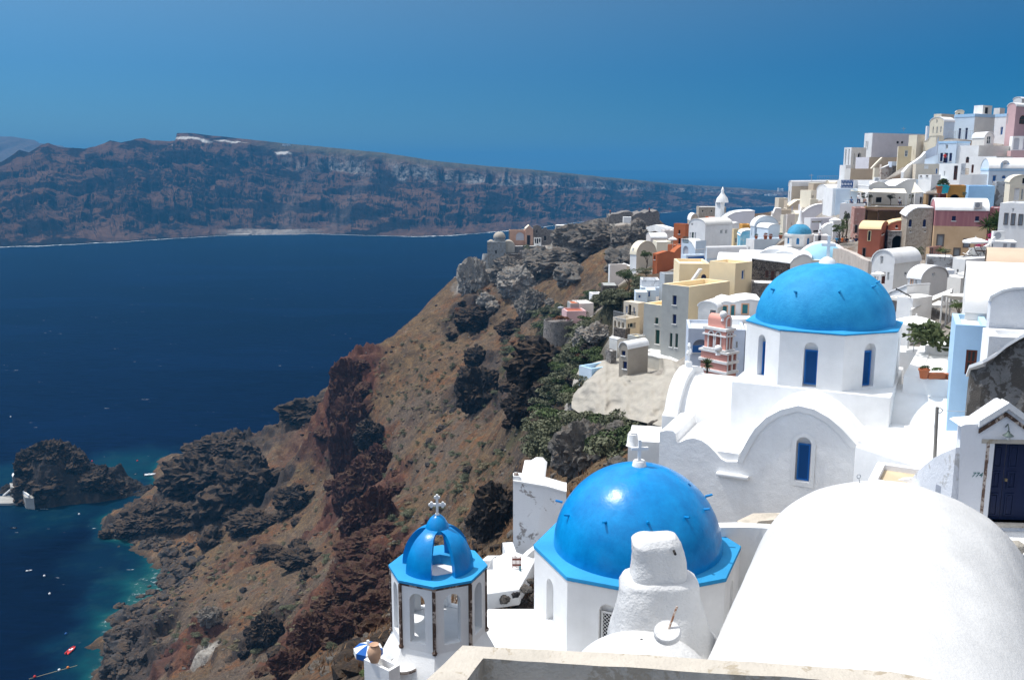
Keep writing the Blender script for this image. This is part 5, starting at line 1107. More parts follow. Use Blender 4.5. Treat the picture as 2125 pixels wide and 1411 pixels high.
# ---- middle right (crop c3)
CR(1650, 450, 4.41)
house('white vaulted house with arched front, door and three windows', (888, 700), 72, 38, 693, 1132, 432, OFFW, roof='vL', apex=318, lwall=WHITE, holes=[('L', 775, 362, 808, 432, 'd'), ('L', 718, 500, 746, 572, 'd'), ('L', 785, 508, 828, 612, 'D'), ('L', 838, 508, 864, 582, 'd'), ('R', 1000, 505, 1021, 531, 'k')])
house('little white vaulted house with a tiny blue window in its gable', (1143, 715), 62, 30, 1026, 1388, 578, OFFW, roof='vR', apex=470, lwall=WHITE, holes=[('R', 1255, 510, 1283, 546, 'b'), ('L', 1052, 568, 1080, 705, 'T'), ('L', 1093, 578, 1115, 652, 'd')])
house('white terrace block with thin black railing lines', (1060, 1000), 52, 35, 925, '2', 748, WHITE, par=.05, name='terrace', cat='terrace')
house('small white store with a grey window beside the big dome', (925, 905), 56, 30, 830, '3', 745, OFFW, lwall=OFFW, holes=[('L', 862, 780, 920, 850, 'q')], par=.05)
house('white step wall rising behind the black railed terrace', (1020, 730), 58, 25, 815, '2', 635, WHITE, roof='pL', prof=[(1020, 632), (970, 655), (880, 690), (815, 738)])
wallseg('curved dusty tan retaining wall behind the big dome', [(370, 290, 96), (440, 292, 92), (510, 318, 88), (580, 352, 84), (640, 385, 81), (700, 405, 78)], 9, .5, plaster('dusty_tan_wall', (.52, .46, .41), .12, streak=.25, dirt=.15, dirtc=(.36, .3, .26)), sm=60)
house('white patio wall with arched window between the vaults', (1530, 700), 74, 30, 1440, 1800, 390, WHITE, par=.06, holes=[('R', 1718, 458, 1757, 506, 'kA'), ('L', 1478, 478, 1497, 506, 'kA'), ('L', 1470, 555, 1495, 630, 'k')])
house('white courtyard house with parasol in front', (1505, 720), 66, 20, '2', 1640, 560, OFFW, par=.05)
house('stained white yard wall between the two vaulted houses', (1350, 700), 70, 10, '2', 1450, 488, STAIN, par=.05, name='garden_wall', cat='wall')
house('sand coloured barrel vault roof at the right edge', (1752, 540), 50, 0, '5', 2250, 520, plaster('sand_vault', (.56, .43, .32), .05), roof='vL', apex=330, rmat=plaster('sand_vault', (.56, .43, .32)), name='vaulted_house')
house('large white vaulted house with a round brown vent', (1553, 905), 41.5, 0, '7.5', 2300, 880, plaster('warm_white', (.78, .76, .73), .03), roof='vL', apex=500, rmat=plaster('warm_white', (.78, .76, .73)), name='vaulted_house', gp=False)
house('light blue house with a dark brown glazed door', (1428, 1460), 39, 2, '3.4', 1757, 985, LBLUE, lwall=LBLUE, rmat=plaster('warm_white', (.78, .76, .73)), holes=[('R', 1548, 1222, 1672, 1440, 'D')], par=.22, gp=False)
house('rough white stair house wall beside the light blue house', (1765, 1085), 36.5, 4, '1.2', 2260, 780, PALEB if 0 else plaster('rough_limewash', (.72, .73, .75), .05, bump=.9, fine=1.5), roof='pR', prof=[(1765, 775), (1800, 742), (1900, 690), (2000, 668), (2260, 650)], holes=[('R', 2055, 728, 2110, 1080, 'K')], gp=False)
house('white terrace parapet under the rough stair wall', (1745, 1420), 34.5, 6, '2', 2250, 1092, WROUGH, par=.3, pt=.4, name='terrace', cat='terrace', gp=False)
q = on_plane(1650+1733/4.41, 450+680/4.41, Vector((0, 38.6, 0)), Vector((0, 1, 0))); m = MB(); m.lathe([(0, .0), (.14, 0), (.16, .03), (.16, .06)], 10, (0, 0, 0)); o = m.build('vent', plaster('brown_vent', (.20, .12, .07), .1)); o.location = P(*px(1733, 678), 42.0); o.rotation_euler = (math.radians(60), 0, 0); tag(o, 'round brown vent hole in the side of the large white vault', 'vent')
# stained dark retaining wall, far right
DKST = plaster('blackened_wall', (.22, .21, .20), .18, dirt=.8, dirtc=(.085, .075, .065), bump=.9, streak=.2, fine=1.3)
wallseg('rising coping-capped wall with blackened stained plaster at the right edge', [(1652, 1500, 33.4), (1680, 1370, 32), (1760, 1310, 31.7), (1860, 1240, 31.5), (1960, 1160, 31.3), (2094, 1085, 31), (2250, 1010, 30.6)], 8, .5, DKST)
wallseg('white coping along the top of the blackened wall', [(1650, 1440, 33.2), (1680, 1362, 31.8), (1760, 1302, 31.5), (1860, 1232, 31.3), (1960, 1152, 31.1), (2094, 1077, 30.8), (2250, 1002, 30.4)], .12, .62, WHITE, name='coping', cat='coping')
# ---- patio right of the upper dome (crop c6)
CR(1700, 750, 3.713)
house('white patio terrace holding the row of terracotta pots', (632, 330), 41.5, -6, '9', 1215, 112, WHITE, par=.06, pt=.7, gp=False, name='terrace', cat='terrace')
CR(1650, 450, 4.41)
house('white seat wall at the back of the patio', (935, 1420), 50, -2, '2', 1410, 1235, WHITE, par=.02, name='garden_wall', cat='wall')
house('sloping white parapet behind the cactus', (930, 1240), 54, 6, '2', 1190, 1100, STAIN, roof='pR', prof=[(930, 1108), (1060, 1095), (1190, 1080)], name='garden_wall', cat='wall')
house('white planter box that holds the prickly pear', (1180, 1345), 47, 4, '2.2', 1415, 1180, WHITE, par=.2, name='planter', cat='planter')
# ---- middle left (crops c2, c4)
CR(1180, 560, 5.04)
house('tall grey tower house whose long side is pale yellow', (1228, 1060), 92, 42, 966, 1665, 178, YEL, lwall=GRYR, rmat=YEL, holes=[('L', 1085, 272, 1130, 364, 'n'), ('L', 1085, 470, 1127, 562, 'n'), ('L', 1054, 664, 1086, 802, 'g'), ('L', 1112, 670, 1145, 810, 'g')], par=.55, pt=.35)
house('lower grey wing of the tower house with two green windows', (985, 1060), 96.5, 42, 778, '5', 378, YEL, lwall=GRYR, rmat=YEL, holes=[('L', 902, 503, 938, 563, 'g'), ('L', 904, 632, 952, 770, 'g')], par=.5, pt=.35)
house('grey terrace bastion with a yellow deck at the foot of the tower house', (700, 1040), 95.5, 30, 612, 800, 700, GRYR, lwall=GRYR, rmat=YEL, par=.12)
house('stepped pale plinth under the grey tower house', (1240, 1110), 90.5, 42, 668, '3', 985, plaster('pale_plinth', (.52, .50, .45), .08), roof='pL', prof=[(1240, 1035), (1150, 1000), (985, 930), (960, 930), (880, 905), (668, 872)], name='plinth', cat='plinth')
house('beige hotel house with blue shutters and a small balcony', (720, 680), 105, 40, 572, 800, 350, TANL, lwall=TANL, rmat=TANL, holes=[('L', 592, 378, 616, 456, 'b'), ('L', 622, 368, 656, 516, 'k'), ('L', 672, 393, 693, 462, 'b')], par=.02)
house('beige balcony wing with square pillars and a lattice window', (598, 672), 101, 42, 462, 745, 515, TANL, holes=[('L', 474, 535, 497, 606, 'k'), ('L', 513, 545, 538, 613, 'k'), ('L', 553, 553, 580, 622, 'k'), ('R', 618, 550, 702, 622, 'd')], rec=.4, par=.5)
house('dark rubble base of the beige balcony wing', (590, 760), 100.5, 42, 470, 640, 620, STN, par=.05, name='stone_wall', cat='wall')
house('small brown-grey cottage with two navy shutters on the cliff edge', (615, 1100), 86, 42, 527, '3', 832, plaster('brown_grey_render', (.36, .32, .27), .08), roof='vL', apex=770, holes=[('L', 552, 850, 594, 892, 'n'), ('L', 565, 962, 610, 1030, 'n')])
house('low pale blue pool wall on the cliff edge', (240, 1070), 90, 35, '2', 530, 1035, LBLUE, par=.4, lwall=PALEB, name='pool_wall', cat='wall')
house('curved rubble stair wall above the blue pool wall', (440, 960), 92, 20, 385, 500, 850, STNG, name='garden_wall', cat='wall', par=.1)
house('white stair turret beside the beige balcony wing', (505, 850), 95, 35, 425, 610, 730, OFFW, roof='pR', prof=[(505, 735), (540, 720), (610, 735)], name='stair_turret', cat='stairs')
house('blue-grey house with a wide arched window', (1236, 1120), 80, 2, '5', 1530, 612, BLGR, holes=[('R', 1296, 730, 1464, 862, 'SA')], par=.3, rec=.8)
house('blue-grey house wing behind the pink bell tower', (1530, 1120), 79.5, 2, '5', 1838, 620, BLGR, par=.3, holes=[('R', 1745, 750, 1772, 822, 'd')])
house('shadowed white passage with a blue door beside the big church', (1838, 1120), 78, 2, '5', 1925, 660, WHITE, holes=[('R', 1842, 740, 1890, 880, 'B')], par=.1)
house('white house with teal shutters in peach frames', (1560, 660), 86, 4, '4.5', 2010, 352, WHITE, roof='pR', prof=[(1560, 360), (1640, 335), (1720, 350), (1800, 330), (1900, 318), (2010, 335)], rmat=WHITE, holes=[('R', 1605, 380, 1656, 457, 't'), ('R', 1694, 373, 1737, 522, 'T'), ('R', 1814, 363, 1876, 460, 't')])
house('rounded white end room with a small peach framed window', (1545, 660), 85, 55, 1350, '3', 400, OFFW, roof='vL', apex=345, holes=[('L', 1490, 432, 1530, 482, 'q')], lwall=OFFW)
house('lower white wall in front of the teal shutters', (1690, 800), 83.5, 2, '2', 1905, 512, WHITE, par=.1, name='garden_wall', cat='wall')
m = MB(); A = P(*px(1296, 862), 79.3); B = P(*px(1464, 862), 79.3); m.box((A+B)/2+Z*.3, ((B-A).length, .08, .62)); tag(m.build('balustrade', BLUEP, loc=A), 'blue pierced balustrade in the wide arched window', 'balustrade')
CR(1250, 400, 4.70)
house('upper pale yellow block with a blue framed window on its right side', (1284, 1040), 98, 40, 1040, 1453, 688, YEL, rmat=YEL, holes=[('R', 1356, 753, 1390, 850, 'b')], par=.3)
house('yellow terrace room with a navy arched door and white steps', (745, 930), 104, 6, '6', 1046, 692, YEL, rmat=YEL, holes=[('R', 962, 796, 1014, 886, 'NA')], par=.3)
m = MB(); A0 = Q(880, 900, 102.5); st = empty('stairs', A0, 'white outdoor steps climbing the yellow terrace wall', 'stairs')
for i in range(9): m.box(A0+X*(.10*i)+Yv*.0+Z*(.15*i+.55), (.30, .8, .15))
m.build('steps', WHITE, st)
house('grey cement house behind the yellow block', (600, 1060), 113, 8, 555, 760, 792, plaster('bluish_cement', (.38, .41, .44), .08), par=.15)
house('pale blue whitewashed hut among the bushes', (382, 960), 120, 4, '3', 556, 850, STAIN)
house('lower step of the pale blue hut', (376, 990), 119, 4, '2', 560, 925, PALEB, par=.05, name='terrace', cat='terrace')
house('tiny white hut with a blue door', (325, 1035), 112, 4, '2.5', 440, 970, PALEB, holes=[('R', 345, 995, 380, 1033, 'b')], par=.05)
house('tiny white hut with a blue shutter and flat roof', (430, 1030), 113, 4, '2.5', 522, 948, PALEB, holes=[('R', 442, 960, 472, 1022, 'b')], par=.05)
house('burnt orange house with high side wall', (530, 800), 150, 36, 490, 772, 605, BRICK, holes=[('L', 502, 615, 518, 652, 'k')], roof='pR', prof=[(530, 605), (635, 575), (700, 590), (725, 560), (772, 520)], rmat=BRICK)
house('tall burnt orange house with two dark windows', (804, 520), 168, 42, 694, 850, 306, BRICK, holes=[('L', 740, 365, 760, 403, 'k'), ('L', 738, 445, 763, 500, 'k')], rmat=OFFW)
house('small burnt orange stair block in front of the tall orange house', (700, 620), 158, 36, 636, 775, 510, BRICK, par=.1)
house('white house with long vault and green door on the left gable', (996, 570), 155, 36, 840, 1262, 322, WHITE, roof='vL', apex=262, rmat=OFFW, holes=[('L', 869, 388, 892, 482, 'g'), ('L', 898, 388, 914, 452, 'd'), ('L', 850, 388, 863, 452, 'd'), ('L', 866, 298, 884, 322, 'd'), ('R', 1149, 360, 1173, 403, 'd'), ('R', 1196, 360, 1219, 403, 'd')])
house('white-blue lower house with a round arch and balustrade', (905, 640), 148, 34, 768, 1010, 470, PALEB, roof='pL', prof=[(905, 560), (870, 490), (838, 462), (768, 455)], holes=[('L', 785, 522, 840, 600, 'SA')], lwall=PALEB)
house('small white hut at the foot of the white-blue house', (815, 690), 142, 20, 765, 1010, 610, PALEB, holes=[('R', 784, 632, 803, 658, 'd')], par=.1)
wallseg('blue iron railing wall on the white hut', [(835, 628, 140), (920, 622, 140), (1015, 615, 140)], .75, .08, BLUEP, name='railing', cat='railing')
house('long low white vault with a smooth round back', (1018, 660), 135, 14, 1000, 1400, 640, PALEB, roof='vL', apex=532)
house('square tan stone house on the sea side skyline', (936, 290), 215, 6, '5', 1205, 140, STNB, par=.1, holes=[('R', 972, 172, 984, 190, 'k'), ('R', 1058, 170, 1070, 190, 'k')])
house('brown half-round gable left of the tan stone house', (862, 290), 212, 8, '5', 940, 275, TAN, roof='vR', apex=208)
house('low orange room in front of the tan stone house', (1030, 290), 205, 8, '4', 1150, 240, BRICK, par=.1)
house('big lilac-white curved back house beside the white bell pillar', (1195, 345), 195, 10, '6', 1480, 300, LAV, roof='pR', prof=[(1195, 262), (1235, 225), (1290, 198), (1370, 186), (1480, 180)])
house('small white dome-like vault before the lilac-white house', (1250, 350), 186, 8, '4', 1365, 345, WHITE, roof='vR', apex=297)
house('bright ochre-yellow house with one window', (1278, 500), 172, 14, 1263, 1452, 355, YELD, holes=[('R', 1292, 440, 1320, 490, 'd')])
house('small orange-yellow roof room', (1365, 345), 178, 8, '4', 1450, 312, plaster('orange_render', (.62, .32, .07), .05), gp=False)
n = N('cloud_mural'); n.col(n.ramp(n.noise(.45, 4, .6), [(.42, (.18, .48, .66)), (.52, (.30, .58, .72)), (.6, (.78, .76, .70))])); CLOUD = n.m
house('sky blue house side painted with clouds', (1342, 540), 165, 6, '5', 1455, 395, CLOUD, roof='pR', prof=[(1342, 425), (1365, 385), (1400, 372), (1455, 368)], rmat=WHITE)
house('white vaulted house with rounded gable and a yellow door', (1478, 460), 160, 22, 1440, 1712, 330, PALEB, roof='vR', apex=232, holes=[('R', 1553, 335, 1600, 440, 'w'), ('L', 1452, 350, 1462, 420, 'd')])
house('little white vaulted annex beside the planter terrace', (1615, 455), 156, 14, '4', 1748, 350, PALEB, roof='vR', apex=310)
house('white planter terrace topped with dry flowers', (1475, 620), 150, 24, 1398, 1782, 455, PALEB, lwall=WHITE, par=.3, holes=[('L', 1420, 530, 1440, 600, 'w')])
house('tall tapering white bell pillar on the skyline', (1146, 250), 200, 20, '2', 1190, 95, WHITE, gp=False, name='bell_pillar', cat='bell tower', par=.05)
A = Q(1168, 96, 201); m = MB(); m.lathe([(1.4, 0), (1.2, .9), (.7, 1.5), (.3, 2.2), (.35, 2.6), (0, 3.4)], 12, A); tag(m.build('finial', WHITE, loc=A, smooth=40), 'white pointed finial on top of the tapering bell pillar', 'finial')
# ---- small blue-domed church, middle distance
def mid_church():
    CR(1540, 440, 7.083); c = Q(842, 322, 118); s = depth_scale(c)/7.083; root = empty('domed_church', c-Z*8, 'small white church with pale blue dome and clustered vaults in the middle distance', 'church')
    ph = math.radians(-112); Ra = 198*s; Rd = 172*s; a0 = ph+PI/8; m = MB(); m.lathe([(Rd*math.cos(t), Rd*.86*math.sin(t)) for t in np.linspace(0, PI/2-.02, 20)], 40, c); m.build('dome', plaster('faded_blue_dome', (.075, .33, .53), .25, streak=.3), root, smooth=70)
    m = MB(); q = c+Z*Rd*.84; m.lathe([(.5, 0), (.3, .4), (.12, 1.6), (0, 2.2)], 12, q); m.build('spire', WHITE, root, smooth=40)
    zb = Q(730, 515, 116).z; H = c.z-zb; side = 2*Ra*math.tan(PI/8); m = MB(); hs = []
    for k in range(8):
        an = ph+k*PI/4; nn = Vector((math.cos(an), math.sin(an), 0)); ax = Vector((-nn.y, nn.x, 0)); o = Vector((c.x, c.y, zb))+nn*Ra-ax*side/2; w = 42*s; ho = rect(side/2-w/2, H*.2, side/2+w/2, H*.72, True)
        m.panel([(0, -.3), (side, -.3), (side, H), (0, H)], [ho], ax, Z, nn, o, .2); hs.append((nn, ax, o, w))
    m.add(octo(Ra/math.cos(PI/8)*1.04, a0, c.z+.02, c)+octo(Ra/math.cos(PI/8)*1.04, a0, c.z-.3, c), [tuple(range(8))]+[(i, (i+1) % 8, (i+1) % 8+8, i+8) for i in range(8)]); dr = m.build('drum', OFFW, root)
    for nn, ax, o, w in hs: b = MB(); b.prism(rect(side/2-w/2-.05, H*.18, side/2+w/2+.05, H*.75), ax, Z, nn, o-nn*.18, -.08, 0); wn = b.build('window', BLUEP, dr); b = MB(); inset_ring(b, side/2-w/2, H*.2, side/2+w/2, H*.72, .12, ax, Z, nn, o-nn*.15, 0, .08, True, True); b.build('frame', paint('mid_blue', (.03, .2, .42), .5), wn)
    # crossing block and vaults around it
    f = Vector((math.cos(ph), math.sin(ph), 0)); r = Vector((-f.y, f.x, 0)); ctr = Vector((c.x, c.y, 0)); m = MB(); hw = Ra*1.0; m.prism([(-hw, -hw), (hw, -hw), (hw, hw), (-hw, hw)], r, f, Z, ctr, zb-5, zb-.0); m.build('crossing_block', WHITE, root)
    def vault(o, ax, R_, Hh, l0, l1, mat=WHITE, nm='barrel_vault'):
        side_ = Vector((-ax.y, ax.x, 0)); m = MB(); pr = [(-R_, -7)]+[(-R_*math.cos(t), Hh*math.sin(t)-Hh) for t in np.linspace(0, PI, 22)]+[(R_, -7)]; m.prism(pr, side_, Z, ax, o, l0, l1); return m.build(nm, mat, root, smooth=35)
    # left small vault with stone gable, big front-right barrel ending in the blue apse, near left barrel
    a1 = Vector((math.cos(math.radians(-20)), math.sin(math.radians(-20)), 0)); side1 = Vector((-a1.y, a1.x, 0))
    vault(Q(240, 560, 113), a1, 1.9, 1.7, -2.2, 1.9)
    g = Q(378, 588, 111); m = MB(); m.prism(rect(-1.35, -3, 1.35, 0, True, 14), a1, Z, f, g, 0, .12); m.build('stone_gable', STN, root)
    vault(Q(640, 562, 110), f, 1.9, 1.5, -4, 1.5); vault(Q(760, 628, 105), f, 3.6, 3.0, -5, 0.5) if 0 else None
    vault(Q(500, 520, 112.5), f, 2.6, 2.2, -3, 2.5)
    vault(Q(905, 628, 104.5), a1, 2.5, 2.4, -9.5, 0.6)
    vault(Q(1190, 450, 112), f, 3.55, 3.4, -3, 5)
    # pale blue half-dome apse with its brown flying ribs
    q = Q(1185, 600, 105.6); m = MB(); m.lathe([(2.55*math.cos(t), 1.75*2.4*math.sin(t)/2) for t in np.linspace(0, PI/2-.02, 14)], 28, q+Z*.2-Z*1.2); m.build('apse_half_dome', plaster('pale_blue_dome', (.30, .55, .70), .06), root, smooth=60)
    m = MB(); m.lathe([(2.7, -.3), (2.75, 0), (2.55, .12)], 28, q-Z*1.1); m.build('apse_rim', BLUEP, root, smooth=40)
    m = MB(); q = Q(830, 790, 103.8); m.lathe([(1.3*math.cos(t), 1.0*math.sin(t)) for t in np.linspace(0, PI/2, 10)], 20, q); m.build('small_half_dome', plaster('pale_blue_dome', (.30, .55, .70)), root, smooth=60)
    return root
mid_church()
CR(1540, 440, 7.083)
house('dark rubble stone house front with white framed door, below the small church', (128, 1020), 103.6, -18, '6', 702, 700, STN, holes=[('R', 340, 862, 388, 960, 'r'), ('R', 418, 872, 475, 1035, 'D'), ('R', 505, 880, 545, 960, 'd')], roof='pR', prof=[(128, 690), (300, 712), (500, 735), (702, 762)], rmat=WHITE)
house('plain white side of the small church above the big dome', (702, 900), 101.2, -18, '6', 1010, 762, OFFW, roof='pR', prof=[(702, 765), (760, 700), (840, 650), (905, 632), (960, 645), (1010, 690)])
house('white wall right of the small blue apse', (1000, 780), 102, 4, '4', 1390, 705, OFFW, par=.1)
house('low dry-stone terrace wall behind the yellow house', (148, 1140), 99, 2, '3', 500, 1045, STNG, name='garden_wall', cat='wall', par=.05)
# ---- rows between the small church and the skyline (crop D)
CR(1590, 360, 8.819)
house('long cream vaulted house closest to the sea on the skyline', (450, 570), 215, 30, 400, 1165, 240, TANL, roof='vL', apex=140, lwall=WHITE, holes=[('L', 415, 330, 432, 440, 'n')])  # cream house with its sunlit left end painted white
house('low cream extension of the long vaulted house', (1150, 260), 218, 12, '4', 1380, 200, TANL, roof='vL', apex=138, rmat=CREAM, gp=False)
house('plain tan cube left of the long vaulted house', (225, 640), 225, 10, '5', 402, 455, TANL)
house('stepped tan terrace walls going down to the sea', (375, 760), 205, 6, '6', 805, 500, TAN, roof='pR', prof=[(375, 655), (470, 570), (570, 500), (805, 490)], rmat=CREAM, name='terrace', cat='terrace')
house('lower tan terrace with parasol', (265, 790), 198, 6, '5', 700, 670, TAN, par=.3, name='terrace', cat='terrace')
house('tan house with slanted parapet right of the long vault', (850, 480), 209, 12, '5', 1150, 195, TAN, roof='pR', prof=[(850, 190), (1050, 190), (1150, 205)], rmat=CREAM)
house('small cream house with two arched openings', (815, 480), 196, 16, '4', 915, 312, CREAM, holes=[('R', 818, 400, 832, 450, 'kA'), ('R', 848, 400, 868, 450, 'kA')])
house('rounded cream garden wall below the two arches', (805, 570), 190, 6, '2', 945, 475, CREAM, name='garden_wall', cat='wall', par=.05)
house('purple wedge wall beside a white vault', (1078, 460), 193, 6, '4', 1182, 240, plaster('mauve_render', (.42, .28, .34), .08), roof='pR', prof=[(1078, 232), (1120, 225), (1182, 340)])
house('white vault behind the restaurant wing', (1120, 390), 191, 14, '4', 1380, 320, WHITE, roof='vL', apex=212)
house('pale curved stair wall sweeping up to the tan house', (600, 880), 175, 4, '3', 1022, 570, LAV, roof='pR', prof=[(600, 770), (650, 740), (760, 655), (850, 605), (940, 578), (1022, 568)], name='stair_wall', cat='wall')
house('tall tan pier house left of the restaurant', (1045, 820), 180, 26, 1018, 1270, 480, TANL, roof='pR', prof=[(1045, 478), (1150, 410), (1180, 370), (1270, 350)], lwall=OFFW)
house('white box house with a long harbour mural on its wall', (800, 1100), 128, 22, 688, 1275, 822, LAV, lwall=WHITE, holes=[('R', 835, 862, 1030, 916, 'm'), ('R', 1015, 985, 1072, 1012, 'k'), ('R', 860, 1040, 962, 1078, 'k')])
house('curved white stair wall in front of the mural house', (995, 1130), 124.5, 6, '2', 1215, 930, WHITE, roof='pR', prof=[(995, 1075), (1040, 1010), (1110, 950), (1215, 915)], name='stair_wall', cat='wall')
house('small white kiosk with a dark doorway', (880, 1275), 121, 4, '3', 1140, 1135, WHITE, holes=[('R', 950, 1168, 990, 1258, 'K')], par=.1)
house('white parasol pavilion block next to the ivy', (1215, 1120), 123, 4, '2.5', 1370, 875, WHITE, par=.05)
house('slim cream house below the terraces, nearest the gap', (300, 1080), 152, 28, 255, 362, 762, OFFW, lwall=CREAM, holes=[('L', 262, 850, 275, 960, 'k')])
house('cream house with narrow arched door beside the slim house', (372, 1040), 160, 24, 355, 522, 745, PLST, holes=[('R', 374, 850, 394, 960, 'kA'), ('R', 460, 900, 474, 960, 'kA')])
house('white vaulted room above the small blue dome', (522, 900), 166, 10, '4', 640, 760, CREAM, roof='vL', apex=700, rmat=CREAM)
house('leaning cream buttress house next to the sea gap', (110, 830), 190, 4, '3', 275, 700, PLST, roof='pR', prof=[(110, 800), (180, 640), (275, 650)])
# ---- left end of the village (crop E5)
CR(1000, 440, 5.3125)
house('tan half-round vaulted house with white front and balcony', (1700, 640), 182, 35, 1632, 1918, 475, TANL, roof='vR', apex=332, lwall=WHITE, rmat=CREAM, holes=[('L', 1655, 400, 1668, 465, 'd')])
house('pinkish flat house on the brown hillside edge', (1408, 810), 186, 14, 1393, 1595, 580, PLST, lwall=WHITE)
house('peach walled yard behind the pinkish house', (1560, 690), 188, 6, '4', 1760, 600, TANL, roof='pR', prof=[(1560, 600), (1590, 590), (1650, 612), (1760, 600)])
house('dark rubble ruin shed under the pinkish house', (1328, 960), 172, 4, '5', 1500, 812, STN, rmat=GRYR, holes=[('R', 1395, 890, 1420, 950, 'S')], par=.02)
house('whitewashed pink-white vault behind the tan half-round house', (1858, 400), 215, 12, '5', 2040, 290, PLST, roof='vL', apex=245)
house('cream roof block next to the orange house', (1925, 440), 200, 10, '5', 2085, 330, CREAM, par=.2)
house('white stub house on the ridge right of the castle path', (2010, 340), 235, 10, '5', 2125, 205, PLST)
house('pink-white terrace house low on the slope', (1072, 1160), 150, 14, '4', 1230, 1010, PLST, par=.1)
house('lower pink terrace with orange floor', (935, 1200), 146, 12, '4', 1150, 1095, PINK, rmat=TERC, par=.2, name='terrace', cat='terrace')
house('white terrace at the end of the slope path', (1220, 1000), 158, 12, '3', 1330, 905, WHITE, par=.3, name='terrace', cat='terrace')
house('small grey hut with an orange awning', (975, 1080), 150, 10, '3', 1080, 1010, GRYR, rmat=BRICK, par=.02)
A = Q(845, 1190, 145); m = MB(); m.lathe([(0, -.35), (2.1, -.35), (2.25, 0), (2.35, 0), (2.5, -3), (2.9, -7)], 28, A); o = m.build('bastion', STNG, loc=A, smooth=40); tag(o, 'round rubble stone bastion planted with flowers, low on the slope', 'bastion')
GP.append((A.x, A.y, A.z-2.5))
# ---- castle, ruins and cliff chapel
ROCKP = plaster('old_lime_plaster', (.30, .31, .31), .14, dirt=.5, dirtc=(.19, .18, .17), streak=.2)
def cliff_chapel():
    c = Q(193, 275, 330); s = depth_scale(c)/5.3125; root = empty('cliff_chapel', c-Z*14, 'weathered grey domed chapel perched on the end of the cliff', 'chapel')
    OLD = plaster('sandy_old_plaster', (.42, .38, .32), .1); m = MB(); m.lathe([(66*s*math.cos(t), 58*s*math.sin(t)) for t in np.linspace(0, PI/2, 12)], 24, c); m.build('dome', OLD, root, smooth=70)
    m = MB(); m.lathe([(68*s, 0), (68*s, -.5), (62*s, -.5), (62*s, -50*s)], 24, c); m.build('drum', ROCKP, root, smooth=40)
    m = MB(); a = Q(60, 640, 327); w = 205*s; m.prism([(0, 0), (w, 0), (w, w*.8), (0, w*.8)], X, Yv, Z, a, -8, Q(60, 330, 327).z-a.z); m.build('wall', ROCKP, root); m = MB(); m.box(a+X*w*.47-Yv*.05+Z*(Q(60, 440, 327).z-a.z), (16*s, .2, 34*s)); m.build('opening', VOID, root)
    for x0, x1, ya in ((228, 362, 320), (62, 130, 320)):
        p = Q((x0+x1)/2, ya, 328); m = MB(); R_ = (x1-x0)/2*s; m.prism([(-R_, -12)]+[(-R_*math.cos(t), R_*math.sin(t)-R_) for t in np.linspace(0, PI, 16)]+[(R_, -12)], X, Z, Yv, p, 0, 7); m.build('barrel_vault', OLD, root, smooth=40)
    m = MB(); p = Q(40, 560, 324); m.lathe([(26*s, 100*s), (34*s, 90*s), (45*s, 0), (60*s, -140*s)], 16, p); m.build('round_buttress', ROCKP, root, smooth=50)
    for c_ in root.children: c_.matrix_parent_inverse = pinv(root)
    GP.append((a.x+3, a.y, a.z-1))
cliff_chapel()
house('roofless ruined mansion with a peach facade and pediment', (308, 368), 334, 4, '6', 482, 205, plaster('faded_peach', (.52, .32, .23), .1), holes=[('R', 375, 225, 465, 310, 'SA')], lwall=STN, rmat=GRYR, name='ruin', cat='ruin')
house('pedimented end bay of the ruined peach mansion', (480, 375), 333, 4, '5', 565, 185, plaster('faded_peach', (.52, .32, .23)), roof='pR', prof=[(480, 188), (522, 150), (565, 188)], rmat=CREAM, holes=[('R', 500, 260, 530, 362, 'K')], name='ruin', cat='ruin')
house('broken stone gable of a roofless ruin', (565, 360), 338, 4, '1', 825, 200, STNG, roof='pR', prof=[(565, 160), (610, 148), (650, 165), (665, 195), (700, 170), (730, 200), (825, 205)], rmat=STNG, holes=[('R', 600, 200, 612, 235, 'k'), ('R', 685, 265, 708, 318, 'k')], name='ruin', cat='ruin')
house('small white arcade remnant among the ruins', (575, 355), 331, 4, '1', 655, 285, OFFW, holes=[('R', 584, 295, 598, 345, 'kA'), ('R', 604, 293, 622, 350, 'kA'), ('R', 630, 293, 646, 335, 'kA')], name='ruin', cat='ruin')
house('stone terrace wall with shed below the cliff chapel', (262, 570), 322, 4, '5', 420, 465, STN, rmat=ROCKP, name='ruin', cat='ruin')
house('long rubble terrace wall below the peach ruin', (420, 560), 324, 2, '3', 600, 430, STNG, name='ruin', cat='ruin')
house('upper rubble terrace wall below the peach ruin', (360, 430), 329, 2, '3', 700, 378, STNG, name='ruin', cat='ruin', par=.1)
house('white roofed lookout on the ridge left of the castle', (818, 190), 348, 4, '6', 1050, 150, ROCKP, rmat=WHITE, par=.02)
house('ruined castle keep of dark rubble on top of the ridge', (1650, 175), 322, 6, '14', 1958, 20, STNG, roof='pR', prof=[(1650, 60), (1700, 25), (1760, 8), (1790, 20), (1850, -8), (1880, 5), (1935, -12), (1958, 30)], rmat=STNG, name='castle_keep', cat='castle', lwall=STN)
house('low castle wall left of the keep', (1395, 130), 326, 4, '10', 1660, 30, STNG, roof='pR', prof=[(1395, 60), (1430, 30), (1500, 25), (1560, 5), (1620, 0), (1660, 10)], rmat=STNG, name='castle_wall', cat='castle')
house('small white hut set against the castle wall', (1560, 100), 320, 4, '3', 1648, 58, WHITE, par=.02)
wallseg('crumbling wall running down from the castle', [(1690, 130, 318), (1670, 230, 312), (1650, 330, 300), (1640, 400, 290)], 5, 1.2, STNG, name='ruined_wall')
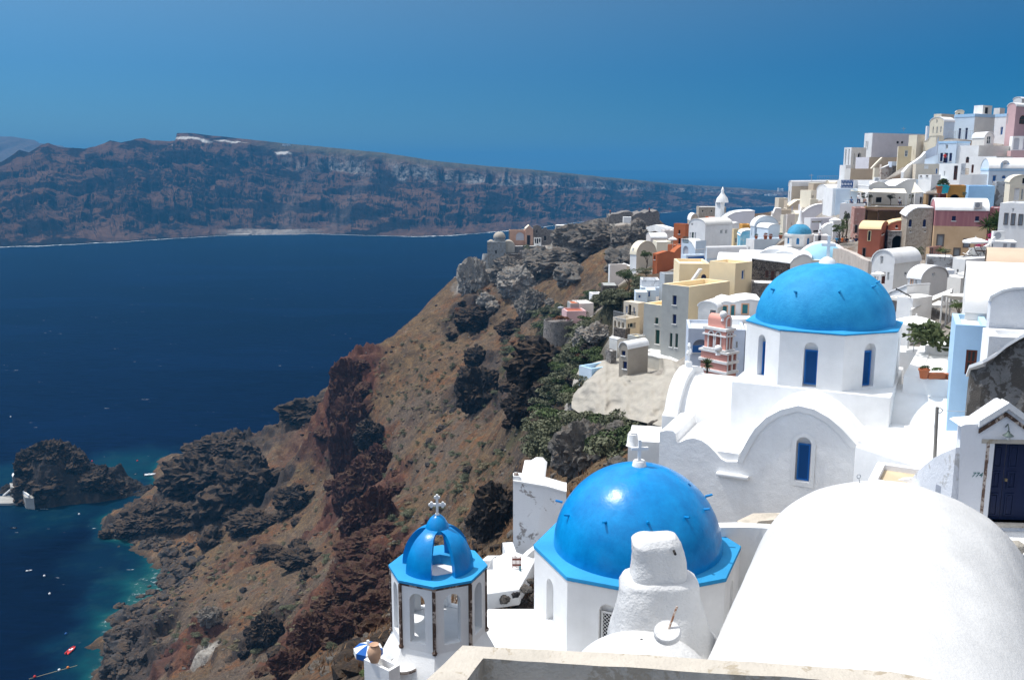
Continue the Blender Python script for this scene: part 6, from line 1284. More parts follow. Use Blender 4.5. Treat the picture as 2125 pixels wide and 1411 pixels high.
wallseg('dark ruined wall along the ridge left of the castle', [(1000, 170, 350), (1080, 130, 346), (1200, 90, 342), (1300, 70, 336), (1400, 62, 330)], 5, 1.5, STNG, name='ruined_wall')
wallseg('whitewashed path wall below the keep', [(1850, 165, 300), (1950, 140, 295), (2040, 165, 280), (2100, 185, 262)], 2.0, 2.5, WHITE, name='path_wall')
# ---- pink bell tower
def pink_tower():
    CR(1180, 560, 5.04); root = empty('bell_tower', Q(1560, 1130, 70), 'salmon pink tiered bell tower with white mouldings and ball finials', 'bell tower')
    a = math.radians(38); r = Vector((math.cos(a), math.sin(a), 0)); l = Vector((-r.y, r.x, 0)); base = Q(1645, 1130, 70); s = depth_scale(base)/5.04
    def z(y): return Q(1645, y, 70).z
    Wl, Wr = 215*s/.62, 130*s/.80
    def tier(y0, y1, sc, holesL, holesR, nm='tier', tw=1.0):
        p0 = base+r*(Wr*(1-sc)*.25)+l*(Wl*(1-sc)*.5); p0.z = z(y1); H = z(y0)-z(y1); w, d = Wr*sc, Wl*sc*tw; m = MB()
        m.panel(rect(0, 0, w, H), [rect(w*q[0], H*q[1], w*q[2], H*q[3], True) for q in holesR], r, Z, -l, p0, .5); m.panel(rect(0, 0, d, H), [rect(d*q[0], H*q[1], d*q[2], H*q[3], True) for q in holesL], l, Z, -r, p0, .5)
        m.panel(rect(0, 0, w, H), [], r, Z, l, p0+l*d, 0); m.panel(rect(0, 0, d, H), [], l, Z, r, p0+r*w, 0); m.add([p0+Z*H, p0+r*w+Z*H, p0+r*w+l*d+Z*H, p0+l*d+Z*H], [(0, 1, 2, 3)]); o = m.build(nm, SALM, root)
        for q, ax, nn, wd in [(q, r, -l, w) for q in holesR]+[(q, l, -r, d) for q in holesL]:
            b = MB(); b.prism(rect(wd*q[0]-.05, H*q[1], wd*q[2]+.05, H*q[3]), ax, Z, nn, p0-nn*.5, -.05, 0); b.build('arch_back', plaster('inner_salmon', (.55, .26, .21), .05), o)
            b = MB(); inset_ring(b, wd*q[0]-.09, H*q[1], wd*q[2]+.09, H*q[3]+.09, .09, ax, Z, nn, p0, 0, .07, True, False); b.build('arch_moulding', WHITE, o)
        return p0, w, d
    def band(y0, y1, sc, tw=1.0):
        p0 = base+r*(Wr*(1-sc)*.25)+l*(Wl*(1-sc)*.5); e = .14; m = MB(); m.prism([(-e, -e), (Wr*sc+e, -e), (Wr*sc+e, Wl*sc*tw+e), (-e, Wl*sc*tw+e)], r, l, Z, Vector((p0.x, p0.y, 0)), z(y1), z(y0)); m.build('moulding', WHITE, root)
    tier(870, 1160, 1.0, [], [(.12, .30, .45, .98), (.58, .30, .92, .98)]); band(1070, 1095, 1.0); band(965, 992, 1.0); band(868, 890, 1.0)
    tier(640, 868, .80, [(.22, .05, .44, .85), (.56, .05, .78, .85)], [(.2, .05, .46, .85), (.56, .05, .82, .85)], 'belfry'); band(700, 715, .80); band(628, 655, .80); band(848, 862, .80)
    p0 = base+r*(Wr*.2*.25)+l*(Wl*.2*.5+.25); p0.z = z(628); w = Wr*.72; d = Wl*.64; m = MB(); hh = z(492)-z(628); pr = rect(0, 0, w, hh, True, 14); m.prism(pr, r, Z, l, p0+r*.15, 0, d); m.build('vaulted_cap', SALM, root, smooth=35)
    m = MB(); inset_ring(m, w*.12, hh*.02, w*.88, hh*.88, .1, r, Z, -l, p0+r*.15, 0, .08, True, False); m.build('arch_moulding', WHITE, root)
    for x, y, yy in ((1620, 468, 70.8), (1565, 825, 69.6), (1395, 100, 0)):
        if yy: q = Q(x, y, yy); m = MB(); m.lathe([(0, .3)]+[(.30*math.sin(t), -.0+.30*math.cos(t)) for t in np.linspace(.1, 2.8, 10)]+[(.14, -.3), (.2, -.5)], 14, q); m.build('ball_finial', WHITE, root, smooth=60)
    for c_ in root.children: c_.matrix_parent_inverse = pinv(root)
    GP.append((base.x, base.y, base.z-1))
pink_tower()
# ---- white buildings between the tower and the domes, left of centre bottom
CR(720, 1000, 3.4325)
house('white house with flaking grey patches and a little chimney, left of the glossy dome', (1183, 640), 44, -3, '1.2', 1560, 10, plaster('flaked_house_wall', (.76, .77, .79), .04, dirt=.25, dirtc=(.30, .28, .27), bump=.4, fine=.7), roof='pR', prof=[(1183, 2), (1230, 8), (1420, 40), (1540, 75), (1560, 78)], holes=[('R', 1365, 405, 1395, 450, 'k')], drop=2, rmat=WHITE)
block('small white chimney with a brown tile cap on the flaking house', 'chimney', 'chimney', 1183, -42, 1230, 12, 44.1, .5, WHITE)
q = Q(1206, -44, 44.3); m = MB(); m.box(q+Z*.02, (.30, .3, .05)); m.box(q+Z*.09, (.22, .22, .07)); tag(m.build('roof_tile', BROWNT, loc=q), 'brown tile cap on the little white chimney', 'tile')
house('white half-dome room on the flat roof behind the flaking house', (1240, 0), 47, -4, '3', 1400, -20, WHITE, roof='pR', prof=[(1240, -15), (1290, -15), (1330, -38), (1370, -38), (1400, -5)], gp=False)
def steps(label, x0, y0, x1, y1, Y0, Y1, n, w, mat=WHITE):
    A = Q(x0, y0, Y0); B = Q(x1, y1, Y1); root = empty('stairs', A, label, 'stairs'); m = MB(); d = B-A; h = d.z/n; d.z = 0; L_ = d.length/n; d.normalize(); s_ = Vector((-d.y, d.x, 0))
    for i in range(n): m.prism([(i*L_, -w/2), (n*L_, -w/2), (n*L_, w/2), (i*L_, w/2)], d, s_, Z, A, h*i-.4 if i == 0 else h*i, h*(i+1))
    m.build('steps', mat, root)
steps('white stairs climbing beside the glossy dome past the wooden gate', 1190, 770, 1400, 590, 39.5, 42.5, 9, 1.1)
wallseg('white stepped stair wall left of the glossy dome', [(1152, 720, 38.2), (1180, 690, 38.6), (1290, 600, 40), (1380, 520, 41.5), (1480, 430, 43)], 1.5, .3, WHITE, sm=None)
wallseg('upper white stair wall against the flaking house', [(1240, 545, 42), (1300, 490, 42.6), (1380, 430, 43.2), (1460, 400, 43.5)], 1.3, .25, WHITE)
slab('yard_floor', 'white yard floor with a low edge behind the bell tower', 'terrace', [(1004, 1168), (1060, 1140), (1112, 1160), (1078, 1222), (1006, 1232)], 103.5, .7, WHITE)
wallseg('low white kerb wall of the yard behind the bell tower', [(985, 560, 36), (1030, 525, 38), (1130, 525, 40.5), (1175, 505, 41.5)], .9, .35, WHITE)
house('white gatepost block by the wooden gate', (1132, 615), 42.3, 8, '1.2', 1205, 500, WHITE, par=.03, name='gatepost', cat='gatepost')
# wooden gate
g0 = Q(1176, 610, 36); g1 = Q(1242, 608, 36); gr = empty('wooden_gate', g0, 'small brown picket gate at the top of the white stairs', 'gate'); m = MB(); gw = (g1-g0).length; gh = Q(1176, 530, 36).z-g0.z
for i in range(7): m.box(g0+X*(gw*(i+.5)/7)+Z*(gh*(.5+.06*math.sin(i))), (gw*.09, .03, gh*1.0))
m.box(g0+X*gw/2+Z*gh*.25, (gw, .04, .07)); m.box(g0+X*gw/2+Z*gh*.75, (gw, .04, .07)); m.build('pickets', paint('red_brown_gate', (.16, .05, .035), .7), gr)
m = MB(); q = Q(1236, 710, 35.8); m.tube([q, Q(1233, 600, 35.8)], .04, 8); tag(m.build('post', paint('teal_post', (.05, .16, .2), .6), loc=q), 'thin teal post by the picket gate', 'post')
# things left of the bell tower foot
house('white balcony corner with the clay jar, left of the bell tower', (128, 1500), 22.4, -38, '.4', 300, 1262, WHITE, par=.2, pt=.12, name='terrace', cat='terrace', gp=False)
q = Q(197, 1282, 22.3); m = MB(); m.lathe([(0, 0), (.10, 0), (.17, .16), (.19, .30), (.14, .44), (.09, .47), (.10, .5), (.13, .52)], 22, q); m.lathe([(.13, .52), (.07, .5), (0, .46)], 22, q); tag(m.build('clay_jar', plaster('pale_clay', (.52, .33, .22), .08), loc=q, smooth=50), 'pale clay jar standing on the white balcony corner', 'jar')
parasol('blue and white striped parasol left of the bell tower', 150, 1155, 23, .40, 1.6, .30, mat=WFR, stripes=paint('striped_blue_canvas', (.015, .10, .36), .8))
# ---- wall, terrace box and gate at the right
CR(1700, 750, 3.713)
GW = plaster('gatehouse_white', (.76, .77, .80), .03, bump=.3)
def gatehouse():
    a = -4; ar = math.radians(a); r = Vector((math.cos(ar), math.sin(ar), 0)); nR = Vector((math.sin(ar), -math.cos(ar), 0)); l = -nR; p0 = Q(1090, 1260, 21.5); root = empty('gatehouse', p0, 'white gateway with brown stone-edged gable and navy double door', 'gatehouse')
    def pt(x, y, off=0): w = on_plane(*px(x, y), p0+nR*off, nR)-p0; return (w.dot(r), w.z)
    prof = [pt(1090, 500), pt(1120, 487), pt(1245, 478), pt(1450, 340), pt(1473, 336), pt(1640, 460), pt(1800, 560)]; d0, d1 = pt(1293, 1235), pt(1640, 635)
    out = [(0, -1.5), (prof[-1][0], -1.5)]+prof[::-1]; m = MB(); m.panel(out, [rect(d0[0], d0[1], d1[0]+.12, d1[1])], r, Z, nR, p0, .22)
    m.add([p0+r*x+Z*z for x, z in prof]+[p0+r*x+Z*z+l*.7 for x, z in prof], [(i, i+1, i+8, i+7) for i in range(6)]); m.add([p0-Z*1.5, p0+Z*prof[0][1], p0+Z*prof[0][1]+l*.7, p0-Z*1.5+l*.7], [(0, 1, 2, 3)]); wl = m.build('wall', GW, root)
    # brown stone edge under the gable coping
    m = MB(); c = [pt(1228, 520), pt(1440, 388), pt(1620, 520)]; th = .10
    for A, B in ((c[0], c[1]), (c[1], c[2])):
        for i in range(7):
            t0, t1 = i/7+.006, (i+1)/7-.006; P0 = Vector(A).lerp(Vector(B), t0); P1 = Vector(A).lerp(Vector(B), t1); m.prism([(P0.x, P0.y-th), (P1.x, P1.y-th), (P1.x, P1.y), (P0.x, P0.y)], r, Z, nR, p0, -.02, .05)
    m.build('stone_gable_edge', BROWNT, root)
    m = MB(); c2 = [pt(1228, 508), pt(1440, 376), pt(1473, 336), pt(1640, 450)]
    for A, B in ((pt(1222, 500), pt(1450, 360)), (pt(1450, 360), pt(1640, 500))): m.prism([A, B, (B[0], B[1]+.16), (A[0], A[1]+.16)], r, Z, nR, p0, -.32, .08)
    m.build('coping', WHITE, root)
    m = MB(); j0, j1 = pt(1250, 1250), pt(1293, 604); H = j1[1]-j0[1]
    for i in range(11): m.prism(rect(j0[0]+random.uniform(0, .008), j0[1]+H*i/11+.004, j1[0], j0[1]+H*(i+1)/11-.004), r, Z, nR, p0, -.05, .015+random.uniform(0, .01))
    m.build('stone_jamb', plaster('mottled_jamb', (.58, .50, .44), .2, dirt=.7, dirtc=(.16, .10, .075), bump=.6, fine=5), root)
    m = MB(); l0, l1 = pt(1250, 640), pt(1640, 604); m.prism([(l0[0], d1[1]), (d1[0]+.2, d1[1]), (d1[0]+.2, l1[1]), (l0[0], l1[1])], r, Z, nR, p0, -.05, .025); m.build('lintel', CONC, root)
    m = MB(); s0, s1 = pt(1250, 1262), pt(1640, 1232); m.prism([(s0[0], s0[1]), (d1[0]+.2, s0[1]), (d1[0]+.2, d0[1]), (s0[0], d0[1])], r, Z, nR, p0, -.25, .10); m.build('threshold', CONC, root)
    # door leaves with carved panels
    NV = paint('door_navy', (.012, .020, .060), .42); mid = pt(1448, 900)[0]; H = d1[1]-d0[1]
    for k, (a0, a1) in enumerate(((d0[0], mid-.008), (mid+.008, mid+(mid-d0[0])))):
        m = MB(); m.prism(rect(a0, d0[1], a1+(.5 if k else 0), d1[1]), r, Z, nR, p0-nR*.2, -.05, 0); w = a1-a0
        for b0, b1 in ((.05, .34), (.40, .62), (.67, .95)):
            e0, e1 = a0+w*.2, a1-w*.2; inset_ring(m, e0, d0[1]+H*b0, e1, d0[1]+H*b1, .035, r, Z, nR, p0-nR*.2, 0, .03, False, False)
            if b1-b0 > .25:
                for i in range(4): x = e0+.05+(e1-e0-.1)*(i+.5)/4; m.prism(rect(x-.014, d0[1]+H*b0+.06, x+.014, d0[1]+H*b1-.06), r, Z, nR, p0-nR*.2, 0, .02)
            else: inset_ring(m, e0+.09, d0[1]+H*b0+.08, e1-.09, d0[1]+H*b1-.08, .02, r, Z, nR, p0-nR*.2, 0, .02, False, False)
        dr = m.build('door', NV, root)
        if k == 1: q = pt(1464, 930); m = MB(); m.box(p0+r*q[0]+Z*q[1]+nR*(-.18), (.05, .05, .07)); m.build('lock', paint('brass', (.5, .42, .25), .35, .8), dr)
    # house number, hand painted
    q = pt(1172, 888); cu = bpy.data.curves.new('number', 'FONT'); cu.body = '774'; cu.size = .17; cu.extrude = .003; cu.shear = .25; to = bpy.data.objects.new('tmp', cu); COL.objects.link(to); dg = bpy.context.evaluated_depsgraph_get(); me = bpy.data.meshes.new_from_object(to.evaluated_get(dg)); bpy.data.objects.remove(to)
    o = bpy.data.objects.new('house_number', me); me.materials.clear(); me.materials.append(paint('green_ink', (.03, .16, .15), .6)); COL.objects.link(o); o.parent = root; o.matrix_parent_inverse = pinv(root); o.matrix_basis = Matrix.Translation(p0+r*q[0]+Z*q[1]+nR*.006) @ Matrix((( r.x, 0, nR.x, 0), (r.y, 0, nR.y, 0), (0, 1, 0, 0), (0, 0, 0, 1)))
    # wall lamp
    q = pt(1432, 520); L0 = p0+r*q[0]+Z*q[1]+nR*.02; lr = empty('wall_lamp', L0, 'small green-grey wall lamp above the navy double door', 'lamp'); m = MB(); LM = paint('lamp_metal', (.10, .13, .12), .45, .3)
    m.tube([L0+Z*.06, L0+Z*.16+nR*.10, L0+Z*.06+nR*.17, L0+Z*0+nR*.17], .014, 6); m.lathe([(.03, .0), (.04, -.04), (.12, -.10), (.125, -.115), (0, -.10)], 16, L0+nR*.17); m.build('lamp_shade', LM, lr, smooth=40); m = MB(); m.lathe([(.05, -.10), (.065, -.15), (.045, -.21), (0, -.23)], 14, L0+nR*.17); m.build('glass_globe', paint('frosted_globe', (.6, .62, .62), .2), lr, smooth=60)
    for c_ in root.children: c_.matrix_parent_inverse = pinv(root)
    GP.append((p0.x, p0.y, p0.z-.3)); return p0, r, nR
gp0, gr_, gn_ = gatehouse()
wallseg('white wall curving up to the gateway', [(545, 905, 25.0), (700, 900, 24.6), (765, 893, 24.3), (800, 855, 23.8), (860, 800, 23.3), (930, 745, 22.7), (1000, 705, 22.2), (1100, 662, 21.7)], 4, .32, plaster('bluish_white_wall', (.70, .72, .76), .04, dirt=.1, dirtc=(.5, .5, .5), bump=.4), sm=50)
m = MB(); q = Q(918, 1010, 22.35); q1 = Q(1055, 1020, 21.75); d = (q1-q); d.z = 0; w = d.length; d.normalize(); m.prism(rect(0, -.55, w, .25), d, Z, Vector((d.y, -d.x, 0)), q, 0, .10); o = m.build('meter_box', paint('meter_grey', (.30, .32, .37), .5), loc=q, bevel=.01); tag(o, 'grey metal meter box on the curving wall left of the gateway', 'meter box')
house('small white roof box with a sandy sunken deck', (362, 1100), 24.2, -8, '1.9', 800, 915, GW, rmat=plaster('sandy_deck', (.62, .50, .34), .1), par=.16, pt=.22, lwall=WHITE, name='roof_box', cat='roof', gp=False)
A = Q(897, 750, 33); m = MB(); m.tube([A-Z*1, Q(909, 350, 33)], [.07, .06], 10); pr = empty('utility_pole', A, 'slim grey utility pole standing on the church roof', 'pole'); m.build('pole', paint('grey_pole', (.28, .26, .23), .6), pr); m = MB(); m.tube([Q(886, 755, 33), Q(889, 500, 33), Q(900, 400, 33)], .015, 5); m.build('cable', GREYP, pr)
m = MB(); q = Q(930, 378, 33); m.tube([q+Vector((.1*math.cos(t), 0, .09*math.sin(t))) for t in np.linspace(0, 6.28, 10)], .02, 5); m.build('insulator', GREYP, pr)
a_, b_ = Q(945, 373, 33), Q(1560, 150, 31); m = MB(); m.tube([a_.lerp(b_, t)-Z*.45*math.sin(PI*t) for t in np.linspace(0, 1, 16)], .012, 5); tag(m.build('power_line', GREYP, loc=a_), 'thin power line from the slim pole to the blackened wall', 'power line')
# pots on the patio edge
CR(1700, 750, 3.713)
for x, y, s_, kd, pl, ph, lab in ((804, 130, .52, 'round', 'd', .6, 'round terracotta pot with a small green succulent, leftmost on the patio edge'), (898, 133, .40, 'box', 'f', .9, 'long terracotta trough with trailing green leaves'), (1035, 137, .40, 'box', 'f', .7, 'long terracotta trough with one thin sprout'), (1157, 146, .60, 'round', 'r', 1.0, 'tall terracotta pot with dry orange blooms, rightmost on the patio edge')):
    pot(lab, Q(x, y, 40.9), s_, kd, pl, ph=ph, group='pots in a row on the patio edge')
# wall and small roofs between the two big churches
CR(1300, 780, 2.236)
wallseg('low round-topped white wall right of the glossy dome', [(425, 692, 33), (520, 690, 33.2), (640, 695, 33), (760, 705, 32)], 3, .5, WHITE, sm=60)
wallseg('sand coloured rubble ledge at the foot of the church wall', [(540, 690, 36.2), (600, 655, 36.4), (700, 650, 36.2), (800, 655, 35.5), (870, 560, 34)], 3, .9, plaster('sandy_ledge', (.62, .55, .46), .15, dirt=.4, dirtc=(.4, .36, .3), bump=.8), name='rock_ledge', cat='ledge')
m = MB(); p = [Q(*t) for t in ((842, 620, 30), (870, 580, 30.4), (885, 555, 30.8))]; m.tube(p, [.14, .13, .1], 10); tag(m.build('drain_spout', CREAMP, loc=p[0], smooth=50), 'cream clay drain spout behind the huge vault', 'drain spout')
house('white roof edge and terrace left of the arched church front', (5, 420), 46, -4, '3', 165, 300, WHITE, par=.02, name='terrace', cat='terrace')
q = Q(28, 322, 45); m = MB(); m.lathe([(.34, 0), (.30, .05), (.25, .6), (.2, .63), (.2, .7), (0, .7)], 16, q); o = m.build('chimney', WROUGH, loc=q, smooth=40); tag(o, 'short round white chimney behind the small cross', 'chimney')
m = MB(); q = P(1387, 905, 47); m.tube([q-Z*.6, q+Z*.5], .03, 6); m.lathe([(.02, 1.3), (.10, 1.0), (.14, .6), (.05, .5)], 8, q); tag(m.build('closed_parasol', paint('parasol_blue', (.02, .12, .40), .7), loc=q), 'closed blue parasol on the rocks by the church', 'parasol')
# ================================================================ ground first, then everything that stands on it
hx, hy, hz, grd = build_ground()
_xs, _ys = hx[0], hy[:, 0]
def gz(x, y):
    i = min(max(int(np.searchsorted(_xs, x))-1, 0), len(_xs)-2); j = min(max(int(np.searchsorted(_ys, y))-1, 0), len(_ys)-2)
    a = min(max((x-_xs[i])/(_xs[i+1]-_xs[i]), 0), 1); b = min(max((y-_ys[j])/(_ys[j+1]-_ys[j]), 0), 1)
    return float((hz[j, i]*(1-a)+hz[j, i+1]*a)*(1-b)+(hz[j+1, i]*(1-a)+hz[j+1, i+1]*a)*b)
def hit(u, v, y0=12, y1=460):
    r = ray(u, v); t = y0/r.y; prev = t
    while t*r.y < y1:
        p = CAM+r*t
        if p.z <= max(gz(p.x, p.y), 0):
            a, b = prev, t
            for _ in range(8):
                m_ = (a+b)/2; q = CAM+r*m_
                if q.z <= max(gz(q.x, q.y), 0): b = m_
                else: a = m_
            q = CAM+r*b; return q
        prev = t; t += .5+t*.004
    return None
# ---------------------------------------------------------------- rocks
ROCKM = {'k': rockmat('black_lava', (.014, .013, .014), (.032, .028, .028), (.085, .070, .060), .5), 'r': rockmat('red_scoria', (.040, .017, .013), (.085, .032, .023), (.145, .065, .045), .6),
         'p': rockmat('pale_pumice', (.26, .24, .21), (.42, .39, .35), (.50, .47, .42), .3, .7, .4), 'g': rockmat('grey_tuff', (.14, .13, .12), (.27, .25, .225), (.42, .39, .35), .5), 'b': rockmat('grey_boulder', (.035, .034, .036), (.07, .068, .07), (.14, .13, .125), .8, .8, .3), 'w': plaster('cream_pumice_wall', (.38, .35, .30), .12, streak=.3, dirt=.3, dirtc=(.34, .31, .27), bump=.6, fine=.7)}
ROCKB = {}
def rockbase(v, sub=5):
    k = (v, sub)
    if k in ROCKB: return ROCKB[k]
    bm = bmesh.new(); bmesh.ops.create_icosphere(bm, subdivisions=sub, radius=1); of = Vector((v*13.7, v*3.1, v*7.7))
    if v >= 10:
        for q in bm.verts:
            n = q.co.normalized(); q.co = n*(1+.13*noise.noise(n*1.4+of)+.06*noise.noise(n*3.3+of)-.05*abs(noise.noise(n*6+of))-.03*abs(noise.noise(n*13+of)))
    for q in (bm.verts if v < 10 else []):
        n = q.co.normalized(); vd = noise.voronoi(n*2.6+of)[0]; vd2 = noise.voronoi(n*6.5+of)[0]; d = 1+.30*(vd[0]-.4)-.10*(vd[1]-vd[0] < .08)+.12*(vd2[0]-.35)-.035*(vd2[1]-vd2[0] < .07)+.34*noise.noise(n*1.3+of)+.20*noise.noise(n*3.1+of)
        d += .12*(abs(noise.noise(n*5.5+of))*-2+.5)+.06*(abs(noise.noise(n*12+of))*-2+.4)+.03*noise.noise(n*26+of)
        c = n*d; st = .22; zz = c.z/st+.5*noise.noise(n*2+of); fr = zz-math.floor(zz); c.z = (c.z*.8+.2*st*(math.floor(zz)+min(1, fr*2.2)-.5*noise.noise(n*2+of))); q.co = c
    co_ = np.array([list(q.co) for q in bm.verts]); fs = [tuple(x.index for x in f.verts) for f in bm.faces]; bm.free(); ROCKB[k] = (co_, fs); return ROCKB[k]
RMESH = {}
def rock(label, loc, sx, sy, sz, kind='k', v=0, rot=None, group=None, name='rock_outcrop', cat='rock', sub=5):
    key = (kind, v, sub)
    if key not in RMESH:
        c_, f_ = rockbase(v, sub); me = bpy.data.meshes.new(name); me.from_pydata([tuple(q) for q in c_], [], f_); me.materials.append(ROCKM[kind]); me.shade_smooth(); me.set_sharp_from_angle(angle=.6); RMESH[key] = me
    o = bpy.data.objects.new(name, RMESH[key]); COL.objects.link(o); o.location = loc; o.scale = (sx, sy, sz); o.rotation_euler = rot or (random.uniform(-.3, .3), random.uniform(-.3, .3), random.uniform(0, 6.3)); tag(o, label, cat, group); return o
def prock(label, u, v, w, h, kind, var, deep=.8, rot=(0, 0, 0), dy=0):
    p = hit(u, v+h*.3) or hit(u, v+h*.5)
    if p is None: return
    s = depth_scale(p); r = ray(u, v); c = CAM+r*((p.y+dy)/r.y)+Yv*w*s*.30*deep-Z*h*s*.12
    if w > 55 and kind != 'w':
        R = random.Random(int(u*7+v))
        for k in range(3):
            q = hit(u+R.uniform(-.75, .75)*w, v+R.uniform(-.7, .8)*h)
            if q: f = R.uniform(.10, .26)*w*s; rock('broken crag fragment scattered round the larger outcrops', q+Z*f*.1, f*1.3, f, f*.9, kind, R.randrange(4), None, 'crag fragments on the slope', 'crag', 'rock', 4)
    return rock(label, c, w*s*.5, w*s*.5*deep, h*s*.5, kind, var, rot)
for t in [
 ('tall black lava outcrop in the middle of the brown slope', 1000, 812, 95, 105, 'k', 0), ('small black crag just above the tall lava outcrop', 992, 742, 50, 46, 'k', 1), ('black lava wall right of the tall outcrop', 1092, 838, 85, 90, 'k', 2),
 ('wide black crag under the green bushes high on the slope', 1135, 752, 150, 105, 'k', 3), ('dark crag near the upper edge of the slope', 985, 662, 74, 48, 'k', 1), ('second dark crag right of the upper slope edge', 1062, 680, 60, 40, 'k', 2),
 ('big black cave rock behind the flaking white house', 1030, 1065, 100, 130, 'k', 3), ('grey and black cliff behind the small cross', 1215, 935, 120, 130, 'g', 0), ('black rock right of the cliff shrubs', 1290, 905, 90, 60, 'g', 2),
 ('dark crag low on the slope above the white pumice', 545, 1315, 72, 90, 'k', 2), ('black crag below the red cliff edge', 620, 1165, 90, 42, 'k', 1), ('brown-black ledge in the lower slope', 560, 1150, 60, 30, 'k', 0),
 ('black rock mass on the back of the headland', 640, 858, 120, 60, 'k', 0), ('jagged black top of the headland', 440, 935, 120, 60, 'k', 2), ('dark lava face of the headland over the cove', 400, 1000, 160, 110, 'k', 3), ('dark lava face right of the headland', 520, 1010, 130, 110, 'k', 1), ('low black lava rocks at the tip of the cove', 285, 1092, 95, 50, 'k', 2), ('dark shoreline crag under the headland', 380, 1080, 110, 60, 'k', 0), ('black crag at the right foot of the headland', 520, 1090, 110, 50, 'k', 3), ('dark rock step between headland and red cliff', 610, 1040, 80, 60, 'k', 1),
 ('top of the dark red scoria cliff', 722, 790, 66, 100, 'r', 0), ('middle of the dark red scoria cliff', 732, 880, 84, 130, 'r', 1), ('brown bulge of the scoria cliff', 765, 900, 60, 60, 'k', 3), ('lower part of the dark red scoria cliff', 750, 1000, 92, 120, 'r', 2), ('foot of the dark red scoria cliff', 745, 1085, 80, 100, 'r', 3),
 ('upper spur of the scoria cliff', 708, 840, 60, 120, 'r', 3), ('inner face of the scoria cliff', 715, 940, 60, 130, 'r', 0), ('shadowed middle face of the scoria cliff', 725, 1030, 66, 110, 'r', 1), ('right shoulder of the scoria cliff', 780, 960, 60, 90, 'r', 2), ('lower right shoulder of the scoria cliff', 785, 1060, 70, 110, 'r', 0), ('last block of the scoria cliff above the bell tower', 755, 1140, 110, 70, 'r', 2), ('red wall block left of the bell tower base', 720, 1300, 90, 80, 'r', 1), ('red wall block above the lower ridge', 790, 1260, 90, 60, 'r', 0),
 ('rusty red crag left of the bell tower', 765, 1215, 130, 90, 'r', 1), ('rusty red crag directly beside the bell tower crown', 800, 1180, 60, 70, 'r', 3), ('dark red ridge running down to the lower edge', 640, 1330, 80, 120, 'r', 2), ('red ridge block at the lower edge of the view', 600, 1385, 80, 70, 'r', 0), ('red ridge block in the middle of the lower ridge', 690, 1260, 80, 70, 'r', 2),
 ('pale pumice cliff under the cliff chapel', 985, 575, 62, 90, 'p', 0), ('pale pumice crag right of the chapel terraces', 1085, 585, 90, 70, 'p', 1), ('grey tuff shoulder in the middle of the ridge', 1165, 540, 120, 60, 'g', 2), ('grey tuff crag beneath the castle', 1255, 495, 120, 70, 'g', 3), ('grey tuff crag left of the castle keep', 1200, 490, 90, 55, 'g', 0), ('dark hollow crag below the castle wall', 1310, 495, 70, 60, 'g', 1), ('grey broken rock spur halfway down the ridge', 1105, 630, 60, 80, 'g', 2), ('grey crag below the ridge shoulder', 1060, 560, 80, 60, 'g', 3),
 ('pale rock knob left of the beige balcony wing', 1248, 690, 70, 50, 'p', 2), ('pale jagged rock above the green bushes', 1215, 700, 46, 50, 'p', 3), ('grey pumice wall beside the white scar', 432, 1280, 48, 38, 'g', 3)]:
    prock(*t)
# cream cliff wall that carries the grey tower house
def cliff_wall():
    us = np.linspace(1186, 1440, 90); tv = np.interp(us, [1186, 1200, 1240, 1280, 1330, 1400, 1440], [815, 788, 774, 768, 760, 772, 790]); bv = np.interp(us, [1186, 1200, 1240, 1300, 1370, 1440], [846, 856, 858, 868, 884, 900])
    GU = np.linspace(1186, 1440, 18); GV = np.linspace(0, 1, 8); HY = np.array([[(lambda h_: h_.y if h_ else 88.0)(hit(u, np.interp(u, us, tv)+(np.interp(u, us, bv)-np.interp(u, us, tv))*t)) for u in GU] for t in GV]); HY = np.minimum(HY, 97); n = 46; vs = []
    for j in range(n+1):
        t = j/n
        for i, u in enumerate(us):
            fj = min(t*7, 6.999); j0 = int(fj); Y_ = np.interp(u, GU, HY[j0])*(1-fj+j0)+np.interp(u, GU, HY[j0+1])*(fj-j0)-2.4; v = tv[i]+(bv[i]-tv[i])*t
            q = Vector((u/38, v/60, 3)); d = 1.5*noise.noise(q)+.7*noise.noise(Vector((u/13, v/30, 8)))-.5*abs(noise.noise(Vector((u/22, v/18, 5))))*2+.12*noise.noise(Vector((u/4, v/5, 2)))
            for cu, cv, ru, rv in ((1292, 788, 12, 9), (1303, 796, 9, 7), (1405, 800, 10, 9)): d -= 1.6*max(0, 1-((u-cu)/ru)**2-((v-cv)/rv)**2)**.7
            vs.append(P(u, v, Y_-d*.55))
    k = len(us); back = [p+Vector((.5, 5, .15)) for p in vs[:k]]; m = MB(); m.add(back+vs, [(j*k+i, j*k+i+1, (j+1)*k+i+1, (j+1)*k+i) for j in range(n+1) for i in range(k-1)]); lf = [p+Vector((2, 6, -.5)) for p in [vs[j*k] for j in range(n+1)]]
    o_ = len(m.v); m.add([vs[j*k] for j in range(n+1)]+lf, [(j, j+1, j+n+2, j+n+1) for j in range(n)]); o = m.build('cliff_wall', ROCKM['w'], smooth=60, loc=vs[0]); tag(o, 'smooth cream coloured rock face with small hollows under the grey tower house', 'cliff')
cliff_wall()
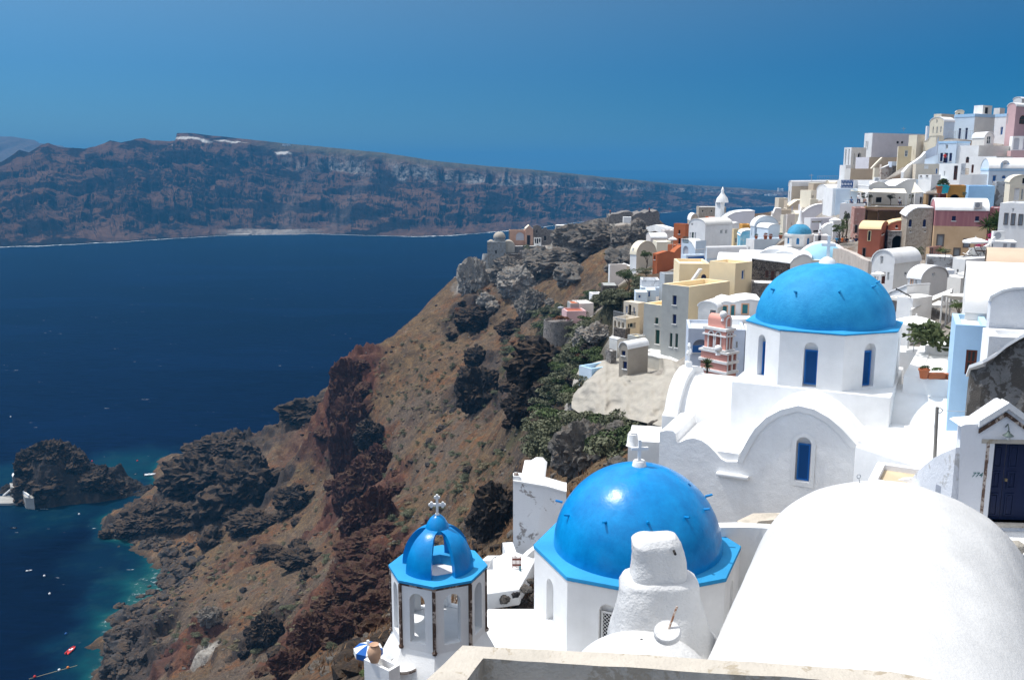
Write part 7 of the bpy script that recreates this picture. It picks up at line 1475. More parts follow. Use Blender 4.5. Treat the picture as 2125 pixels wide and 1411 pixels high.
# boulders along the shore and on the slope
SHOREP = [(215, 1400), (225, 1370), (220, 1340), (232, 1310), (255, 1275), (285, 1245), (320, 1215), (345, 1190), (352, 1165), (335, 1140), (300, 1120), (260, 1108), (230, 1090)]
rb = random.Random(5)
for i in range(150):
    k = rb.uniform(0, len(SHOREP)-1.01); a, b = SHOREP[int(k)], SHOREP[int(k)+1]; f = k-int(k); u = a[0]+(b[0]-a[0])*f+abs(rb.gauss(0, 1))*34-4; v = a[1]+(b[1]-a[1])*f+rb.gauss(0, 9); p = hit(u, v)
    if p is None: continue
    s = abs(rb.gauss(0, .8))+.45; rock('rounded dark boulder among many along the waterline', p, s*1.2, s, s*.75, 'b', rb.randrange(4), None, 'boulders along the waterline', 'boulder', 'boulder', 3)
for i, (u, v, w, lab) in enumerate([(300, 1365, 15, 'largest pale grey boulder at the lower shore'), (245, 1385, 11, 'dark boulder standing in the shallows at the lower edge'), (285, 1395, 12, 'dark boulder left of the red scree at the lower edge'), (918, 893, 12, 'grey boulder alone in the brown slope'), (940, 855, 8, 'flat grey rock above the lone boulder'), (892, 917, 9, 'small grey boulder below the lone boulder'), (888, 965, 7, 'small dark rock in the slope left of the shrubs'), (505, 1225, 8, 'single grey boulder in the lower slope'), (350, 1385, 8, 'pale boulder on the red scree')]):
    p = hit(u, v)
    if p: s = depth_scale(p)*w; rock(lab, p+Z*s*.2, s, s*.8, s*.75, 'b', i % 4, None, None, 'boulder', 'boulder', 4)
# rubble strewn over shore and slope: nobody could count it
def scatter_rubble(name, label, mat, n, fu, smin, smax, seed):
    R = random.Random(seed); c_, f_ = rockbase(2, 1); m = MB()
    for _ in range(n):
        u, v = fu(R); p = hit(u, v)
        if p is None or p.z < .02: continue
        s = smin+(smax-smin)*R.random()**3; rz = R.uniform(0, 6.3); M = Matrix.Translation(p) @ Matrix.Rotation(rz, 4, 'Z') @ Matrix.Rotation(R.uniform(-.5, .5), 4, 'X') @ Matrix.Diagonal((s*1.3, s, s*.8, 1)); m.add([M @ Vector(q) for q in c_], f_)
    o = m.build(name, mat, weld=False); tag(o, label, kind='stuff')
def fshore(R):
    k = R.uniform(0, len(SHOREP)-1.01); a, b = SHOREP[int(k)], SHOREP[int(k)+1]; f = k-int(k); return a[0]+(b[0]-a[0])*f+abs(R.gauss(0, 1))*38-6, a[1]+(b[1]-a[1])*f+R.gauss(0, 10)
scatter_rubble('shore_rubble', 'loose dark rubble piled along the waterline', ROCKM['b'], 1500, fshore, .15, .7, 1)
def fslope(R): return R.uniform(330, 1250), R.uniform(560, 1400)
scatter_rubble('slope_stones', 'loose grey and pale stones scattered over the hillside', ROCKM['g'], 1500, fslope, .08, .42, 2)
scatter_rubble('dark_slope_stones', 'loose dark lava stones scattered over the hillside', ROCKM['k'], 1600, fslope, .12, .65, 3)
# ---------------------------------------------------------------- shrubs
rb = random.Random(11)
def patch(label, group, lst, kinds, r0, r1, flat=.75, cap=None):
    L = []
    for u, v, ru, rv, n in lst:
        for _ in range(n):
            a = rb.uniform(0, 6.3); q = math.sqrt(rb.random()); p = hit(u+ru*q*math.cos(a), v+rv*q*math.sin(a))
            if p is None or p.z < 1: continue
            r = rb.uniform(r0, r1); L.append((r/depth_scale(p), r, p))
    L.sort(key=lambda t: -t[0]); k = cap or len(L)
    for _, r, p in L[:k]: shrub(label, p+Z*r*.25, r, rb.choice(kinds), rb.randrange(3), r*flat, group)
    if L[k:]:
        V_, F_ = [], []; cl = [leafcloud('tuft_%d' % i, 260, .2, G3 if i else G1, 60+i, 5, .75) for i in range(2)]
        for gi in range(2):
            cv = np.array([v.co[:] for v in cl[gi].vertices]); cf = np.array([f.vertices[:] for f in cl[gi].polygons]); V_, F_ = [], []; o = 0
            for _, r, p in L[k:][gi::2]: V_.append(cv*[r, r, r*flat]+[p.x, p.y, p.z+r*.2]); F_.append(cf+o); o += len(cv)
            me = bpy.data.meshes.new('low_scrub'); me.from_pydata(np.vstack(V_).tolist(), [], np.vstack(F_).tolist()); me.materials.append(G1 if gi == 0 else G3); ob = bpy.data.objects.new('low_scrub', me); COL.objects.link(ob); tag(ob, 'smaller %s scrub tufts covering the hillside' % ('grey-green' if gi == 0 else 'straw-coloured'), kind='stuff')
patch('grey-green bush in the dense thicket below the village', 'bushes in the thicket below the village', [(1080, 720, 40, 55, 22), (1120, 665, 45, 30, 18), (1165, 655, 30, 30, 10), (1235, 640, 40, 30, 16), (1195, 690, 40, 20, 10), (1180, 790, 30, 50, 20), (1215, 745, 34, 40, 16), (1160, 840, 36, 30, 14), (1130, 915, 44, 45, 18), (1240, 885, 50, 25, 12), (1280, 930, 40, 25, 10), (1300, 600, 40, 30, 10)], 'gggd', 1.4, 2.8)
patch('low dry shrub dotted over the brown hillside', 'dry shrubs dotted over the hillside', [(800, 780, 90, 60, 24), (900, 720, 80, 60, 22), (850, 880, 90, 90, 34), (960, 900, 80, 120, 34), (900, 1050, 110, 60, 26), (1010, 960, 60, 60, 16), (640, 1240, 110, 90, 22), (420, 1220, 80, 60, 26), (360, 1300, 60, 70, 26), (640, 1000, 60, 60, 14), (560, 1180, 90, 50, 18), (1050, 560, 100, 60, 40), (850, 950, 160, 200, 160), (560, 1200, 220, 180, 130), (960, 760, 120, 120, 80)], 'gog', .6, 1.45, .65, 75)
patch('rusty brown dried thorn bush on the slope', 'rusty thorn bushes on the slope', [(1040, 600, 60, 40, 8), (1200, 745, 26, 24, 6), (1100, 700, 40, 40, 4), (1000, 640, 60, 40, 8), (850, 1350, 40, 40, 0)], 'r', .9, 1.7, .55)
for i, (u, v, w, kd, lab) in enumerate([(1008, 965, 16, 'o', 'round olive shrub alone in the middle slope'), (850, 1062, 17, 'g', 'round grey shrub above the bell tower cross, left one'), (822, 1075, 15, 'g', 'dark grey shrub left of the round grey shrub'), (965, 1170, 14, 'g', 'shrub just right of the bell tower crown'), (1265, 525, 12, 'd', 'dark green bush on the ridge above the tan half-round house'), (1100, 515, 14, 'g', 'grey-green bush on the chapel terrace'), (1035, 545, 10, 'g', 'small bush on the chapel buttress'), (1155, 490, 14, 'g', 'grey bush on the ridge line right of the ruins'), (1345, 490, 13, 'g', 'grey-green bush below the white path wall'), (630, 1370, 14, 'g', 'grey shrub on the lower ridge'), (690, 1340, 12, 'g', 'small grey shrub right of the lower ridge'), (770, 1390, 20, 'd', 'dark bush beside the white balcony corner'), (1060, 1245, 12, 'o', 'dry shrub among the rocks behind the bell tower')]):
    p = hit(u, v+w*.4)
    if p: s = depth_scale(p)*w*1.25; shrub(lab, p+Z*s*.3, s, kd, i % 3, s*.8)
# dry grass tufts on the slope
def grass():
    R = random.Random(21); m = MB()
    for _ in range(9000):
        u, v = R.uniform(380, 1240), R.uniform(640, 1400); p = hit(u, v)
        if p is None or p.z < 3: continue
        for k in range(3):
            a = R.uniform(0, 6.3); h = R.uniform(.18, .5); b = p+Vector((R.gauss(0, .25), R.gauss(0, .25), -.05)); w = .05; m.add([b-Vector((math.cos(a), math.sin(a), 0))*w, b+Vector((math.cos(a), math.sin(a), 0))*w, b+Vector((R.gauss(0, .1), R.gauss(0, .1), h))], [(0, 1, 2)])
    n = N('dry_grass'); n.col(n.ramp(n.noise(.2, 4, .6), [(.35, (.16, .075, .035)), (.65, (.34, .22, .12))])); o = m.build('dry_grass', n.m, weld=False); tag(o, 'dry straw coloured grass on the hillside', kind='stuff')
grass()
# ---------------------------------------------------------------- islet with its chapel and quay
def islet():
    base = PZ(140, 1030, 0); s = depth_scale(base); w = 150*s; us = np.array([-20, 8, 26, 48, 60, 75, 95, 110, 125, 140, 150, 160, 175, 200, 215, 228, 232, 252, 270, 280]); vs = np.array([1052, 1046, 985, 945, 945, 940, 915, 911, 918, 932, 940, 962, 975, 985, 980, 985, 1005, 1018, 1032, 1045])
    nx, ny = 260, 150; xs = np.linspace(-165*s, 160*s, nx); ys = np.linspace(-17, 17, ny); x, y = np.meshgrid(xs, ys); uu = 140+x/s; shore = np.interp(uu, [-25, 50, 285, 300], [1052, 1052, 1032, 1040]); top = np.interp(uu, us, vs); H = np.clip(shore-top, 0, None)*s*.90
    cy_ = np.interp(uu, [20, 60, 95, 120], [14, 12, 5, 1.5]); hw = 5+8*np.clip(H/18, 0, 1)**.5; e = np.clip(1-np.abs(y-cy_)/hw, -1, 1); n1 = fbm(x/6, y/6, 5, 5, .6, True); n2 = fbm(x/2, y/2, 4, 6, .6, True)
    prof = np.clip(e*2.2, -1, 1); z = (H*.82)*np.where(prof > 0, prof**.6, prof*.8)+(n1*2.4+n2*1.5)*np.clip(.4+e, 0, 1)-.5; q = 2.2; z = z*.55+.45*q*(np.floor(z/q+n1*.4)+np.clip(((z/q+n1*.4) % 1)*1.8, 0, 1)-n1*.4)
    z = np.where(e < -.3, -2, z)
    X_ = base.x+x+(y*.15); Y_ = base.y+y+x*.18
    n = N('islet_lava'); a = n.noise(.35, 8, .7); sx = n.n('ShaderNodeSeparateXYZ'); g = n.n('ShaderNodeNewGeometry'); n.l(g.outputs['True Normal'], sx.inputs[0])
    cc = n.ramp(a, [(.3, (.012, .011, .012)), (.52, (.035, .029, .027)), (.7, (.085, .062, .048))]); cc = n.mix(n.math('MULTIPLY', n.ramp(sx.outputs[2], [(.6, 0), (.85, 1)]), n.ramp(n.noise(.5, 5, .7), [(.5, 0), (.6, .7)])), cc, (.12, .105, .06)); n.col(cc); n.b.inputs['Roughness'].default_value = 1; n.bump(n.noise(1.2, 7, .7), 1, .5)
    o = grid_obj('islet', X_, Y_, z, n.m, {}, 'small black rocky islet off the headland', 'structure')
    def at(u, v, z): return PZ(u, v, z)
    Q_ = plaster('quay_concrete', (.36, .35, .33), .1)
    slab('quay', 'flat grey concrete quay at the left foot of the islet', 'quay', [(-10, 1030), (18, 1028), (38, 1034), (36, 1042), (20, 1044), (-10, 1044)], .8, 2, Q_, bev=0)
    slab('quay_terrace', 'upper grey terrace of the islet quay', 'terrace', [(20, 1002), (58, 1006), (75, 1026), (70, 1034), (52, 1032), (40, 1014), (22, 1010)], 4.2, 5, Q_, bev=0)
    CR(0, 850, 4.702)
    for lab, x0, y0, x1, y1, dz, ca, nm in (('little white chapel gable on the islet', 130, 640, 200, 715, 1, 'chapel', 'chapel'), ('narrow white hut on the islet terrace', 240, 700, 285, 780, 0, 'hut', 'hut')):
        A = at(*px(x0, y1), 3.6); Yd = A.y; house(lab, (x0, y1), Yd, 4, '3', x1, y0+20, plaster('weathered_white', (.60, .61, .63), .06) if dz == 0 else plaster('grey_chapel', (.20, .20, .21), .1), roof='vR', apex=y0, cat=ca, name=nm, gp=False, drop=1, rmat=WHITE, holes=[('R', x0+14, y1-40, x0+30, y1, 'k')])
    A = at(*px(185, 775), 4.3); B = at(*px(285, 855), 4.3); m = MB(); d = (B-A); L_ = d.length; d.normalize(); sd = Vector((-d.y, d.x, 0)); m.prism(rect(0, -.25, L_, .25), d, sd, Z, A, -.2, .9); tag(m.build('stair_parapet', WHITE, loc=A), 'white slanting parapet on the islet terrace', 'parapet')
    A = at(*px(35, 835), 1.0); B = at(*px(100, 780), 3.5); m = MB(); m.tube([A, B], .35, 6); tag(m.build('ramp_parapet', WHITE, loc=A), 'short white ramp edge left of the islet terrace', 'parapet')
islet()
for i, (u, v, w, h) in enumerate([(108, 945, 70, 60), (60, 965, 50, 60), (150, 965, 60, 60), (200, 1000, 70, 50), (100, 1000, 130, 90), (240, 1018, 50, 36), (70, 1025, 50, 50), (160, 1035, 80, 40), (215, 985, 30, 40)]):
    c = P(u, v, PZ(140, 1030, 0).y-1+(i % 3)); s = depth_scale(c); rock('%s crag of the black islet' % ['summit', 'left shoulder', 'right shoulder', 'long right', 'central', 'far right', 'lower left', 'waterline', 'small right spire'][i], c, w*s*.5, w*s*.45, h*s*.5, 'k', i % 4, (0, 0, i))
slab('paving', 'whitewashed paving and steps in front of the navy double door', 'paving', [(2000, 1102), (2160, 1098), (2200, 1420), (2060, 1420), (2040, 1200)], gp0.z-.12, .6, WROUGH, 'structure', 0)
for i, (u, v, w) in enumerate([(2075, 1118, 26), (2110, 1135, 34), (2095, 1165, 30), (2122, 1190, 30)]):
    c = P(u, v, 20.5-i*.6); s = depth_scale(c); rock(['smallest whitewashed rock by the door step', 'upper whitewashed rock at the right edge', 'middle whitewashed rock at the right edge', 'lowest whitewashed rock at the right edge'][i], c, w*s*.6, w*s*.5, w*s*.4, 'w', 10+i % 3, (0, 0, i))
for i, (u, v, w) in enumerate([(1045, 1240, 22), (1068, 1232, 18), (1092, 1222, 20), (1085, 1248, 16), (1108, 1238, 16), (1030, 1252, 14), (1100, 1205, 14)]):
    p = P(u, v, 34+i*.15); s = depth_scale(p)*w*.5; rock('loose stone in the heap between the yard and the domed church', p, s*1.3, s, s*.8, 'b' if i % 2 else 'g', i % 4, None, 'loose stones by the yard', 'stone', 'stone', 4)
# ---------------------------------------------------------------- boats and buoys
def boat(label, u, v, L_, rz, hull, inner, extra=None):
    p = PZ(u, v, .0); root = empty('boat', p, label, 'boat'); c, s_ = math.cos(rz), math.sin(rz); d = Vector((c, s_, 0)); w = Vector((-s_, c, 0)); m = MB(); n = 10; rows = []
    for i in range(n+1):
        t = i/n; b = L_*.18*(math.sin(PI*min(1, (1-t)*1.6+.12)/2)**.7 if t > .4 else .96); x = (t-.5)*L_; sh = .12*t*t*L_*.3
        for k, (f, z) in enumerate(((-1, .45), (-.8, .05), (0, -.15), (.8, .05), (1, .45), (.82, .42), (.6, .15), (-.6, .15), (-.82, .42))): rows.append(p+d*x+w*b*f+Z*(z*L_*.22+sh))
    k = 9; m.add(rows, [(i*k+j, i*k+(j+1) % k, (i+1)*k+(j+1) % k, (i+1)*k+j) for i in range(n) for j in range(k)]+[tuple(range(9)), tuple(range(n*9, n*9+9))]); m.build('hull', hull, root, smooth=40)
    m = MB(); m.box(p+d*(-.1*L_)+Z*L_*.10, (L_*.12, L_*.12, L_*.12)); m.box(p+d*.12*L_+Z*L_*.07, (L_*.1, L_*.26, L_*.03)); m.build('console', inner, root)
    m = MB(); m.box(p-d*L_*.52+Z*L_*.08, (L_*.07, L_*.07, L_*.16)); m.build('outboard_motor', VOID, root)
    for c_ in root.children: c_.matrix_parent_inverse = pinv(root)
BW = paint('boat_white', (.75, .77, .8), .4); BR = paint('boat_red', (.55, .035, .03), .4)
boat('long white boat moored in the gap by the headland', 312, 986, 4.6, .2, BW, WFR); boat('small white boat nearest the headland rocks', 330, 983, 2.6, .15, BW, WFR); boat('red and white boat in the lower left water', 147, 1350, 3.6, 1.45, BR, BW); boat('tiny white dinghy in the left water', 60, 1184, 1.7, .3, BW, VOID); boat('black dinghy in front of the islet', 29, 1096, 2.0, .1, VOID, GREYP); boat('black dinghy beside the white boats', 281, 984, 1.5, 1.2, VOID, GREYP)
for u, v, c_, lab in ((92, 1195, BW, 'white buoy below the tiny dinghy'), (103, 1232, BW, 'white buoy in the open left water'), (164, 1067, BW, 'white buoy right of the black dinghy'), (137, 1315, BLUEP, 'blue buoy above the red and white boat'), (72, 1404, BR, 'red buoy at the lower left corner'), (123, 1390, BW, 'white float on the mooring line'), (141, 1385, paint('buoy_orange', (.6, .2, .04), .5), 'orange float on the mooring line'), (191, 957, BR, 'red buoy beside the islet'), (285, 956, BR, 'red buoy over the turquoise shallows'), (22, 865, BW, 'white speck of a buoy far out')):
    p = PZ(u, v, .1); m = MB(); m.lathe([(0, -.3)]+[(.34*math.sin(t), -.34*math.cos(t)+.1) for t in np.linspace(.3, 2.9, 8)]+[(.06, .46), (0, .5)], 10, p); tag(m.build('buoy', c_, loc=p, smooth=60), lab, 'buoy')
a_, b_ = PZ(60, 1408, .02), PZ(160, 1380, .02); m = MB(); m.tube([a_, b_], .05, 4); tag(m.build('mooring_line', paint('rope', (.45, .4, .25), .8), loc=a_), 'thin mooring line between floats at the lower left', 'rope')
# ---------------------------------------------------------------- trees, cactus and other plants in the village
def ptree(label, crop, x, yb, yt, w, Yd, kind, v):
    CR(*crop); b = Q(x, yb, Yd); h = Q(x, yt, Yd).z-b.z; r = w/2/crop[2]*depth_scale(b); return tree(label, b, h, r, kind, v)
A_, Cc_, D_, E_, G_, c2_, c3_, c4_ = (1640, 300, 6.4125), (1880, 370, 7.424), (1590, 360, 8.819), (1000, 440, 5.3125), (1540, 440, 7.083), (1250, 400, 4.7), (1650, 450, 4.41), (1180, 560, 5.04)
ptree('small olive tree left of the dark square window of the restaurant', A_, 1050, 810, 655, 110, 143, 'g', 1); ptree('small olive tree right of the dark square window of the restaurant', A_, 1330, 800, 660, 120, 143, 'g', 2); ptree('leafy potted tree at the left end of the restaurant terrace', A_, 962, 800, 640, 60, 141, 'd', 3); ptree('round little tree under the pointed sail', A_, 1600, 800, 660, 80, 141, 'g', 4)
ptree('dark green tree beside the burnt orange house', c2_, 430, 730, 560, 150, 146, 'd', 1); ptree('big dark tree left of the grey cement house', c2_, 250, 960, 740, 300, 128, 'd', 2); ptree('grey-green tree above the pale blue hut', c2_, 420, 870, 730, 160, 132, 'g', 3); ptree('leafy tree behind the beige hotel house', c2_, 200, 1100, 960, 170, 116, 'g', 2)
ptree('dark bushy tree at the path where the visitors stand', A_, 640, 1310, 1060, 260, 120, 'd', 4); ptree('upper part of the climbing greenery on the pink tower wall', A_, 740, 1200, 880, 110, 126, 'g', 1); ptree('pale flowering creeper above the dark bushy tree', A_, 690, 1230, 980, 130, 124, 'f', 2)
ptree('bush against the rubble stone house below the small church', G_, 230, 1020, 760, 160, 105, 'g', 4); ptree('small bush by the framed stone door', G_, 490, 1040, 900, 90, 104, 'g', 1)
ptree('large leafy shrub behind the prickly pear', c3_, 1490, 960, 760, 190, 48, 'd', 1); ptree('green bush in the alley below the rubble stone house', Cc_, 170, 1330, 1060, 180, 98, 'd', 2); ptree('sprawling bush before the peach wall', Cc_, 600, 1220, 1090, 190, 92, 'g', 3); ptree('tree beside the ochre arch', Cc_, 890, 330, 210, 90, 119, 'g', 4)
def spiky(label, loc, s, n, mat, trunk=True, name='yucca', cat='plant', heads=1):
    R = random.Random(n); root = empty(name, loc, label, cat); m = MB(); hs = []
    for k in range(heads):
        q = loc+Vector((R.uniform(-.5, .5)*s*(heads > 1), R.uniform(-.2, .2)*s*(heads > 1), s*(.75+R.uniform(-.25, .3)*(heads > 1)))); hs.append(q); m.tube([loc-Z*.2, (loc+q)/2+X*.05*s, q], [s*.09, s*.07, s*.05], 6)
    if trunk: m.build('trunk', TRUNK, root)
    m = MB()
    for q in hs:
        for i in range(n):
            a = R.uniform(0, 6.3); e = R.uniform(-.4, 1.3); L_ = s*R.uniform(.45, .75); d = Vector((math.cos(a)*math.cos(e), math.sin(a)*math.cos(e), math.sin(e))); t = d.cross(Z).normalized()*s*.035; m.add([q-t, q+t, q+d*L_*.6+t*.8-Z*.02, q+d*L_-Z*L_*.12, q+d*L_*.6-t*.8], [(0, 1, 2, 3, 4)])
    m.build('leaves', mat, root, weld=False)
    for c_ in root.children: c_.matrix_parent_inverse = pinv(root)
CR(*Cc_); spiky('spiky yucca against the peach house', Q(1300, 935, 88), 1.9, 60, G4, heads=4); spiky('yellowish spiky plant on the grey garden wall', Q(520, 1220, 91), .9, 50, G4, False, 'agave', 'plant')
CR(*c4_); spiky('palm fronds behind the pink bell tower', Q(1440, 1110, 66), 1.15, 60, G2, True, 'palm')
def cactus():
    CR(*c3_); base = Q(1330, 1190, 46.6); root = empty('prickly_pear', base, 'big prickly pear cactus spilling out of the white planter box', 'cactus'); R = random.Random(4); m = MB(); pads = []
    def pad(p, d, L_):
        nrm = d.cross(Vector((R.gauss(0, 1), R.gauss(0, 1), R.gauss(0, .4)))).normalized(); s_ = d.cross(nrm).normalized(); c = p+d*L_*.5; n = 10; A = []
        for off in (-.03, .03):
            for k in range(n): a = 2*PI*k/n; A.append(c+d*math.cos(a)*L_*.5+s_*math.sin(a)*L_*.31+nrm*off*.7)
        A += [c+nrm*.055, c-nrm*.055]; m.add(A, [(k, (k+1) % n, (k+1) % n+n, k+n) for k in range(n)]+[(k+n, (k+1) % n+n, 2*n) for k in range(n)]+[((k+1) % n, k, 2*n+1) for k in range(n)]); return p+d*L_*.95
    def grow(p, d, lv):
        L_ = R.uniform(.24, .36); q = pad(p, d, L_)
        if lv < 5:
            for _ in range(R.choice((1, 2, 2, 3)) if lv < 3 else R.choice((0, 1, 2))): grow(q, (d*.5+Vector((R.gauss(-.16, .6), R.gauss(-.1, .5), R.gauss(.25, .5)))).normalized(), lv+1)
    for k in range(8): grow(base+Vector((R.uniform(-.9, .9), R.uniform(-.3, .3), 0)), Vector((R.gauss(0, .4), R.gauss(0, .3), 1)).normalized(), 0)
    for k in range(3): grow(base+Vector((-.9, 0, .5)), Vector((-.9, -.1, .35)).normalized(), 1)
    m.build('pads', leafmat('cactus_green', (.03, .05, .02), (.11, .13, .05)), root, smooth=40, weld=False)
    for c_ in root.children: c_.matrix_parent_inverse = pinv(root)
cactus()
CR(*c3_); B0 = Q(1530, 900, 47); 
# pots, flowers
TEALPOT = paint('turquoise_pot', (.03, .42, .48), .5)
CR(*Cc_); pot('large turquoise pot with a spiky plant on the maroon wall', Q(560, 236, 122), 1.3, 'round', 'd', TEALPOT, ph=1.1); pot('second turquoise pot at the end of the maroon wall', Q(600, 232, 122), 1.1, 'round', 'd', TEALPOT, ph=.8); pot('orange pot with a leafy plant on the maroon wall', Q(520, 232, 122), 1.1, 'round', 'd', ph=1.2)
CR(*c2_); 
for x, y, s_, pl, lab in ((1500, 452, 1.6, 'd', 'silvery plant on the planter terrace, leftmost'), (1590, 455, 2.0, 'r', 'rusty flowers in the middle of the planter terrace'), (1640, 455, 1.7, 'r', 'rusty flowers right of the middle on the planter terrace'), (1738, 450, 1.9, 'f', 'yellow-green plant at the right end of the planter terrace'), (1340, 645, 1.5, 'd', 'dark potted plant beside the cream parasol'), (1392, 640, 1.6, 'd', 'dark potted plant on the roof edge of the yellow block')): pot(lab, Q(x, y, 134 if x < 1400 else 148), s_*.36, 'round', pl)
CR(*E_); shrub('pink and red flower bed on the round bastion', Q(880, 1165, 145), 1.6, 'r', 1, 1.0, None, 'flower_bed', 'flowers')
MAG = leafmat('magenta_bougainvillea', (.35, .01, .10), (.6, .04, .2)); 
CR(*Cc_)
for x, y, r_, lab in ((1350, 880, .45, 'magenta bougainvillea tuft beside the yucca'), (1280, 970, .4, 'small magenta bougainvillea tuft under the yucca'), (1170, 1045, .5, 'magenta bougainvillea behind the curved white wall')):
    o = bpy.data.objects.new('bougainvillea', leafcloud('boug', 260, .22, MAG, 9, 5, 1)); COL.objects.link(o); o.location = Q(x, y, 83); o.scale = (r_*1.4, r_, r_); tag(o, lab, 'flowers')
# ---------------------------------------------------------------- parasols
def pp_(crop, x, y, Yd, wpx, lab, **k): CR(*crop); t = Q(x, y, Yd); r = wpx/2/crop[2]*depth_scale(t); parasol(lab, x, y, Yd, r, **k)
pp_(Cc_, 1075, 915, 81, 380, 'white parasol over the deck chairs on the roof terrace'); pp_(c3_, 1302, 765, 58, 240, 'white parasol behind the cactus, upper one', droop=.25); pp_(c3_, 1110, 905, 50, 400, 'very large white parasol between the big dome and the cactus', droop=.3, hgt=2.6)
pp_(c3_, 1590, 500, 64, 190, 'off-white parasol in front of the courtyard house', droop=.25); pp_(c3_, 762, 500, 68, 140, 'small square white parasol before the arched front', n=4); pp_(D_, 1262, 812, 122, 220, 'white parasol beside the ivy and the mural house', droop=.35)
pp_(c2_, 687, 430, 157, 88, 'round white parasol by the tall orange house', droop=.5); pp_(c2_, 1328, 535, 138, 90, 'cream parasol above the yellow block', mat=CANV); pp_(E_, 870, 1040, 146, 70, 'grey parasol over the round bastion', mat=GREYP)
CR(*D_); parasol('closed lilac parasol on the tan terraces', 478, 600, 196, .5, closed=True, mat=paint('lilac_canvas', (.35, .36, .5), .8))
CR(*c3_); sail('long white shade sail slanting over the cafe terrace', [(1085, 790, 54), (1440, 655, 60), (1430, 690, 57), (1060, 850, 51)]); sail('flat white shade roof left of the big white vault', [(1350, 718, 52), (1400, 705, 55), (1590, 700, 55), (1590, 735, 52)])
# ---------------------------------------------------------------- people
SKIN = paint('skin', (.42, .24, .16), .6); HAIR = paint('dark_hair', (.02, .014, .01), .7)
def person(label, foot, h=1.7, shirt=(.6, .6, .6), legs=(.03, .04, .08), face=-PI/2, pose=0, seated=False, group=None):
    root = empty('person', foot, label, 'person', group); c, s_ = math.cos(face), math.sin(face); F_ = Vector((c, s_, 0)); S_ = Vector((-s_, c, 0)); k = h/1.7
    def w(a, b, z_): return foot+(S_*a+F_*b+Z*z_)*k
    hz_ = .50 if seated else .92; J = {}
    knee = (lambda q: w(.11*q, .42, .50)) if seated else (lambda q: w(.11*q, .04+.06*q*pose, .48)); ank = (lambda q: w(.11*q, .44, .08)) if seated else (lambda q: w(.12*q, -.02+.14*q*pose, .07))
    bm = bmesh.new(); sk = bm.verts.layers.skin.verify()
    def V(p, r): v = bm.verts.new(p); v[sk].radius = (r*k, r*k); return v
    pel = V(w(0, 0, hz_), .125); v0 = V(w(0, .0, hz_+.22), .115); v1 = V(w(0, 0, hz_+.42), .135); nk = V(w(0, .01, hz_+.55), .052); hd = V(w(0, .02, hz_+.66), .085); ht = V(w(0, .02, hz_+.76), .07); E = [(pel, v0), (v0, v1), (v1, nk), (nk, hd), (hd, ht)]; pel[sk].use_root = True
    for q in (-1, 1):
        sh = V(w(.18*q, 0, hz_+.46), .055); up = pose == 2 and q > 0; el = V(w(.26*q, .10 if not up else .2, hz_+.24 if not up else hz_+.45), .042); ha = V(w(.22*q, .26 if not up else .30, hz_+.10 if not up else hz_+.68), .032); hn = V(w(.20*q, .32 if not up else .32, hz_+.04 if not up else hz_+.76), .035); E += [(v1, sh), (sh, el), (el, ha), (ha, hn)]
        hp = V(w(.10*q, 0, hz_-.04), .095); kn = V(knee(q), .06); an = V(ank(q), .042); ft = V(ank(q)+F_*.16*k-Z*.03*k, .035); E += [(pel, hp), (hp, kn), (kn, an), (an, ft)]
    for a, b in E: bm.edges.new((a, b))
    me = bpy.data.meshes.new('body'); bm.to_mesh(me); bm.free(); me.materials.append(SKIN); o = bpy.data.objects.new('body', me); COL.objects.link(o); o.modifiers.new('skin', 'SKIN'); sb = o.modifiers.new('sub', 'SUBSURF'); sb.levels = 1; sb.render_levels = 1; o.parent = root
    m = MB(); m.tube([w(0, 0, hz_+.0), w(0, 0, hz_+.2), w(0, 0, hz_+.42), w(0, 0, hz_+.53)], [.16*k, .15*k, .19*k, .08*k], 12)
    for q in (-1, 1): up = pose == 2 and q > 0; m.tube([w(.13*q, 0, hz_+.47), w(.24*q, .05 if not up else .14, hz_+.30 if not up else hz_+.46)], [.08*k, .07*k], 8)
    m.build('shirt', paint('cloth_%d_%d_%d' % tuple(int(x*99) for x in shirt), shirt, .85), root, smooth=60)
    m = MB()
    for q in (-1, 1): m.tube([w(.09*q, 0, hz_+.04), knee(q)*.35+w(.10*q, 0, hz_-.04)*.65 if not seated else w(.1*q, .2, .52), knee(q), ank(q)+Z*.1*k], [.12*k, .11*k, .085*k, .07*k], 8)
    m.build('trousers', paint('cloth_%d_%d_%d' % tuple(int(x*99) for x in legs), legs, .85), root, smooth=60)
    m = MB(); m.lathe([(.0, .12), (.06, .105), (.098, .05), (.10, -.01), (.07, -.06)], 12, w(0, -.005, hz_+.70)); m.build('hair', HAIR, root, smooth=60)
    for c_ in root.children: c_.matrix_parent_inverse = pinv(root)
CR(1860, 190, 7.426); person('person in a red shirt leaning at the navy doors', Q(738, 1112, 157.5), 1.75, (.55, .03, .03), (.03, .03, .05))
CR(*A_)
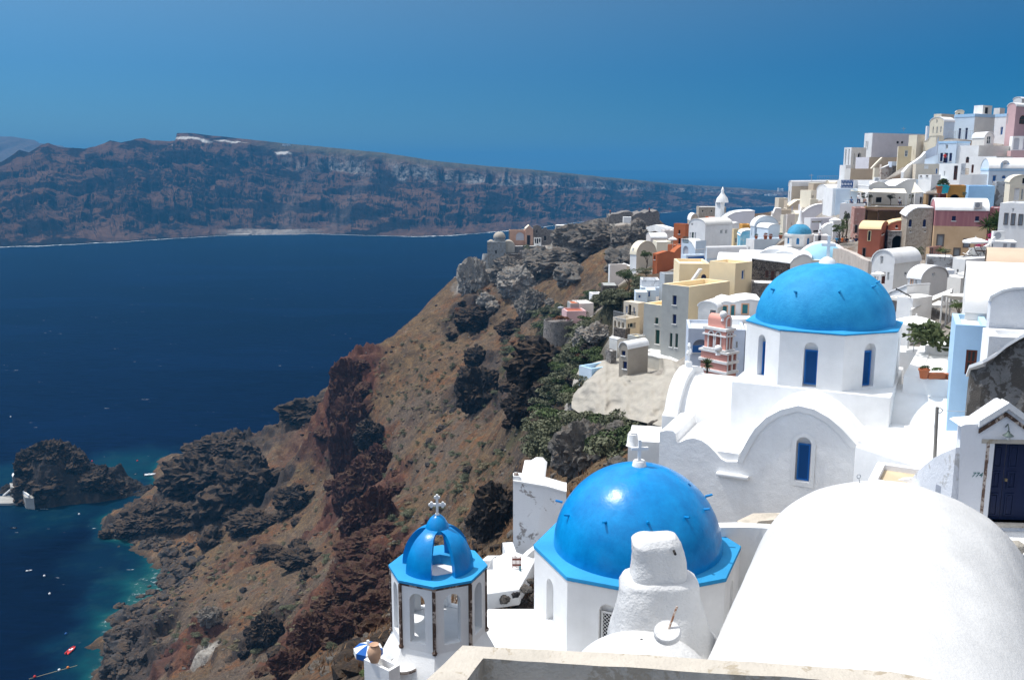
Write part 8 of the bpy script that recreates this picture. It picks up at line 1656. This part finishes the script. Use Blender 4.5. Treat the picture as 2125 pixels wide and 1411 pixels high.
for x, y, hh, sc, lc, ps, lab in ((612, 1385, 1.65, (.05, .25, .45), (.02, .02, .03), 0, 'visitor with a blue cap at the left of the crowd on the path'), (640, 1390, 1.7, (.04, .2, .3), (.1, .1, .12), 1, 'visitor in teal beside the blue cap'), (680, 1392, 1.7, (.75, .18, .03), (.05, .05, .06), 0, 'visitor in orange in the middle of the crowd'), (706, 1398, 1.7, (.30, .20, .15), (.02, .02, .02), 1, 'visitor in brown next to the orange shirt'), (738, 1400, 1.75, (.02, .02, .025), (.02, .02, .03), 0, 'visitor in black at the right of the crowd'), (797, 1405, 1.6, (.7, .7, .7), (.4, .03, .06), 0, 'visitor with white shirt and red shorts'), (830, 1405, 1.6, (.25, .25, .28), (.6, .6, .6), 1, 'visitor in grey walking behind the red shorts'), (866, 1400, 1.8, (.015, .02, .06), (.015, .02, .05), 0, 'tall visitor in navy by the doorway'), (386, 1300, 1.6, (.8, .8, .8), (.1, .1, .12), 0, 'person in white at the kiosk door')):
    person(lab, Q(x, y, 121 if x > 500 else 120), hh, sc, lc, pose=ps)
for x, y, hh, sc, st, ps, lab in ((806, 815, 1.7, (.12, .2, .35), True, 0, 'seated guest in blue at the left restaurant table'), (905, 812, 1.75, (.75, .78, .8), False, 2, 'waiter in white raising one arm on the terrace'), (985, 820, 1.7, (.5, .3, .24), True, 0, 'seated guest in pink at the terrace edge'), (1447, 818, 1.7, (.8, .8, .82), True, 0, 'seated guest in white under the sail')): person(lab, Q(x, y, 137.5), hh, sc, (.03, .04, .1), pose=ps, seated=st)
CR(*E_); person('person in dark clothes standing on the castle keep', Q(1845, 12, 319), 1.9, (.3, .04, .06), (.02, .02, .04)); person('person standing at the left end of the castle wall', Q(1415, 30, 324), 1.8, (.35, .1, .1), (.03, .03, .05))
# ---------------------------------------------------------------- terrace furniture, railings, boxes
def table(label, p, r=.4, h=.74, mat=WFR, group=None):
    t = empty('cafe_table', p, label, 'table', group); m = MB(); m.tube([p+Z*h, p+Z*(h-.04)], r, 14); m.build('top', mat, t); m = MB(); m.tube([p, p+Z*(h-.04)], .03, 6); m.tube([p, p+Z*.03], r*.5, 10); m.build('leg', GREYP, t)
    for c_ in t.children: c_.matrix_parent_inverse = pinv(t)
    return t
CR(*A_); t0 = None
for i, x in enumerate((760, 850, 930, 1060, 1130, 1200, 1290, 1370, 1500, 1560)):
    if t0 is None: t0 = table('white cafe table on the restaurant terrace', Q(x, 822, 138), .45, group='cafe tables on the restaurant terrace')
    else: c_ = copy_tree(t0); c_.location = Q(x, 822, 138)
def chair(label, p, face, mat=WOOD, deck=False, sl=None):
    t = empty('deck_chair', p, label, 'chair'); c, s_ = math.cos(face), math.sin(face); F_ = Vector((c, s_, 0)); S_ = Vector((-s_, c, 0)); m = MB()
    for q in (-.28, .28): m.tube([p+S_*q+F_*.45, p+S_*q-F_*.45+Z*.95], .022, 5); m.tube([p+S_*q-F_*.4, p+S_*q+F_*.45+Z*.42], .022, 5)
    m.build('frame', mat, t); m = MB(); a = [p+S_*q+F_*.42+Z*.42 for q in (-.26, .26)]; b = [p+S_*q-F_*.05+Z*.28 for q in (-.26, .26)]; d = [p+S_*q-F_*.44+Z*.93 for q in (-.26, .26)]; m.add([*a, *b, *d], [(0, 1, 3, 2), (2, 3, 5, 4)]); m.build('sling', sl or SHADE, t)
    for c_ in t.children: c_.matrix_parent_inverse = pinv(t)
CR(*Cc_); chair('wooden deck chair left of the parasol pole', Q(950, 1228, 80.5), 2.6); chair('wooden deck chair tilted beside the terrace table', Q(1040, 1232, 80.3), .5); table('dark wooden table with stools on the roof terrace', Q(1150, 1222, 80.4), .5, .6, WOOD); chair('low wooden stool chair right of the dark table', Q(1225, 1222, 80.4), -1.2)
def railing(label, pts, h, mat, nb, name='railing', r=.025, cross_=False):
    W3 = [Q(*p) for p in pts]; root = empty(name, W3[0], label, 'railing'); m = MB(); m.tube([p+Z*h for p in W3], r, 5, cap=False); m.tube([p+Z*.08 for p in W3], r, 5, cap=False); n = nb
    for i in range(n+1):
        t = i/n*(len(W3)-1); k = min(int(t), len(W3)-2); p = W3[k].lerp(W3[k+1], t-k)
        if cross_ and i < n:
            t2 = (i+1)/n*(len(W3)-1); k2 = min(int(t2), len(W3)-2); p2 = W3[k2].lerp(W3[k2+1], t2-k2); m.tube([p+Z*.08, p2+Z*h], r, 4); m.tube([p+Z*h, p2+Z*.08], r, 4)
        else: m.tube([p, p+Z*h], r*.8, 4)
    m.build('bars', mat, root)
    for c_ in root.children: c_.matrix_parent_inverse = pinv(root)
CR(*D_); railing('blue crisscross railing above the restaurant', [(1368, 272, 150), (1475, 272, 150), (1582, 272, 150)], 1.25, BLUEP, 8, cross_=True, r=.06); railing('thin wire railing on the skyline roof', [(935, 125, 214), (1150, 122, 214), (1310, 120, 214)], .9, GREYP, 10)
CR(1860, 190, 7.426); railing('thin grey balcony railing before the tall navy shutters', [(795, 752, 176), (905, 750, 175), (1168, 745, 171)], 1.6, GREYP, 16)
CR(*c4_); railing('dark balcony railing of the beige hotel', [(618, 512, 104), (700, 502, 103)], .7, VOID, 10); railing('dark roof railing of the beige balcony wing', [(470, 500, 102.5), (530, 515, 101.5), (595, 530, 100.8)], .8, GREYP, 12)
CR(*c3_); railing('black railing along the top of the white terrace block', [(925, 672, 54), (1060, 745, 51.8)], .10, VOID, 3, r=.03)
CR(*c2_); railing('green balcony railing of the white-blue house', [(783, 490, 148), (838, 495, 147)], 1.0, GREENP, 8, r=.04)
def ac(label, x, y, Yd, s_=.9):
    p = Q(x, y, Yd); root = empty('air_conditioner', p, label, 'air conditioner'); m = MB(); m.box(p+Z*s_*.4, (s_, .35, s_*.8)); m.build('case', WFR, root, bevel=.02); m = MB(); m.tube([p+Z*s_*.4-Yv*.18-X*s_*.1, p+Z*s_*.4-Yv*.2-X*s_*.1], s_*.3, 16); m.build('fan_grille', GREYP, root)
    for c_ in root.children: c_.matrix_parent_inverse = pinv(root)
CR(*Cc_); ac('white air conditioner on the vault of the crimson house', 1100, 465, 102.5, .9); ac('two-fan air conditioner on the white porch roof', 1410, 955, 81, 1.0)
CR(*A_); ac('small grey air conditioner on the restaurant roof', 1152, 505, 147, 1.0)
CR(1600, 180, 4.03)
for x, y0, y1, Yd, lab in ((1110, 373, 340, 204, 'thin television aerial on the big plain skyline block'), (338, 790, 732, 214, 'thin aerial on the long vaulted house')):
    a_, b_ = Q(x, y0, Yd), Q(x, y1, Yd); m = MB(); m.tube([a_, b_], .05, 4); m.tube([b_-Z*.3-X*.5, b_-Z*.3+X*.5], .03, 4); tag(m.build('aerial', GREYP, loc=a_), lab, 'aerial')
# white hamlets and a quay far away on the opposite island
WHM = plaster('far_white', (.62, .62, .62), .03)
for i, (u, v, w, h, Yd, lab) in enumerate([(594, 301, 14, 4, 2080, 'tiny white hamlet on the far island ridge'), (1619, 394, 10, 7, 3000, 'white chapel cluster at the tip of the far island'), (1600, 405, 22, 4, 2950, 'low white houses near the tip of the far island'), (1622, 424, 18, 7, 2850, 'pale quarry building by the far shore'), (1407, 409, 8, 4, 2900, 'single white house on the lower far island')]):
    c = P(u, v, Yd); s = depth_scale(c); m = MB(); R = random.Random(i)
    for k in range(4): m.box(c+Vector(((k-1.5)*w*s*.27, R.uniform(-5, 5), -h*s*.2+R.uniform(0, h*s*.2))), (w*s*.24, 12, h*s*R.uniform(.7, 1.2)))
    tag(m.build('far_houses', WHM, loc=c), lab, 'houses', kind='stuff')
for i, (x0, x1, v, h) in enumerate([(470, 515, 486, 3), (540, 625, 481, 3.5), (580, 620, 479, 5)]):
    A = PZ(x0, v+4, 0); B = PZ(x1, v+4, 0); s = depth_scale(A); m = MB(); m.add([A-Yv*0-Z*2, B-Z*2, B+Z*h*s, A+Z*h*s, A+Yv*25-Z*2, B+Yv*25-Z*2, B+Yv*25+Z*h*s, A+Yv*25+Z*h*s], [(0, 1, 2, 3), (3, 2, 6, 7), (4, 5, 6, 7), (0, 3, 7, 4), (1, 2, 6, 5)]); tag(m.build('far_quay', paint('far_quay_stone', (.34, .31, .28), .9) if i < 2 else paint('far_shed', (.06, .055, .06), .9), loc=A), ['pale quay at the foot of the far cliffs, left part', 'pale quay at the foot of the far cliffs, right part', 'dark shed on the far quay'][i], 'quay' if i < 2 else 'shed')
build_sea(hx, hy, hz); build_island(); build_haze()
